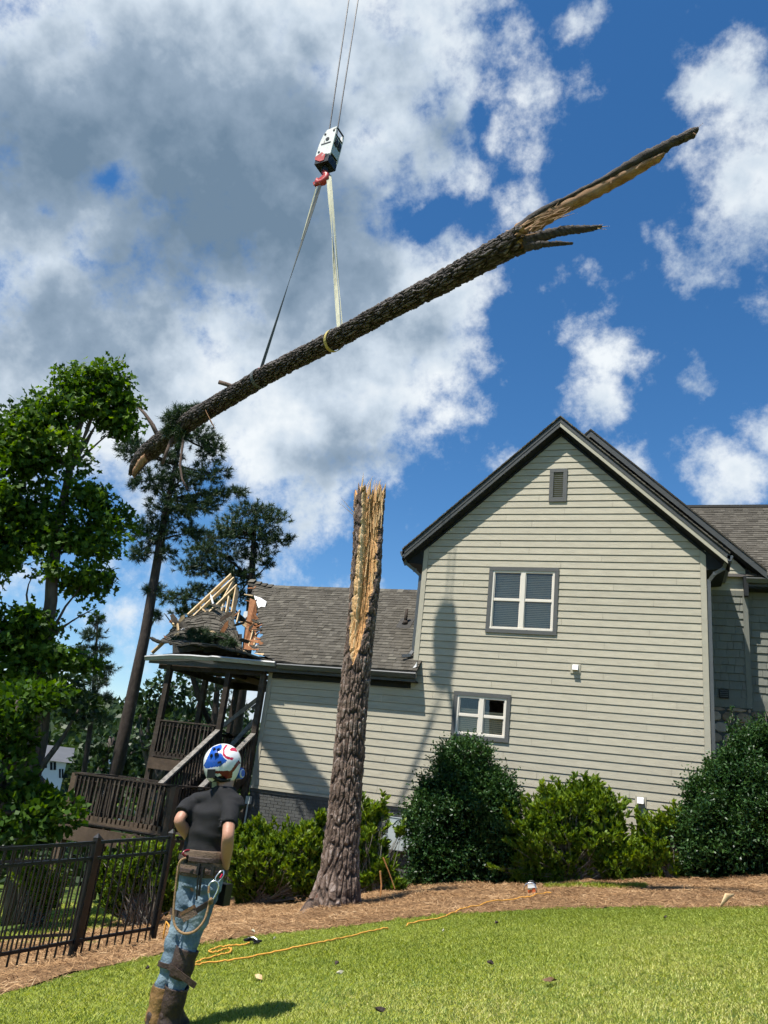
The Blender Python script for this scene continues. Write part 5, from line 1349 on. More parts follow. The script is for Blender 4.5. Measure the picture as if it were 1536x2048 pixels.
# leather gaiters and boots
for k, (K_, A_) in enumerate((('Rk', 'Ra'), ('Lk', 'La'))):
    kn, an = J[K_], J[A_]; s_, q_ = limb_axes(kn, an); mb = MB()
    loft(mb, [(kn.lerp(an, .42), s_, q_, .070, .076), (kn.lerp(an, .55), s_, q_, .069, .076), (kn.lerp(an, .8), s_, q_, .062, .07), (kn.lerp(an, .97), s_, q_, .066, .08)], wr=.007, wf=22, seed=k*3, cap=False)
    g = mb.build('gaiter', MT['gaiter'] if k else MT['leather_dark'], person, smooth=True)  # right gaiter in darker leather: its shade is put into the colour
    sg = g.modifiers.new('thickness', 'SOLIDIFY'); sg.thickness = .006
    ft = Vector((an.x, an.y, Gz(an.x, an.y))); f0 = ft-facing*.06; mb = MB()
    loft(mb, [(ft+up*.16-facing*.0, sidev, facing, .055, .07), (ft+up*.09+facing*.03, sidev, facing, .052, .12), (ft+up*.035+facing*.06, sidev, facing, .056, .155), (ft+up*.0+facing*.06, sidev, facing, .056, .158)], n=20)
    bt = fuse(mb.build('boot', MT['leather_dark'], person), .012, 2)
    MB().prism([ft+facing*f_+sidev*w_+up*-.012 for f_, w_ in ((-.10, -.04), (-.10, .04), (.06, .056), (.16, .052), (.215, .02), (.215, -.02), (.16, -.052), (.06, -.056))], (0, 0, .025)).build('sole', MT['black_plastic'], bt)
# knee pad on the right leg with its loose strap
kn, an = J['Rk'], J['Ra']; s_, q_ = limb_axes(J['Rh'], J['Rk']); mb = MB()
loft(mb, [(J['Rh'].lerp(kn, .88), s_, q_, .069, .075), (kn, s_, q_, .069, .076), (kn.lerp(an, .3), s_, q_, .066, .072)], wr=.006, wf=20, cap=False)
kp = mb.build('knee_pad', MT['leather_dark'], person, smooth=True)
sg = kp.modifiers.new('thickness', 'SOLIDIFY'); sg.thickness = .006
kl, al = J['Lk'], J['La']; s_, q_ = limb_axes(J['Lh'], kl)
mb = MB(); loft(mb, [(kl.lerp(al, .06), s_, q_, .071, .076), (kl.lerp(al, .14), s_, q_, .071, .076)], cap=False)
ks = mb.build('knee_strap', MT['leather_dark'], person, smooth=True); sg = ks.modifiers.new('thickness', 'SOLIDIFY'); sg.thickness = .006
mb = MB(); ribbon(mb, PR(337, 1932, 5.93), PR(391, 1972, 5.86), .040, .006, .25, 0.0, 8, side=Vector((0, 0, 1))); mb.build('strap_end', MT['leather_dark'], ks)
# climbing saddle
mb = MB(); loft(mb, [(J['pel']-up*.02, SD, FD, .188, .146), (J['pel']+up*.06, SD, FD, .186, .144), (J['pel']+up*.15, SD, FD, .180, .138)], wr=.004, wf=20, cap=False)
sad = mb.build('climbing_saddle', MT['saddle'], person, smooth=True); sg = sad.modifiers.new('thickness', 'SOLIDIFY'); sg.thickness = .014
for dz, w_ in ((.075, .03), (.0, .028)):
    mb = MB(); loft(mb, [(J['pel']+up*(dz), SD, FD, .197, .155), (J['pel']+up*(dz+w_), SD, FD, .197, .155)], cap=False, n=36)
    o = mb.build('webbing_band', MT['leather_dark'], sad, smooth=True); sg = o.modifiers.new('thickness', 'SOLIDIFY'); sg.thickness = .005
for (px, py, pr, hh) in ((372, 1718, 5.90, .05), (397, 1738, 5.87, .07), (405, 1745, 5.87, .07), (426, 1742, 5.86, .06)):
    c = PR(px, py, pr); MB().obox(c, sidev*.011, facing*.01, up*hh/2).build('gear_loop', MT['black_plastic'], sad)
mb = MB(); ribbon(mb, PR(402, 1750, 5.86), PR(398, 1792, 5.87), .016, .005); ribbon(mb, PR(396, 1750, 5.86), PR(393, 1800, 5.87), .012, .005); mb.build('strap', MT['black_plastic'], sad)
# hip pouch on a leg strap
pc = PR(378, 1828, 5.86); ax = (PR(400, 1815, 5.84)-PR(357, 1840, 5.88)).normalized(); az_ = (up-ax*up.dot(ax)).normalized(); ay_ = ax.cross(az_)
ls_c = J['Rh'].lerp(J['Rk'], .38); pouch = MB().obox(pc, ax*.046, ay_*.022, az_*.030).build('pouch', MT['saddle'], person)
MB().obox(pc+az_*.024-ay_*.002, ax*.049, ay_*.026, az_*.011).build('flap', MT['leather'], pouch)
mb = MB(); ribbon(mb, PR(340, 1822, 5.98), PR(368, 1832, 5.88), .04, .006, side=Vector((0, 0, 1))); ribbon(mb, PR(392, 1822, 5.86), PR(418, 1806, 5.90), .035, .006, side=Vector((0, 0, 1))); mb.build('leg_strap', MT['leather_dark'], person)
# lanyard, carabiner
def cpath(pts, r, n=10):
    a = np.array([list(PR(*p)) for p in pts]); out = []
    for i in range((len(pts)-1)*n+1): out.append(Vector(cat_(a, min(i/n, len(pts)-1-1e-6))))
    return out
MB().tube(cpath([(372, 1716, 5.88), (361, 1722, 5.87), (356, 1740, 5.88), (350, 1790, 5.90), (347, 1832, 5.90), (352, 1855, 5.88), (368, 1867, 5.85), (390, 1862, 5.83), (408, 1842, 5.83), (416, 1818, 5.84), (420, 1803, 5.84)], 0), .0085, 8).build('lanyard', MT['rope_tan'], person, smooth=True)
mb = MB(); mb.tube(cpath([(420, 1803, 5.835), (422, 1797, 5.82), (425, 1804, 5.83), (418, 1806, 5.83), (421, 1799, 5.81), (424, 1807, 5.83)], 0, 6), .008, 8)
mb.build('rope_knot', MT['rope_tan'], person, smooth=True)
mb = MB(); mb.tube(cpath([(420, 1802, 5.83), (417, 1783, 5.83), (419, 1768, 5.83), (428, 1762, 5.83), (436, 1766, 5.83), (436, 1778, 5.83), (429, 1793, 5.83), (423, 1803, 5.83), (420, 1802, 5.83)], 0), .0055, 8)
cb = mb.build('carabiner', MT['alloy'], person, smooth=True)
MB().tube([PR(417.5, 1786, 5.83), PR(418, 1772, 5.83)], .008, 8).build('gate_sleeve', MT['rope_tan'], cb)
mb = MB(); mb.tube(cpath([(433, 1766, 5.84), (431, 1756, 5.84), (440, 1744, 5.85), (447, 1742, 5.86), (446, 1752, 5.85), (437, 1764, 5.84)], 0), .0045, 8); mb.build('carabiner', MT['alloy'], person, smooth=True)
MB().tube([PR(441, 1756, 5.845), PR(445, 1748, 5.85)], .0075, 8).build('red_sleeve', MT['helm_red'], person)
mb = MB(); mb.tube(cpath([(372, 1712, 5.89), (366, 1708, 5.88), (370, 1702, 5.89), (379, 1700, 5.90)], 0), .007, 8); mb.build('friction_cord', MT['helm_dred'], person, smooth=True)
# tool bag hanging at the far hip
tb = PR(446, 1788, 6.2); MB().obox(tb, sidev*.045, facing*.04, up*.07).build('tool_bag', MT['black_plastic'], person)
# tattoo on the right arm
for (a, b) in (((437, 1640), (443, 1637)), ((438, 1647), (443, 1653)), ((443, 1646), (438, 1654)), ((440, 1644), (444, 1644))):
    MB().tube([PR(*a, 5.795), PR(*b, 5.79)], .0022, 5).build('tattoo_mark', MT['ink'], person)
# helmet
HC = PR(444.5, 1524, 6.09); hcam = (-Vector((HC.x, HC.y, HC.z))).normalized(); hr = (CR-hcam*CR.dot(hcam)).normalized(); hu = hr.cross(-hcam).normalized()
if hu.z < 0: hu = -hu
def inpoly(x, y, poly):
    c = False; n = len(poly); j = n-1
    for i in range(n):
        xi, yi = poly[i]; xj, yj = poly[j]
        if (yi > y) != (yj > y) and x < (xj-xi)*(y-yi)/(yj-yi)+xi: c = not c
        j = i
    return c
PB = [(-.56, .80), (-.10, .99), (-.05, .81), (-.09, .51), (.03, .28), (.26, .05), (-.09, -.23), (-.83, -.35), (-.93, -.19), (-.76, .25)]
PRD = [[(.12, .95), (.24, .95), (.08, .65), (.08, .48), (.17, .34), (.38, .26), (.6, .23), (.5, .09), (.2, .17), (.0, .36), (-.03, .55), (.0, .75)], [(.33, .65), (.45, .80), (.66, .76), (.75, .56), (.41, .6)]]
PDR = [[(-.33, -.47), (.45, -.47), (.81, .12), (.96, -.05), (.86, -.12), (.56, -.56), (.54, -.84), (.35, -.92), (.12, -.86), (-.09, -.62), (-.33, -.62)], [(-1.1, -.62), (-.86, -.68), (-.85, -.95), (-1.1, -1)]]
hv = []; hf = []; hm = []; NA, NB = 180, 70
for b in range(NB+1):
    v_ = b/NB
    for a in range(NA):
        th = 2*math.pi*a/NA; c_, s_ = math.cos(th), math.sin(th)     # c_: towards the camera, s_: towards the picture's right
        lowb = -0.72 + 0.16*max(0, c_)*math.cos(s_*3.4) - 0.10*abs(s_) + (.10 if c_ < -.3 else 0)
        el = math.pi/2*(1-v_) + lowb*v_
        ce, se = math.cos(el), math.sin(el)
        rx, rz, rd_ = .136, .130, .146
        p = HC + hr*(s_*ce*rx) + hcam*(c_*ce*rd_) + hu*(se*rz*(1 if se > 0 else 1.35))
        rid = 1+0.012*math.sin(th*6)*ce
        hv.append(HC+(p-HC)*rid)
for b in range(NB):
    for a in range(NA):
        q_ = (b*NA+a, b*NA+(a+1) % NA, (b+1)*NA+(a+1) % NA, (b+1)*NA+a); hf.append(q_)
        c = sum((hv[i] for i in q_), Vector())/4-HC; x, y, z = c.dot(hr)/.141, c.dot(hu)/.128, c.dot(hcam)
        k = 0
        if z > -.02:
            if inpoly(x, y, PB): k = 1
            elif any(inpoly(x, y, P_) for P_ in PRD): k = 2
            elif any(inpoly(x, y, P_) for P_ in PDR): k = 3
        hm.append(k)
me = bpy.data.meshes.new('helmet'); me.from_pydata(hv, [], hf); me.update()
for k in ('helm_white', 'helm_blue', 'helm_red', 'helm_dred'): me.materials.append(MT[k])
me.polygons.foreach_set('material_index', hm); me.polygons.foreach_set('use_smooth', [True]*len(hf))
helmet = finish(bpy.data.objects.new('helmet', me), person)
sg = helmet.modifiers.new('thickness', 'SOLIDIFY'); sg.thickness = .008; sg.offset = 1
def HP(x, y, out=0.0):
    z = math.sqrt(max(.02, 1-x*x-y*y*.9)); return HC+hr*(x*.141)+hu*(y*.128)+hcam*(z*.150+out)
for (x, y, w_, h_) in ((-.32, .42, .013, .010), (-.24, .70, .010, .006), (-.58, .36, .008, .009), (-.14, -.02, .013, .008), (-.45, .72, .008, .006)):
    c = HP(x, y, .006); MB().obox(c, hr*w_+hu*.004, hu*h_, hcam*.006).build('vent_hole', MT['black_plastic'], helmet)
MB().obox(HP(-.52, -.62, .02), hr*.028, hu*.030, hcam*.022).build('rear_camera', MT['black_plastic'], helmet)
MB().obox(HP(-.40, -1.02, .02)-hu*.005, hr*.020, hu*.024, hcam*.016).build('battery_pack', MT['black_plastic'], helmet)
MB().obox(HP(-.33, -1.22, .035), hr*.017, hu*.019, hcam*.010).build('battery_cover', MT['olive'], helmet)
ec = HC+hr*.118-hu*.078-hcam*.0+facing*.03
for r_, o_, m_ in ((.040, .0, 'helm_blue'), (.030, .010, 'helm_white'), (.024, .014, 'helm_blue')):
    nrm = (hr*.85+hcam*.52).normalized(); MB().tube([ec+nrm*(o_-.02), ec+nrm*(o_+.012)], [r_*1.05, r_], 24).build('ear_muff', MT[m_], helmet, smooth=False)
mb = MB(); mb.tube([HC+hr*.10-hu*.085+facing*.02, HC+hr*.06-hu*.15+facing*.06, HC+hr*.02-hu*.175+facing*.09], .007, 6); mb.build('chin_strap', MT['black_plastic'], helmet)
mb = MB(); mb.tube([HC-hr*.05-hu*.10+hcam*.10, HC+hr*.0-hu*.125+hcam*.095, HC+hr*.06-hu*.12+hcam*.07], .018, 8); mb.build('nape_strap', MT['black_plastic'], helmet, smooth=True)

# ================================================================== ropes and small things on the ground
def PG(px, py, h=0.0, surf=None):
    d = ray(px, py); t0, t1 = 2.0, 26.0
    for _ in range(60):
        tm = (t0+t1)/2; p = d*tm
        if p.z > (surf or GS)(p.x, p.y)+h: t0 = tm
        else: t1 = tm
    return d*t1
def ground_rope(name, label, pts, r, m, parent=None, group=None, buried=(), lift=.02):
    P_ = [PG(*p) for p in pts]; a = np.array([list(p) for p in P_]); out = []
    K = 8; rg = random.Random(1)
    for i in range((len(P_)-1)*K+1):
        q_ = cat_(a, min(i/K, len(P_)-1-1e-6)); z = GS(q_[0], q_[1])+lift+rg.uniform(-.006, .006)
        px_ = i/K
        for b0, b1 in buried:
            if b0 <= px_ <= b1: z -= .045
        out.append(Vector((q_[0]+rg.uniform(-.006, .006), q_[1]+rg.uniform(-.006, .006), z)))
    o = MB().tube(out, r, 8).build(name, MT[m], parent, smooth=True)
    if label: tag(o, label, 'rope', group)
    return o
Z7 = lambda x, y: (300+x*.15625, 1820+y*.15625)
ground_rope('rigging_rope', 'long orange rope running over the lawn into the straw', [(382, 1938), (430, 1931), (470, 1926), (540, 1912), (600, 1900), (660, 1887), (700, 1878), (760, 1864), (795, 1858), (830, 1850), (880, 1841), (905, 1831), (930, 1821), (980, 1807), (1040, 1800), (1062, 1797), (1085, 1791), (1102, 1789)], .0085, 'rope_orange', buried=((7.4, 8.6),), lift=.032)
ground_rope('rope_loop', 'orange rope looped on the lawn beside the worker with a black end', [Z7(575, 718), Z7(740, 665), Z7(900, 615), Z7(990, 597), Z7(1030, 572), Z7(1022, 535), Z7(960, 540), Z7(880, 573), Z7(800, 590), Z7(752, 580), Z7(770, 557), Z7(900, 517), Z7(1050, 500), Z7(1200, 486), Z7(1262, 468)], .0085, 'rope_orange', lift=.034)
bk = PG(504, 1890); t = thing('black_clip', 'crumpled black buckle strap lying at the end of the looped rope', 'strap', bk)
rg = random.Random(3)
for i in range(7):
    c = bk+Vector((rg.uniform(-.09, .09), rg.uniform(-.05, .05), .03+rg.uniform(0, .03))); a_ = rg.uniform(0, 3)
    MB().obox(c, Vector((math.cos(a_), math.sin(a_), rg.uniform(-.3, .3)))*rg.uniform(.02, .05), Vector((-math.sin(a_), math.cos(a_), 0))*.014, (0, 0, .010)).build('strap', MT['black_plastic'], t)
MB().tube([bk+Vector((-.06, 0, .06)), bk+Vector((0, .01, .075)), bk+Vector((.05, 0, .06))], .006, 6).build('clip', MT['alloy'], t)
yb = PG(326, 1884); t = thing('yellow_rope_tail', 'stiff yellow rope end standing up in the straw by the gate', 'rope', yb)
r0 = math.hypot(yb.x, yb.y)
MB().tube([PR(325, 1886, r0), PR(328, 1865, r0), PR(333, 1843, r0), PR(337, 1850, r0-.05), PR(341, 1862, r0-.1)], .011, 8).build('rope', MT['rope_orange'], t, smooth=True)
# chainsaw half sunk in the straw
MT['saw_orange'] = mat('saw_orange', two((0.60, 0.12, 0.03), 0.15), 10, 0.45)
cs = PG(1063, 1787); rs = math.hypot(cs.x, cs.y)
saw = thing('chainsaw', 'orange chainsaw with pale handle bow half sunk in the straw before the bushes', 'chainsaw', cs)
def CSP(x, y, d=0): return PR(1052+x*.0651, 1758+y*.0651, rs+d)       # small chart of the saw, 1 unit = 1/15 px
S1 = lambda x, y, d=0: PR(1020+x/15.36, 1740+y/15.36, rs+d)
MB().prism([S1(545, 560), S1(770, 540), S1(790, 800), S1(560, 800)], Vector((cs.x, cs.y, 0)).normalized()*.22).build('body', MT['saw_orange'], saw)
MB().prism([S1(545, 470, -.01), S1(740, 470, -.01), S1(770, 545, -.01), S1(545, 562, -.01)], Vector((cs.x, cs.y, 0)).normalized()*.2).build('top_cover', MT['helm_white'], saw)
MB().tube([S1(430, 640, .05), S1(440, 520, .03), S1(500, 430, 0), S1(600, 395, 0), S1(700, 400, 0), S1(770, 460, 0), S1(795, 560, 0), S1(812, 690, 0)], .013, 8).build('wrap_handle', MT['alloy'], saw, smooth=True)
MB().tube([S1(540, 400, .12), S1(600, 340, .12), S1(700, 340, .12), S1(780, 400, .12)], .016, 8).build('rear_handle', MT['black_plastic'], saw, smooth=True)
MB().obox(S1(620, 580, -.015), hr*.03, up*.012, cdir*.008).build('label_plate', MT['olive'], saw)
# pale wood sliver, bark chips, leaves and twigs
ws = PG(1441, 1816); rw = math.hypot(ws.x, ws.y)
mb = MB(); mb.tube([PR(1440, 1816, rw), PR(1446, 1805, rw), PR(1453, 1794, rw+.05), PR(1468, 1789, rw+.1)], [.012, .03, .05, .015], 7, wob=.3, rng=random.Random(2), flat=.4)
tag(mb.build('wood_sliver', MT['lumber'], None, smooth=True), 'pale torn wood sliver sticking up at the lawn edge', 'wood sliver')
MT['chip'] = mat('bark_chip', two((0.045, 0.032, 0.026), 0.3), 30, 0.85, 0.6, 60)
MT['leaf_pale'] = mat('dry_leaf', two((0.45, 0.42, 0.30), 0.2), 20, 0.8)
rg = random.Random(9)
def chip(px, py, s_, m, name, label, cat, group):
    p = PG(px, py); a_ = rg.uniform(0, 3.1); n = 7; pts = []
    for i in range(n):
        t_ = 2*math.pi*i/n; rr_ = s_*rg.uniform(.55, 1.15); pts.append(p+Vector((math.cos(a_)*math.cos(t_)*rr_*1.7-math.sin(a_)*math.sin(t_)*rr_*.7, math.sin(a_)*math.cos(t_)*rr_*1.7+math.cos(a_)*math.sin(t_)*rr_*.7, .045+rg.uniform(-.012, .015))))
    c = sum(pts, Vector())/n+Vector((0, 0, .02)); mb = MB(); mb.add(pts+[c, c-Vector((0, 0, .035))], [(i, (i+1) % n, n) for i in range(n)]+[((i+1) % n, i, n+1) for i in range(n)])
    tag(mb.build(name, MT[m], None), label, cat, group)
for (x, y) in ((672, 1937), (980, 1937), (993, 1853), (758, 2034), (1331, 1842), (293, 1946)):
    chip(x, y, .028, 'chip', 'bark_chip', 'small dark bark chip lying on the mown lawn', 'bark chip', 'bark chips on the lawn')
for (x, y) in ((514, 1964), (1100, 1973)):
    chip(x, y, .042, 'lumber' if x < 600 else 'leather', 'bark_flake', 'flat tan bark flake on the lawn near the shadow' if x < 600 else 'brown bark flake on the open lawn', 'bark flake', None)
for (x, y) in ((678, 1957), (886, 1869), (547, 1885), (505, 1870)):
    chip(x, y, .018, 'leaf_pale', 'fallen_leaf', 'small pale dry leaf fallen on the lawn', 'leaf', 'pale leaves on the lawn')
MT['twig'] = mat('broken_twig_wood', two((0.42, 0.20, 0.07), 0.2), 20, 0.7)
tw = PG(762, 1797); rt = math.hypot(tw.x, tw.y)
tag(MB().tube([PR(761, 1797, rt), PR(763, 1770, rt-.02), PR(760, 1742, rt-.03)], [.012, .014, .02], 6, wob=.3, rng=rg).build('broken_twig', MT['twig'], None), 'upright orange broken twig in front of the light green bush', 'twig')
tag(MB().tube([PR(790, 1778, rt), PR(778, 1745, rt-.02), PR(766, 1715, rt-.03)], [.011, .012, .012], 6, wob=.3, rng=rg).build('broken_twig', MT['twig'], None), 'leaning orange broken twig beside the breaker box bush', 'twig')

# ================================================================== plants
def leafmat(name, dark, mid, light, rough=0.45, tr=0.28, spec=0.4):
    return mat(name, [(0.05, dark), (0.45, mid), (0.95, light)], 3, rough, 0.0, tone=0.85, translucent=tr, spec=spec)
MT['oak_leaf'] = leafmat('oak_leaf', (0.020, 0.050, 0.007), (0.056, 0.122, 0.015), (0.145, 0.235, 0.032), .52, .42, .22)
MT['holly_leaf'] = leafmat('holly_leaf', (0.008, 0.028, 0.007), (0.026, 0.068, 0.015), (0.085, 0.160, 0.038), .40, .18, .28)
MT['bush_leaf'] = leafmat('bush_leaf', (0.026, 0.058, 0.006), (0.105, 0.178, 0.016), (0.260, 0.340, 0.040), .42, .32, .28)
MT['pine_needle'] = leafmat('pine_needle', (0.010, 0.025, 0.010), (0.032, 0.062, 0.022), (0.080, 0.120, 0.042), .5, .2)
MT['wood_leaf'] = leafmat('woodland_leaf', (0.010, 0.026, 0.007), (0.026, 0.054, 0.013), (0.060, 0.100, 0.024), .5, .25)
MT['tree_bark'] = mat('grey_tree_bark', [(0.25, (0.045, 0.036, 0.030)), (0.6, (0.105, 0.088, 0.075)), (0.85, (0.18, 0.16, 0.14))], 9, 0.85, 0.8, 40, (1, 1, .35))
MT['pine_trunk'] = mat('pine_trunk_bark', [(0.25, (0.022, 0.016, 0.013)), (0.6, (0.055, 0.042, 0.035)), (0.85, (0.11, 0.09, 0.078))], 12, 0.85, 0.8, 40, (1, 1, .5))
MT['stem'] = mat('shrub_stem', two((0.16, 0.14, 0.11), 0.3), 20, 0.8)
rng = np.random.default_rng(21)
def unit(v): return v/np.maximum(np.linalg.norm(v, axis=-1, keepdims=True), 1e-9)
def rdir(n): return unit(rng.normal(size=(n, 3)))
LEAF_KITE = np.array([(0, 0, 0), (.48, .5, .10), (1, 0, -.06), (.48, -.5, .10)])
LEAF_OVAL = np.array([(0, 0, 0), (.22, .40, .08), (.62, .46, .10), (1, 0, -.10), (.62, -.46, .10), (.22, -.40, .08)])
LEAF_OAK = np.array([(0, 0, 0), (.24, .34, .03), (.40, .12, .04), (.58, .46, .02), (.72, .18, .02), (1, 0, -.12), (.72, -.18, .02), (.58, -.46, .02), (.40, -.12, .04), (.24, -.34, .03)])
def leaves(pos, d, length, width, shape, roll=None):
    """pos (n,3), axis d (n,3) -> (n, k, 3)"""
    n = len(pos); d = unit(d); ref = rdir(n) if roll is None else roll
    s = unit(np.cross(d, ref)); nn = np.cross(s, d)
    length = np.broadcast_to(length, (n,)); width = np.broadcast_to(width, (n,))
    return pos[:, None, :] + d[:, None, :]*(shape[None, :, 0]*length[:, None])[..., None] + s[:, None, :]*(shape[None, :, 1]*width[:, None])[..., None] + nn[:, None, :]*(shape[None, :, 2]*length[:, None])[..., None]
def pxblob(px, py, rx, ry, r):
    """centre and axis lengths of a foliage mass at horizontal distance r"""
    c = PR(px, py, r); k = c.dot(CF)/FOC
    return np.array(c), np.array(CR)*rx*k, np.array(CU)*ry*k, np.array(CF), k
def inblob(b, n, depth=1.0, shell=0.45):
    px, py, rx, ry, r = b[:5]; c, ax, ay, az, k = pxblob(px, py, rx, ry, r)
    u = rdir(n); rad = shell+(1-shell)*rng.random(n)**0.6; u = u*rad[:, None]
    dz = depth*(rx+ry)/2*k
    return c + u[:, :1]*ax + u[:, 1:2]*ay + u[:, 2:]*az*dz, u
def limb(mb, a, b, r0, r1, seed, bend=.08, n=6):
    a, b = Vector(a), Vector(b); L_ = (b-a).length; rg = random.Random(seed); pts = []
    o = Vector((rg.uniform(-1, 1), rg.uniform(-1, 1), rg.uniform(-.5, 1)))*L_*bend
    for i in range(n+1):
        t = i/n; pts.append(a.lerp(b, t)+o*math.sin(math.pi*t)+Vector((rg.uniform(-1, 1), rg.uniform(-1, 1), 0))*L_*.012)
    mb.tube(pts, [r0+(r1-r0)*i/n for i in range(n+1)], 8, wob=.08, rng=rg)

# ------------------------------------------------------------------ the oak beyond the fence
OR_ = 16.0
oak = thing('oak_tree', 'tall broadleaf oak with ragged bright green crown beyond the fence', 'tree', PR(70, 1700, OR_))
oak.location.z = Gz(oak.location.x, oak.location.y); PM[oak.name] = Matrix.Translation(oak.location)
OB = [(240, 712, 30, 24), (195, 712, 34, 22), (215, 735, 52, 42), (165, 775, 62, 45), (235, 800, 45, 42), (120, 820, 70, 45), (55, 835, 62, 55), (190, 850, 85, 40), (236, 850, 26, 40), (95, 905, 105, 55), (20, 900, 60, 60), (40, 985, 80, 60), (130, 990, 60, 35), (215, 1010, 68, 48), (255, 1035, 30, 32), (110, 1060, 95, 40), (190, 1085, 60, 35), (30, 1080, 70, 60), (65, 1150, 85, 45), (175, 1160, 48, 45), (30, 1230, 80, 60), (150, 1240, 70, 40), (195, 1215, 30, 30), (90, 1300, 90, 40), (20, 1330, 70, 55), (170, 1310, 42, 30), (-60, 1000, 90, 200), (-60, 1250, 90, 150)]
mb = MB(); p0 = PR(62, 1700, OR_); p1 = PR(85, 1300, OR_); p2 = PR(108, 1100, OR_); p3 = PR(140, 940, OR_); p4 = PR(215, 760, OR_)
p0.z = Gz(p0.x, p0.y)-.2
limb(mb, p0, p1, .17, .12, 1, .02); limb(mb, p1, p2, .12, .10, 2, .02); limb(mb, p2, p3, .10, .07, 3, .03); limb(mb, p3, p4, .07, .02, 4)
mb.build('trunk', MT['tree_bark'], oak, smooth=True)
mb = MB()
for i, b in enumerate(OB):
    src = min((p1, p2, p3), key=lambda q_: abs(q_.z-PR(b[0], b[1]+60, OR_).z)); limb(mb, src, PR(b[0], b[1], OR_), .035, .008, 10+i, .12)
tag(mb.build('limbs', MT['tree_bark'], oak, smooth=True), kind='stuff')
POS = []; DD = []; TN = []
for b in OB:
    area = b[2]*b[3]; ncl = int(area/46)+5
    c, u = inblob((*b, OR_), ncl, depth=.8, shell=.30)
    g = vnoise(c[:, 0]*1.5, c[:, 1]*1.5, c[:, 2]*1.5) > -0.12
    c, u = c[g], u[g]
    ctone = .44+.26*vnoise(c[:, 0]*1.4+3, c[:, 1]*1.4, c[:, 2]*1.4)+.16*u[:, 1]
    k = 15
    off = rdir(len(c)*k).reshape(len(c), k, 3)*(0.08+.22*rng.random((len(c), k, 1))); off[..., 2] *= .55
    p = c[:, None, :]+off; d = unit(off+np.array([0, 0, -.15])+.35*rng.normal(size=off.shape))
    POS.append(p.reshape(-1, 3)); DD.append(d.reshape(-1, 3)); TN.append((ctone[:, None]+.22*rng.normal(size=(len(c), k))).reshape(-1))
POS, DD, TN = np.concatenate(POS), np.concatenate(DD), np.concatenate(TN)
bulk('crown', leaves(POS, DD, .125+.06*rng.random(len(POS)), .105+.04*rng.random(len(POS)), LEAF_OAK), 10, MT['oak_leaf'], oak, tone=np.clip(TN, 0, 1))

# ------------------------------------------------------------------ pines
def pine(name, label, trunk, r, clumps, width, needle=.2, dens=26, seed=0, group='pine trees behind the house'):
    base = PR(*trunk[0], r); base.z = Gz(base.x, base.y)
    t = thing(name, label, 'tree', base, group)
    P_ = [base-Vector((0, 0, .3))]+[PR(x, y, r) for x, y in trunk[1:]]; n = len(P_)
    mb = MB(); mb.tube(P_, [width*(1-.8*i/(n-1)) for i in range(n)], 10, wob=.05, rng=random.Random(seed)); mb.build('trunk', MT['pine_trunk'], t, smooth=True)
    mb = MB(); C_ = []; D_ = []
    for i, b in enumerate(clumps):
        tip = PR(b[0], b[1], r); src = min(P_[1:], key=lambda q_: (q_-tip).length+abs(q_.z-(tip.z-.4))*.6)
        limb(mb, src, tip, .05, .015, seed+i, .10, 5)
        c, ax, ay, az, k = pxblob(b[0], b[1], b[2], b[3], r)
        m = int(b[2]*b[3]/dens*1.9)+10
        u = rdir(m)*(rng.random((m, 1))**.45); q_ = c+u[:, :1]*ax+u[:, 1:2]*ay+u[:, 2:]*az*(b[2]*k)
        C_.append(q_); D_.append(unit(u*np.array([1, 1, 1])@np.stack([np.array(CR), np.array(CU), np.array(CF)])+np.array([0, 0, .35])))
        for j in range(0, m, 7): limb(mb, tip, q_[j], .012, .005, seed+j, .1, 3)
    tag(mb.build('limbs', MT['pine_trunk'], t, smooth=True), kind='stuff')
    C_, D_ = np.concatenate(C_), np.concatenate(D_); K = 26
    off = D_[:, None, :]*.75+rdir(len(C_)*K).reshape(len(C_), K, 3); d = unit(off)
    base_ = C_[:, None, :]+D_[:, None, :]*(rng.random((len(C_), K, 1))*.16-.08)
    L_ = needle*(.7+.6*rng.random((len(C_), K, 1))); s = unit(np.cross(d, rdir(len(C_)*K).reshape(len(C_), K, 3)))*(needle*.065)
    V = np.stack([base_-s, base_+s, base_+d*L_], 2).reshape(-1, 3, 3)
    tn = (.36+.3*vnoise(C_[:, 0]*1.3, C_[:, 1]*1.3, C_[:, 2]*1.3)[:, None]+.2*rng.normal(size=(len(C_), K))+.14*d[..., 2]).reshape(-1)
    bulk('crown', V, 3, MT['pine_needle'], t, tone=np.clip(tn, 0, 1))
    return t
pine('pine_tree', 'tall leaning pine with slender bare trunk beside the porch', [(222, 1600), (252, 1450), (290, 1270), (322, 1080), (336, 1000), (352, 930), (362, 870)], 27.0,
     [(275, 905, 40, 20), (260, 890, 28, 14), (300, 960, 45, 28), (330, 905, 40, 30), (395, 872, 40, 26), (425, 900, 30, 28), (420, 945, 42, 28), (360, 960, 45, 30), (345, 1015, 60, 34), (430, 990, 40, 18), (472, 984, 24, 10), (300, 1065, 42, 30), (278, 1105, 26, 16), (380, 1065, 38, 20), (330, 1105, 24, 14), (365, 830, 30, 18), (400, 1010, 40, 20), (345, 835, 20, 14), (305, 1180, 12, 8), (310, 1235, 12, 8)], .235, seed=3)
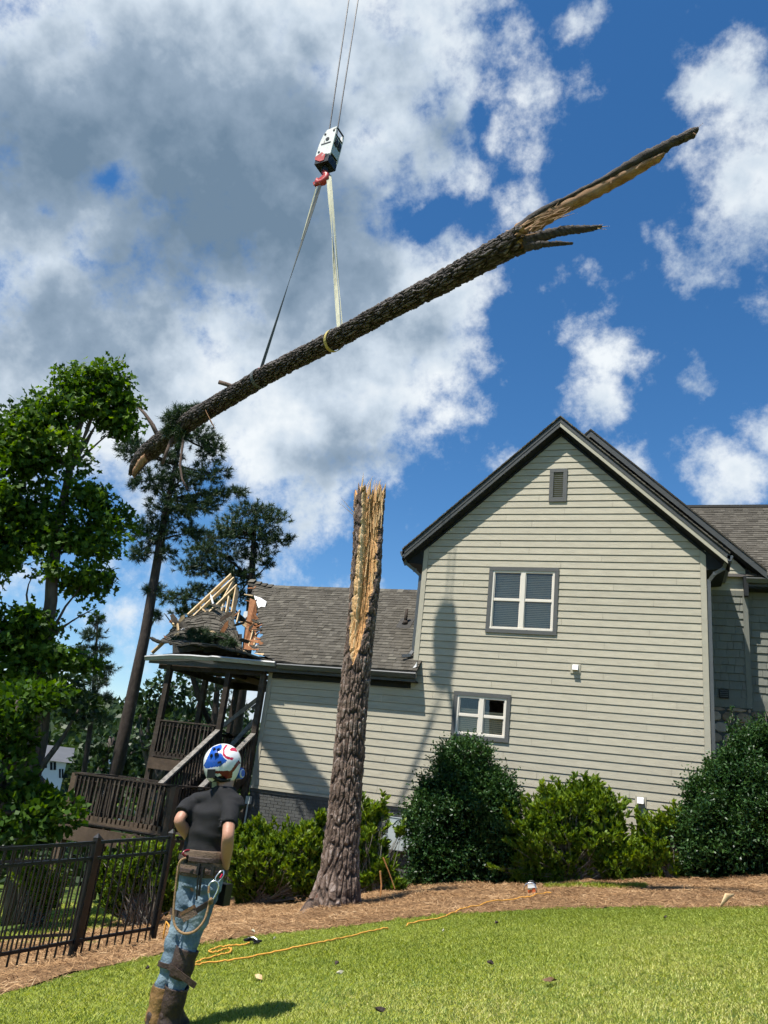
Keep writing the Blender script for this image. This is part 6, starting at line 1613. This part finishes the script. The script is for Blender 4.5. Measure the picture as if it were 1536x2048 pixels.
pine('pine_tree', 'dark spreading pine rising right behind the broken roof', [(495, 1420), (500, 1250), (503, 1160), (508, 1080), (512, 1020)], 33.0,
     [(505, 1020, 50, 20), (470, 1050, 48, 24), (540, 1040, 44, 26), (430, 1075, 45, 22), (500, 1070, 60, 26), (550, 1080, 34, 18), (405, 1100, 40, 20), (450, 1110, 50, 22), (520, 1110, 40, 18), (580, 1077, 12, 7), (385, 1135, 40, 16), (430, 1140, 45, 18), (480, 1150, 45, 20), (535, 1128, 14, 10), (345, 1195, 40, 14), (390, 1180, 40, 16), (310, 1180, 22, 12), (440, 1190, 40, 16), (400, 1215, 40, 12), (480, 1195, 36, 18), (370, 1225, 30, 10)], .26, seed=9, dens=20)
pine('pine_tree', 'small spindly pine standing low between the oak and the slender trunk', [(180, 1580), (184, 1430), (190, 1330), (196, 1235)], 36.0,
     [(195, 1240, 14, 12), (188, 1268, 26, 12), (195, 1300, 30, 12), (175, 1325, 30, 14), (215, 1335, 24, 8), (190, 1360, 36, 14), (165, 1395, 36, 16), (205, 1400, 26, 12), (185, 1440, 36, 16), (160, 1300, 14, 6)], .14, seed=15, dens=14)
pine('pine_tree', 'thin straight pine seen through the porch posts', [(420, 1560), (430, 1430), (437, 1340), (442, 1250)], 38.0, [(400, 1385, 30, 12), (450, 1375, 26, 12), (410, 1350, 30, 12), (470, 1410, 20, 10)], .22, seed=25, dens=18)
# needles and boughs caught on the lifted log and on the crushed roof
def boughs(name, spots, parent, Y, n, needle):
    C_ = []
    for (px, py, rx, ry) in spots:
        c = np.array(PY(px, py, Y)); k = Vector(c).dot(CF)/FOC; u = rdir(n)*(rng.random((n, 1))**.5); C_.append(c+u[:, :1]*np.array(CR)*rx*k+u[:, 1:2]*np.array(CU)*ry*k+u[:, 2:]*np.array([0, 1, 0])*rx*k*.6)
    C_ = np.concatenate(C_); K = 24; d = rdir(len(C_)*K).reshape(len(C_), K, 3); s = unit(np.cross(d, rdir(len(C_)*K).reshape(len(C_), K, 3)))*needle*.05
    b_ = C_[:, None, :]; V = np.stack([b_-s, b_+s, b_+d*needle], 2).reshape(-1, 3, 3)
    o = bulk(name, V, 3, MT['pine_needle'], parent, tone=np.clip(.4+.25*rng.normal(size=len(V)), 0, 1))
    return tag(o, kind='stuff')
boughs('needle_boughs', [(372, 826, 26, 12), (350, 836, 20, 14), (395, 818, 14, 8), (340, 862, 16, 12), (360, 868, 14, 16)], logt, 15.5, 34, .2)
boughs('needle_litter', [(365, 1280, 26, 8), (400, 1268, 26, 10), (430, 1276, 30, 10), (460, 1288, 18, 8), (410, 1284, 40, 6)], broken, 19.0, 34, .2)
mb = MB(); rg = random.Random(2)
for i in range(9): limb(mb, PY(rg.uniform(355, 470), rg.uniform(1268, 1292), 18.95), PY(rg.uniform(355, 480), rg.uniform(1258, 1288), 18.9), .02, .006, i, .1, 4)
mb.build('broken_branches', MT['pine_trunk'], broken, smooth=True)

# ------------------------------------------------------------------ woodland, water and houses far behind
MT['water'] = mat('lake_water', two((0.10, 0.14, 0.17), 0.1), 0.3, 0.12, 0.2, 2.0, spec=0.6)
lake = gridmesh('lake_water', np.array([[(-420, 45, -9.2), (420, 45, -9.2)], [(-420, 420, -9.2), (420, 420, -9.2)]]), MT['water']); tag(lake, 'pale lake water glimpsed between the trees', kind='structure')
def treeclump(px, py, rx, ry, r, n, size):
    c, ax, ay, az, k = pxblob(px, py, rx, ry, r); u = rdir(n)*(.45+.55*rng.random((n, 1))**.5)
    p = c+u[:, :1]*ax+u[:, 1:2]*ay+u[:, 2:]*az*(rx*k)
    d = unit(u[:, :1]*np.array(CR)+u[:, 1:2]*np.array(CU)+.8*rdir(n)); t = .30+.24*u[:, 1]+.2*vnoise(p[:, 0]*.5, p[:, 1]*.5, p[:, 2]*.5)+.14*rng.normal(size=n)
    return leaves(p, d, size*(.6+.8*rng.random(n)), size*.7, LEAF_KITE), t
def treeclumps(name, label, specs, r, m, size, dens, group=None, trunk=None):
    V = []; T_ = []
    for b in specs:
        v_, t_ = treeclump(b[0], b[1], b[2], b[3], r, int(b[2]*b[3]/dens)+20, size); V.append(v_); T_.append(t_)
    base = PR(specs[-1][0], specs[-1][1], r); base.z = Gz(base.x, base.y)
    t = thing(name, label, 'tree', base, group)
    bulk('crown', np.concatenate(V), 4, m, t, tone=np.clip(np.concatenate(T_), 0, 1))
    mb = MB(); tp = PR(specs[0][0], specs[0][1], r); limb(mb, base-Vector((0, 0, .3)), tp, .012*r, .004*r, 1, .03)
    for i, b in enumerate(specs): limb(mb, base.lerp(tp, .5), PR(b[0], b[1], r), .004*r, .001*r, 3+i, .1)
    mb.build('trunk', MT['tree_bark'], t, smooth=True)
    return t
treeclumps('leafy_tree', 'bright green leafy young tree low at the edge behind the fence', [(40, 1400, 75, 35), (-10, 1440, 70, 45), (95, 1385, 50, 20), (25, 1470, 50, 40), (10, 1540, 62, 50), (70, 1600, 45, 28), (40, 1620, 80, 45), (120, 1630, 50, 35), (0, 1680, 60, 30)], 14.5, MT['oak_leaf'], .13, 6, 'trees beyond the fence')
treeclumps('leafy_tree', 'dark leafy tree under the oak, beside the far white house', [(110, 1350, 60, 30), (60, 1380, 70, 40), (162, 1412, 35, 26), (5, 1460, 50, 50), (150, 1615, 45, 35), (60, 1640, 70, 50)], 27.0, MT['wood_leaf'], .24, 5, 'trees beyond the fence')
treeclumps('leafy_tree', 'airy broadleaf tree showing behind the porch rail', [(345, 1370, 45, 35), (310, 1400, 30, 40), (400, 1400, 50, 28), (350, 1440, 45, 25), (280, 1420, 35, 30), (470, 1430, 30, 20), (330, 1480, 50, 30)], 42.0, MT['wood_leaf'], .34, 9, 'trees beyond the fence')
treeclumps('leafy_tree', 'mid green tree between the slender pine trunk and the porch', [(225, 1475, 55, 30), (270, 1500, 40, 30), (200, 1530, 55, 35), (250, 1560, 60, 30), (180, 1600, 40, 30)], 48.0, MT['wood_leaf'], .36, 5, 'trees beyond the fence')
treeclumps('leafy_tree', 'small leafy tree showing low through the stair balusters', [(470, 1490, 40, 18), (510, 1470, 25, 20), (420, 1500, 40, 25), (380, 1540, 60, 30)], 50.0, MT['wood_leaf'], .36, 7, 'trees beyond the fence')
# the wood across the water: one mass of crowns
n = 2600; az = R_(1)*rng.uniform(-5, 75, n); dd = 150+135*rng.random(n)**.8
wx, wy = -np.sin(az)*dd, np.cos(az)*dd; wz = G(wx, wy); ok = wz > -8.9; wx, wy, wz, dd = wx[ok], wy[ok], wz[ok], dd[ok]; n = len(wx)
K = 34; u = rdir(n*K).reshape(n, K, 3)*(.5+.5*rng.random((n, K, 1))); hgt = 3.2+2.4*rng.random(n); wid = 2.2+1.3*rng.random(n)
p = np.stack([wx, wy, wz+hgt*.9], 1)[:, None, :]+u*np.stack([wid, wid, hgt], 1)[:, None, :]
V = leaves(p.reshape(-1, 3), unit(u+.6*rng.normal(size=u.shape)).reshape(-1, 3), 1.5+1.0*rng.random(n*K), 1.3, LEAF_KITE)
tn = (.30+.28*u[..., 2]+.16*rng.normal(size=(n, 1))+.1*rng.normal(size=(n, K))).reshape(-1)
tag(bulk('distant_woodland', V, 4, MT['wood_leaf'], tone=np.clip(tn, 0, 1)), 'dense dark green wood covering the hill across the water', kind='stuff')
# nearer undergrowth down the bank
n = 420; az = R_(1)*rng.uniform(26, 62, n); dd = 22+60*rng.random(n)
wx, wy = -np.sin(az)*dd, np.cos(az)*dd; ok = ~((wx > -13.6) & (wy > 14)); wx, wy, dd = wx[ok], wy[ok], dd[ok]; n = len(wx); wz = G(wx, wy)
K = 60; u = rdir(n*K).reshape(n, K, 3)*(.5+.5*rng.random((n, K, 1))); hgt = .9+.9*rng.random(n)+.012*dd; wid = .9+.8*rng.random(n)
p = np.stack([wx, wy, wz+hgt*.6], 1)[:, None, :]+u*np.stack([wid, wid, hgt], 1)[:, None, :]
V = leaves(p.reshape(-1, 3), unit(u+.6*rng.normal(size=u.shape)).reshape(-1, 3), .3+.2*rng.random(n*K), .2, LEAF_KITE)
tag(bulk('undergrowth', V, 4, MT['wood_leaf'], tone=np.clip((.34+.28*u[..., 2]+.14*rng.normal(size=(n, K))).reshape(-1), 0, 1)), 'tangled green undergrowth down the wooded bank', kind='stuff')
MT['far_wall'] = mat('far_white_wall', two((0.62, 0.62, 0.60), 0.05), 1, 0.7); MT['far_roof'] = mat('far_grey_roof', two((0.09, 0.095, 0.105), 0.1), 1, 0.8)
def far_house(label, a, b, eave_px, ridge_px, r, wins):
    p, q_ = PR(*a, r), PR(*b, r); zb = Gz(p.x, p.y)-.5; e = PR(a[0], eave_px, r).z; rz = PR(a[0], ridge_px, r).z
    d = (q_-p); d.z = 0; back = Vector((p.x, p.y, 0)).normalized()*7
    t = thing('far_house', label, 'house', (p.x, p.y, zb), 'houses beyond the trees')
    def v3(o, z): return Vector((o.x, o.y, z))
    MB().hexa([v3(p, zb), v3(q_, zb), v3(q_+back, zb), v3(p+back, zb), v3(p, e), v3(q_, e), v3(q_+back, e), v3(p+back, e)]).build('wall', MT['far_wall'], t)
    o = d.normalized()*.5; bk = back*.5
    MB().prism([v3(p-o-back*.06, e-.1), v3(p-o+bk, rz), v3(p-o+back*1.06, e-.1), v3(p-o+bk, rz-.3)], d+o*2).build('roof', MT['far_roof'], t)
    for (x0, x1, y0, y1) in wins:
        c = [PR(x0, y1, r-.05), PR(x1, y1, r-.05), PR(x1, y0, r-.05), PR(x0, y0, r-.05)]; w_ = MB().prism(c, back*.004).build('window', MT['dark'], t)
        MB().beam(c[0].lerp(c[1], .5)-back*.006, c[3].lerp(c[2], .5)-back*.006, .08, .05).build('mullion', MT['far_wall'], w_)
    return t
far_house('pale grey roofed white house glimpsed low beneath the oak branches', (78, 1530), (132, 1530), 1516, 1488, 75.0, [(82, 94, 1522, 1536), (100, 112, 1524, 1540), (118, 127, 1538, 1556)])
far_house('small white house wall glimpsed beside the slender pine trunk', (218, 1510), (250, 1512), 1508, 1498, 105.0, [(226, 232, 1512, 1520), (238, 244, 1512, 1520)])

# ------------------------------------------------------------------ shrubs along the house
def shrub_holly(label, blobs, Y, spires=(), seed=0):
    base = PY(blobs[0][0], max(b[1]+b[3] for b in blobs), Y); base.z = GS(base.x, base.y)
    t = thing('holly_shrub', label, 'shrub', base, 'evergreen shrubs along the house')
    P_, D_, T_ = [], [], []
    mb = MB()
    for (px, py, rx, ry) in blobs:
        c = np.array(PY(px, py, Y)); k = Vector(c).dot(CF)/FOC; n = int(rx*ry*.52)+50
        u = rdir(n); lump = 1+.36*vnoise(u[:, 0]*2.6+px, u[:, 1]*2.6, u[:, 2]*2.6)+.14*vnoise(u[:, 0]*6+px, u[:, 1]*6, u[:, 2]*6); u = u*(.5+.5*rng.random((n, 1))**.45)*lump[:, None]; p = c+u[:, :1]*np.array(CR)*rx*k+u[:, 1:2]*np.array(CU)*ry*k+u[:, 2:]*np.array([0, 1.0, 0])*min(rx, ry)*k*.8
        out = unit(u[:, :1]*np.array(CR)+u[:, 1:2]*np.array(CU)+u[:, 2:]*np.array([0, 1, 0])+np.array([0, 0, .25]))
        # sprigs: leaves along a short shoot
        m = 7; s_ = np.linspace(0, 1, m)[None, :, None]; L_ = .15+.26*rng.random((n, 1, 1))**2; ax = unit(out+.45*rng.normal(size=out.shape))
        q_ = p[:, None, :]+ax[:, None, :]*L_*s_; dd_ = unit(ax[:, None, :]*.7+.9*rdir(n*m).reshape(n, m, 3))
        tn = .30+.32*vnoise(p[:, 0]*2.2, p[:, 1]*2.2, p[:, 2]*2.2)[:, None]+.10*s_[..., 0]+.16*rng.normal(size=(n, m))
        P_.append(q_.reshape(-1, 3)); D_.append(dd_.reshape(-1, 3)); T_.append(tn.reshape(-1))
        limb(mb, base, Vector(c), .03, .012, seed, .05, 4)
    rs_ = random.Random(seed*7+1); spires = list(spires)
    for (px, py, rx, ry) in blobs:
        for _ in range(5):
            an = rs_.uniform(.1, 3.04); l_ = rs_.uniform(1.12, 1.36); spires.append((px+math.cos(an)*rx*.85, py-math.sin(an)*ry*.85, px+math.cos(an)*rx*l_, py-math.sin(an)*ry*l_-6))
    for (px, py, px2, py2) in spires:
        a, b = np.array(PY(px, py, Y)), np.array(PY(px2, py2, Y)); n = 46; t_ = rng.random((n, 1)); q_ = a+(b-a)*t_+rng.normal(size=(n, 3))*.05*(1.25-t_); P_.append(q_); D_.append(unit((b-a)*.5/np.linalg.norm(b-a)+rdir(n)*.9)); T_.append(.45+.2*rng.normal(size=n)); limb(mb, a, b, .012, .004, seed, .03, 3)
    mb.build('stems', MT['stem'], t, smooth=True)
    P_, D_, T_ = map(np.concatenate, (P_, D_, T_))
    bulk('foliage', leaves(P_, D_, .055+.025*rng.random(len(P_)), .032, LEAF_OVAL), 6, MT['holly_leaf'], t, tone=np.clip(T_, 0, 1))
def shrub_light(label, blobs, Y, seed=0, dens=7.5, leafl=.105, name='green_shrub', shoot=.28):
    base = PY(blobs[0][0], max(b[1]+b[3] for b in blobs), Y); base.z = GS(base.x, base.y)
    t = thing(name, label, 'shrub', base, 'light green shrubs along the house')
    P_, D_, T_ = [], [], []; mb = MB(); rg = random.Random(seed)
    for (px, py, rx, ry) in blobs:
        c = np.array(PY(px, py, Y)); k = Vector(c).dot(CF)/FOC; n = int(rx*ry/dens)+16
        u = rdir(n); lump = 1+.30*vnoise(u[:, 0]*2.4+px, u[:, 1]*2.4, u[:, 2]*2.4)+.22*rng.normal(size=n)*(u[:, 1] > .2); u = u*(.4+.6*rng.random((n, 1))**.45)*lump[:, None]; p = c+u[:, :1]*np.array(CR)*rx*k+u[:, 1:2]*np.array(CU)*ry*k+u[:, 2:]*np.array([0, 1.0, 0])*min(rx, ry)*k*.85
        ax = unit(u[:, :1]*np.array(CR)*.5+u[:, 2:]*np.array([0, .5, 0])+np.array([0, 0, .9])+.25*rng.normal(size=(n, 3)))
        sel = np.where(u[:, 1] > .25)[0]; sel = sel[rng.random(len(sel)) < shoot]
        ext = [(p[sel]+ax[sel]*(.07*q0)[:, None] if False else p[sel]+ax[sel]*q0) for q0 in (.09, .18, .27)]
        keep_ = [rng.random(len(sel)) < f0 for f0 in (1., .7, .4)]
        p = np.concatenate([p]+[e0[k0] for e0, k0 in zip(ext, keep_)]); ax = np.concatenate([ax]+[ax[sel][k0] for k0 in keep_]); u = np.concatenate([u]+[u[sel][k0] for k0 in keep_]); n = len(p)
        m = 11; ang = rng.random((n, m))*6.28; e1 = unit(np.cross(ax, rdir(n))); e2 = np.cross(ax, e1); spread = (.35+.75*rng.random((n, m)))[..., None]
        dd_ = unit(ax[:, None, :]+spread*(np.cos(ang)[..., None]*e1[:, None, :]+np.sin(ang)[..., None]*e2[:, None, :]))
        q_ = p[:, None, :]+ax[:, None, :]*(rng.random((n, m, 1))*.10-.07)
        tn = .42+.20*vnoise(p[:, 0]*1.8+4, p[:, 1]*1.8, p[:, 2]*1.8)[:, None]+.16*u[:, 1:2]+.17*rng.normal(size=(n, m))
        P_.append(q_.reshape(-1, 3)); D_.append(dd_.reshape(-1, 3)); T_.append(tn.reshape(-1))
        for j in range(0, n, 4):
            a = Vector(base)+Vector((rg.uniform(-.25, .25), rg.uniform(-.15, .15), 0)); limb(mb, a.lerp(Vector(c), .3*rg.random()), Vector(p[j])-Vector(ax[j])*.05, .010, .0035, seed+j, .08, 4)
    mb.build('stems', MT['stem'], t, smooth=True)
    P_, D_, T_ = map(np.concatenate, (P_, D_, T_)); n = len(P_)
    bulk('foliage', leaves(P_, D_, leafl*(.7+.6*rng.random(n)), leafl*.40, LEAF_OVAL), 6, MT['bush_leaf'], t, tone=np.clip(T_, 0, 1))
shrub_holly('large dark conical holly under the lower window', [(930, 1530, 45, 45), (935, 1590, 78, 55), (925, 1660, 98, 70), (935, 1730, 105, 62), (862, 1600, 22, 28), (1000, 1610, 30, 40), (872, 1690, 34, 50), (872, 1758, 46, 28), (836, 1646, 18, 10), (1005, 1700, 50, 60)], 16.9,
            [(930, 1510, 938, 1468), (900, 1540, 884, 1512), (965, 1530, 985, 1505), (1000, 1590, 1030, 1545), (855, 1590, 846, 1556), (1005, 1600, 1014, 1520), (870, 1560, 866, 1526), (985, 1560, 998, 1530)], 1)
shrub_holly('large dark holly with tall shoots at the house corner by the stone', [(1475, 1555, 50, 45), (1505, 1605, 80, 75), (1452, 1655, 68, 66), (1480, 1720, 95, 62), (1410, 1590, 32, 28), (1400, 1660, 35, 35), (1530, 1680, 80, 100), (1520, 1500, 40, 40), (1440, 1745, 50, 30)], 17.2,
            [(1465, 1520, 1464, 1412), (1462, 1510, 1456, 1440), (1468, 1510, 1478, 1440), (1480, 1500, 1470, 1450), (1450, 1500, 1462, 1430), (1515, 1490, 1522, 1436), (1400, 1580, 1372, 1568), (1420, 1560, 1410, 1518), (1535, 1480, 1530, 1425)], 2)
shrub_light('wide light green shrub between the two dark hollies', [(1140, 1640, 75, 50), (1190, 1640, 50, 50), (1100, 1640, 50, 35), (1060, 1690, 55, 50), (1140, 1710, 105, 55), (1220, 1710, 50, 55), (1170, 1595, 32, 26), (1220, 1650, 32, 32), (1110, 1600, 22, 18), (1130, 1755, 110, 28), (1180, 1575, 14, 14), (1240, 1735, 40, 40)], 16.9, 3)
shrub_light('small thin light green shrub before the house corner', [(1330, 1660, 42, 24), (1290, 1680, 26, 22), (1350, 1655, 22, 24), (1310, 1720, 38, 40), (1340, 1740, 40, 26), (1280, 1740, 32, 28), (1362, 1665, 16, 20)], 17.3, 4, dens=8.5)
shrub_light('light green shrub under the broken porch, behind the worker', [(515, 1668, 32, 24), (500, 1715, 45, 42), (560, 1715, 55, 36), (570, 1690, 22, 18), (618, 1672, 26, 22), (620, 1715, 40, 42), (550, 1750, 85, 50), (620, 1765, 42, 30), (510, 1780, 50, 30), (643, 1640, 10, 12), (478, 1680, 18, 26)], 14.8, 5, shoot=.10)
shrub_light('light green shrub beside the snapped trunk, below the meter boxes', [(735, 1650, 22, 22), (760, 1625, 12, 14), (738, 1700, 32, 42), (762, 1752, 30, 26), (740, 1768, 38, 22), (722, 1630, 12, 24), (792, 1774, 16, 14), (800, 1664, 9, 8)], 15.4, 6)
shrub_light('shaded green shrub behind the metal gate', [(290, 1760, 45, 45), (250, 1790, 40, 45), (320, 1730, 24, 40), (220, 1770, 30, 40), (330, 1790, 22, 34), (270, 1725, 30, 16)], 11.6, 7, dens=4.5, leafl=.07)
shrub_light('low shrub in front of the landing beyond the fence', [(60, 1770, 22, 30), (95, 1790, 26, 34)], 11.8, 8, dens=4, leafl=.07)

# ------------------------------------------------------------------ lawn grass and pine straw
MT['grass'] = mat('grass_blade', [(0.05, (0.16, 0.215, 0.032)), (0.4, (0.33, 0.40, 0.075)), (0.7, (0.47, 0.505, 0.135)), (0.95, (0.68, 0.64, 0.30))], 1.2, 0.55, tone=0.8, translucent=.35, spec=.3)
MT['straw'] = mat('pine_straw_needle', [(0.05, (0.10, 0.050, 0.022)), (0.4, (0.30, 0.17, 0.075)), (0.7, (0.46, 0.29, 0.145)), (0.95, (0.62, 0.45, 0.26))], 2, 0.7, tone=0.85, spec=.2)
def blades(n, x0, x1, y0, y1, test, hmin, hmax, w, zfun, bias=1.0):
    x = x0+(x1-x0)*rng.random(n); y = y0+(y1-y0)*rng.random(n)**bias
    g = test(x, y); x, y = x[g], y[g]; n = len(x); z = zfun(x, y)
    clump = vnoise(x*1.6, y*1.6)*.5+vnoise(x*5, y*5)*.5; h = (hmin+(hmax-hmin)*rng.random(n))*(1+.25*clump)
    a = rng.random(n)*6.283; lean = .25+.75*rng.random(n)
    d = np.stack([np.cos(a)*lean, np.sin(a)*lean, np.ones(n)], 1); d = unit(d)
    s = np.stack([-np.sin(a), np.cos(a), np.zeros(n)], 1)*(w*(.7+.6*rng.random(n)))[:, None]
    p = np.stack([x, y, z-.004], 1); mid = p+d*(h*.6)[:, None]; tip = mid+unit(d*np.array([1.5, 1.5, .55]))*(h*.5)[:, None]
    V = np.stack([p-s, p+s, mid+s*.7, tip, mid-s*.7], 1)
    t = .42+.24*vnoise(x*.5+2, y*.5)+.12*vnoise(x*.17+7, y*.17)+.13*clump+.17*rng.normal(size=n)
    return V, np.clip(t, 0, 1)
def lawn_test(x, y):
    # only where the mown lawn lies, with a ragged edge towards the straw
    i = np.clip(((x-_gx0)/_gs).astype(int), 0, _gX.shape[1]-1); j = np.clip(((y-_gy0)/_gs).astype(int), 0, _gX.shape[0]-1)
    return _gD[j, i] < 0.05*vnoise(x*4, y*4)-.0
V1, t1 = blades(430000, -5.9, 3.2, 3.6, 13.0, lawn_test, .022, .044, .0027, GSv)
g_ = np.hypot(V1[:, 0, 0], V1[:, 0, 1]) > 0
tag(bulk('lawn_grass', V1, 5, MT['grass'], tone=t1), 'short mown yellow green lawn grass', kind='stuff')
V2, t2 = blades(36000, -14, -6.4, 7.0, 15.5, lambda x, y: (y < 15.5) & (vnoise(x*.6, y*.6) > -.35) & (x < -7.4-.2*(y-8)), .04, .09, .006, lambda x, y: G(x, y))
tag(bulk('yard_grass', V2, 5, MT['grass'], tone=t2), 'longer grass in the shaded yard beyond the fence', kind='stuff')
V3, t3 = blades(2600, -1.9, -.2, 14.9, 15.6, lambda x, y: np.abs(y-15.25) < .22, .05, .10, .006, GSv)
tag(bulk('verge_grass', V3, 5, MT['grass'], tone=t3), 'strip of grass left between the straw and the shrubs', kind='stuff')
n = 120000
x = -8.4+13.0*rng.random(n); y = 4.2+13.6*rng.random(n)
i = np.clip(((x-_gx0)/_gs).astype(int), 0, _gX.shape[1]-1); j = np.clip(((y-_gy0)/_gs).astype(int), 0, _gX.shape[0]-1); dE = _gD[j, i]
g = (dE > -.10+.12*rng.random(n)) & (y < 17.6); x, y = x[g], y[g]; n = len(x)
a = rng.random(n)*6.283; L_ = .07+.13*rng.random(n); el = rng.normal(size=n)*.28; d = np.stack([np.cos(a)*np.cos(el), np.sin(a)*np.cos(el), np.sin(el)], 1)
s = np.stack([-np.sin(a), np.cos(a), .4*rng.normal(size=n)], 1)*.0032; p = np.stack([x, y, GSv(x, y)+.004+.03*rng.random(n)], 1); m_ = p+np.stack([-np.sin(a), np.cos(a), np.zeros(n)], 1)*(rng.normal(size=n)*.012)[:, None]
V = np.stack([p-d*(L_/2)[:, None]-s, m_-s, p+d*(L_/2)[:, None], m_+s], 1)
tag(bulk('pine_straw', V, 4, MT['straw'], tone=np.clip(.44+.22*rng.normal(size=n)+.18*vnoise(x*2.2, y*2.2), 0, 1)), 'loose brown pine straw needles on the bed', kind='stuff')
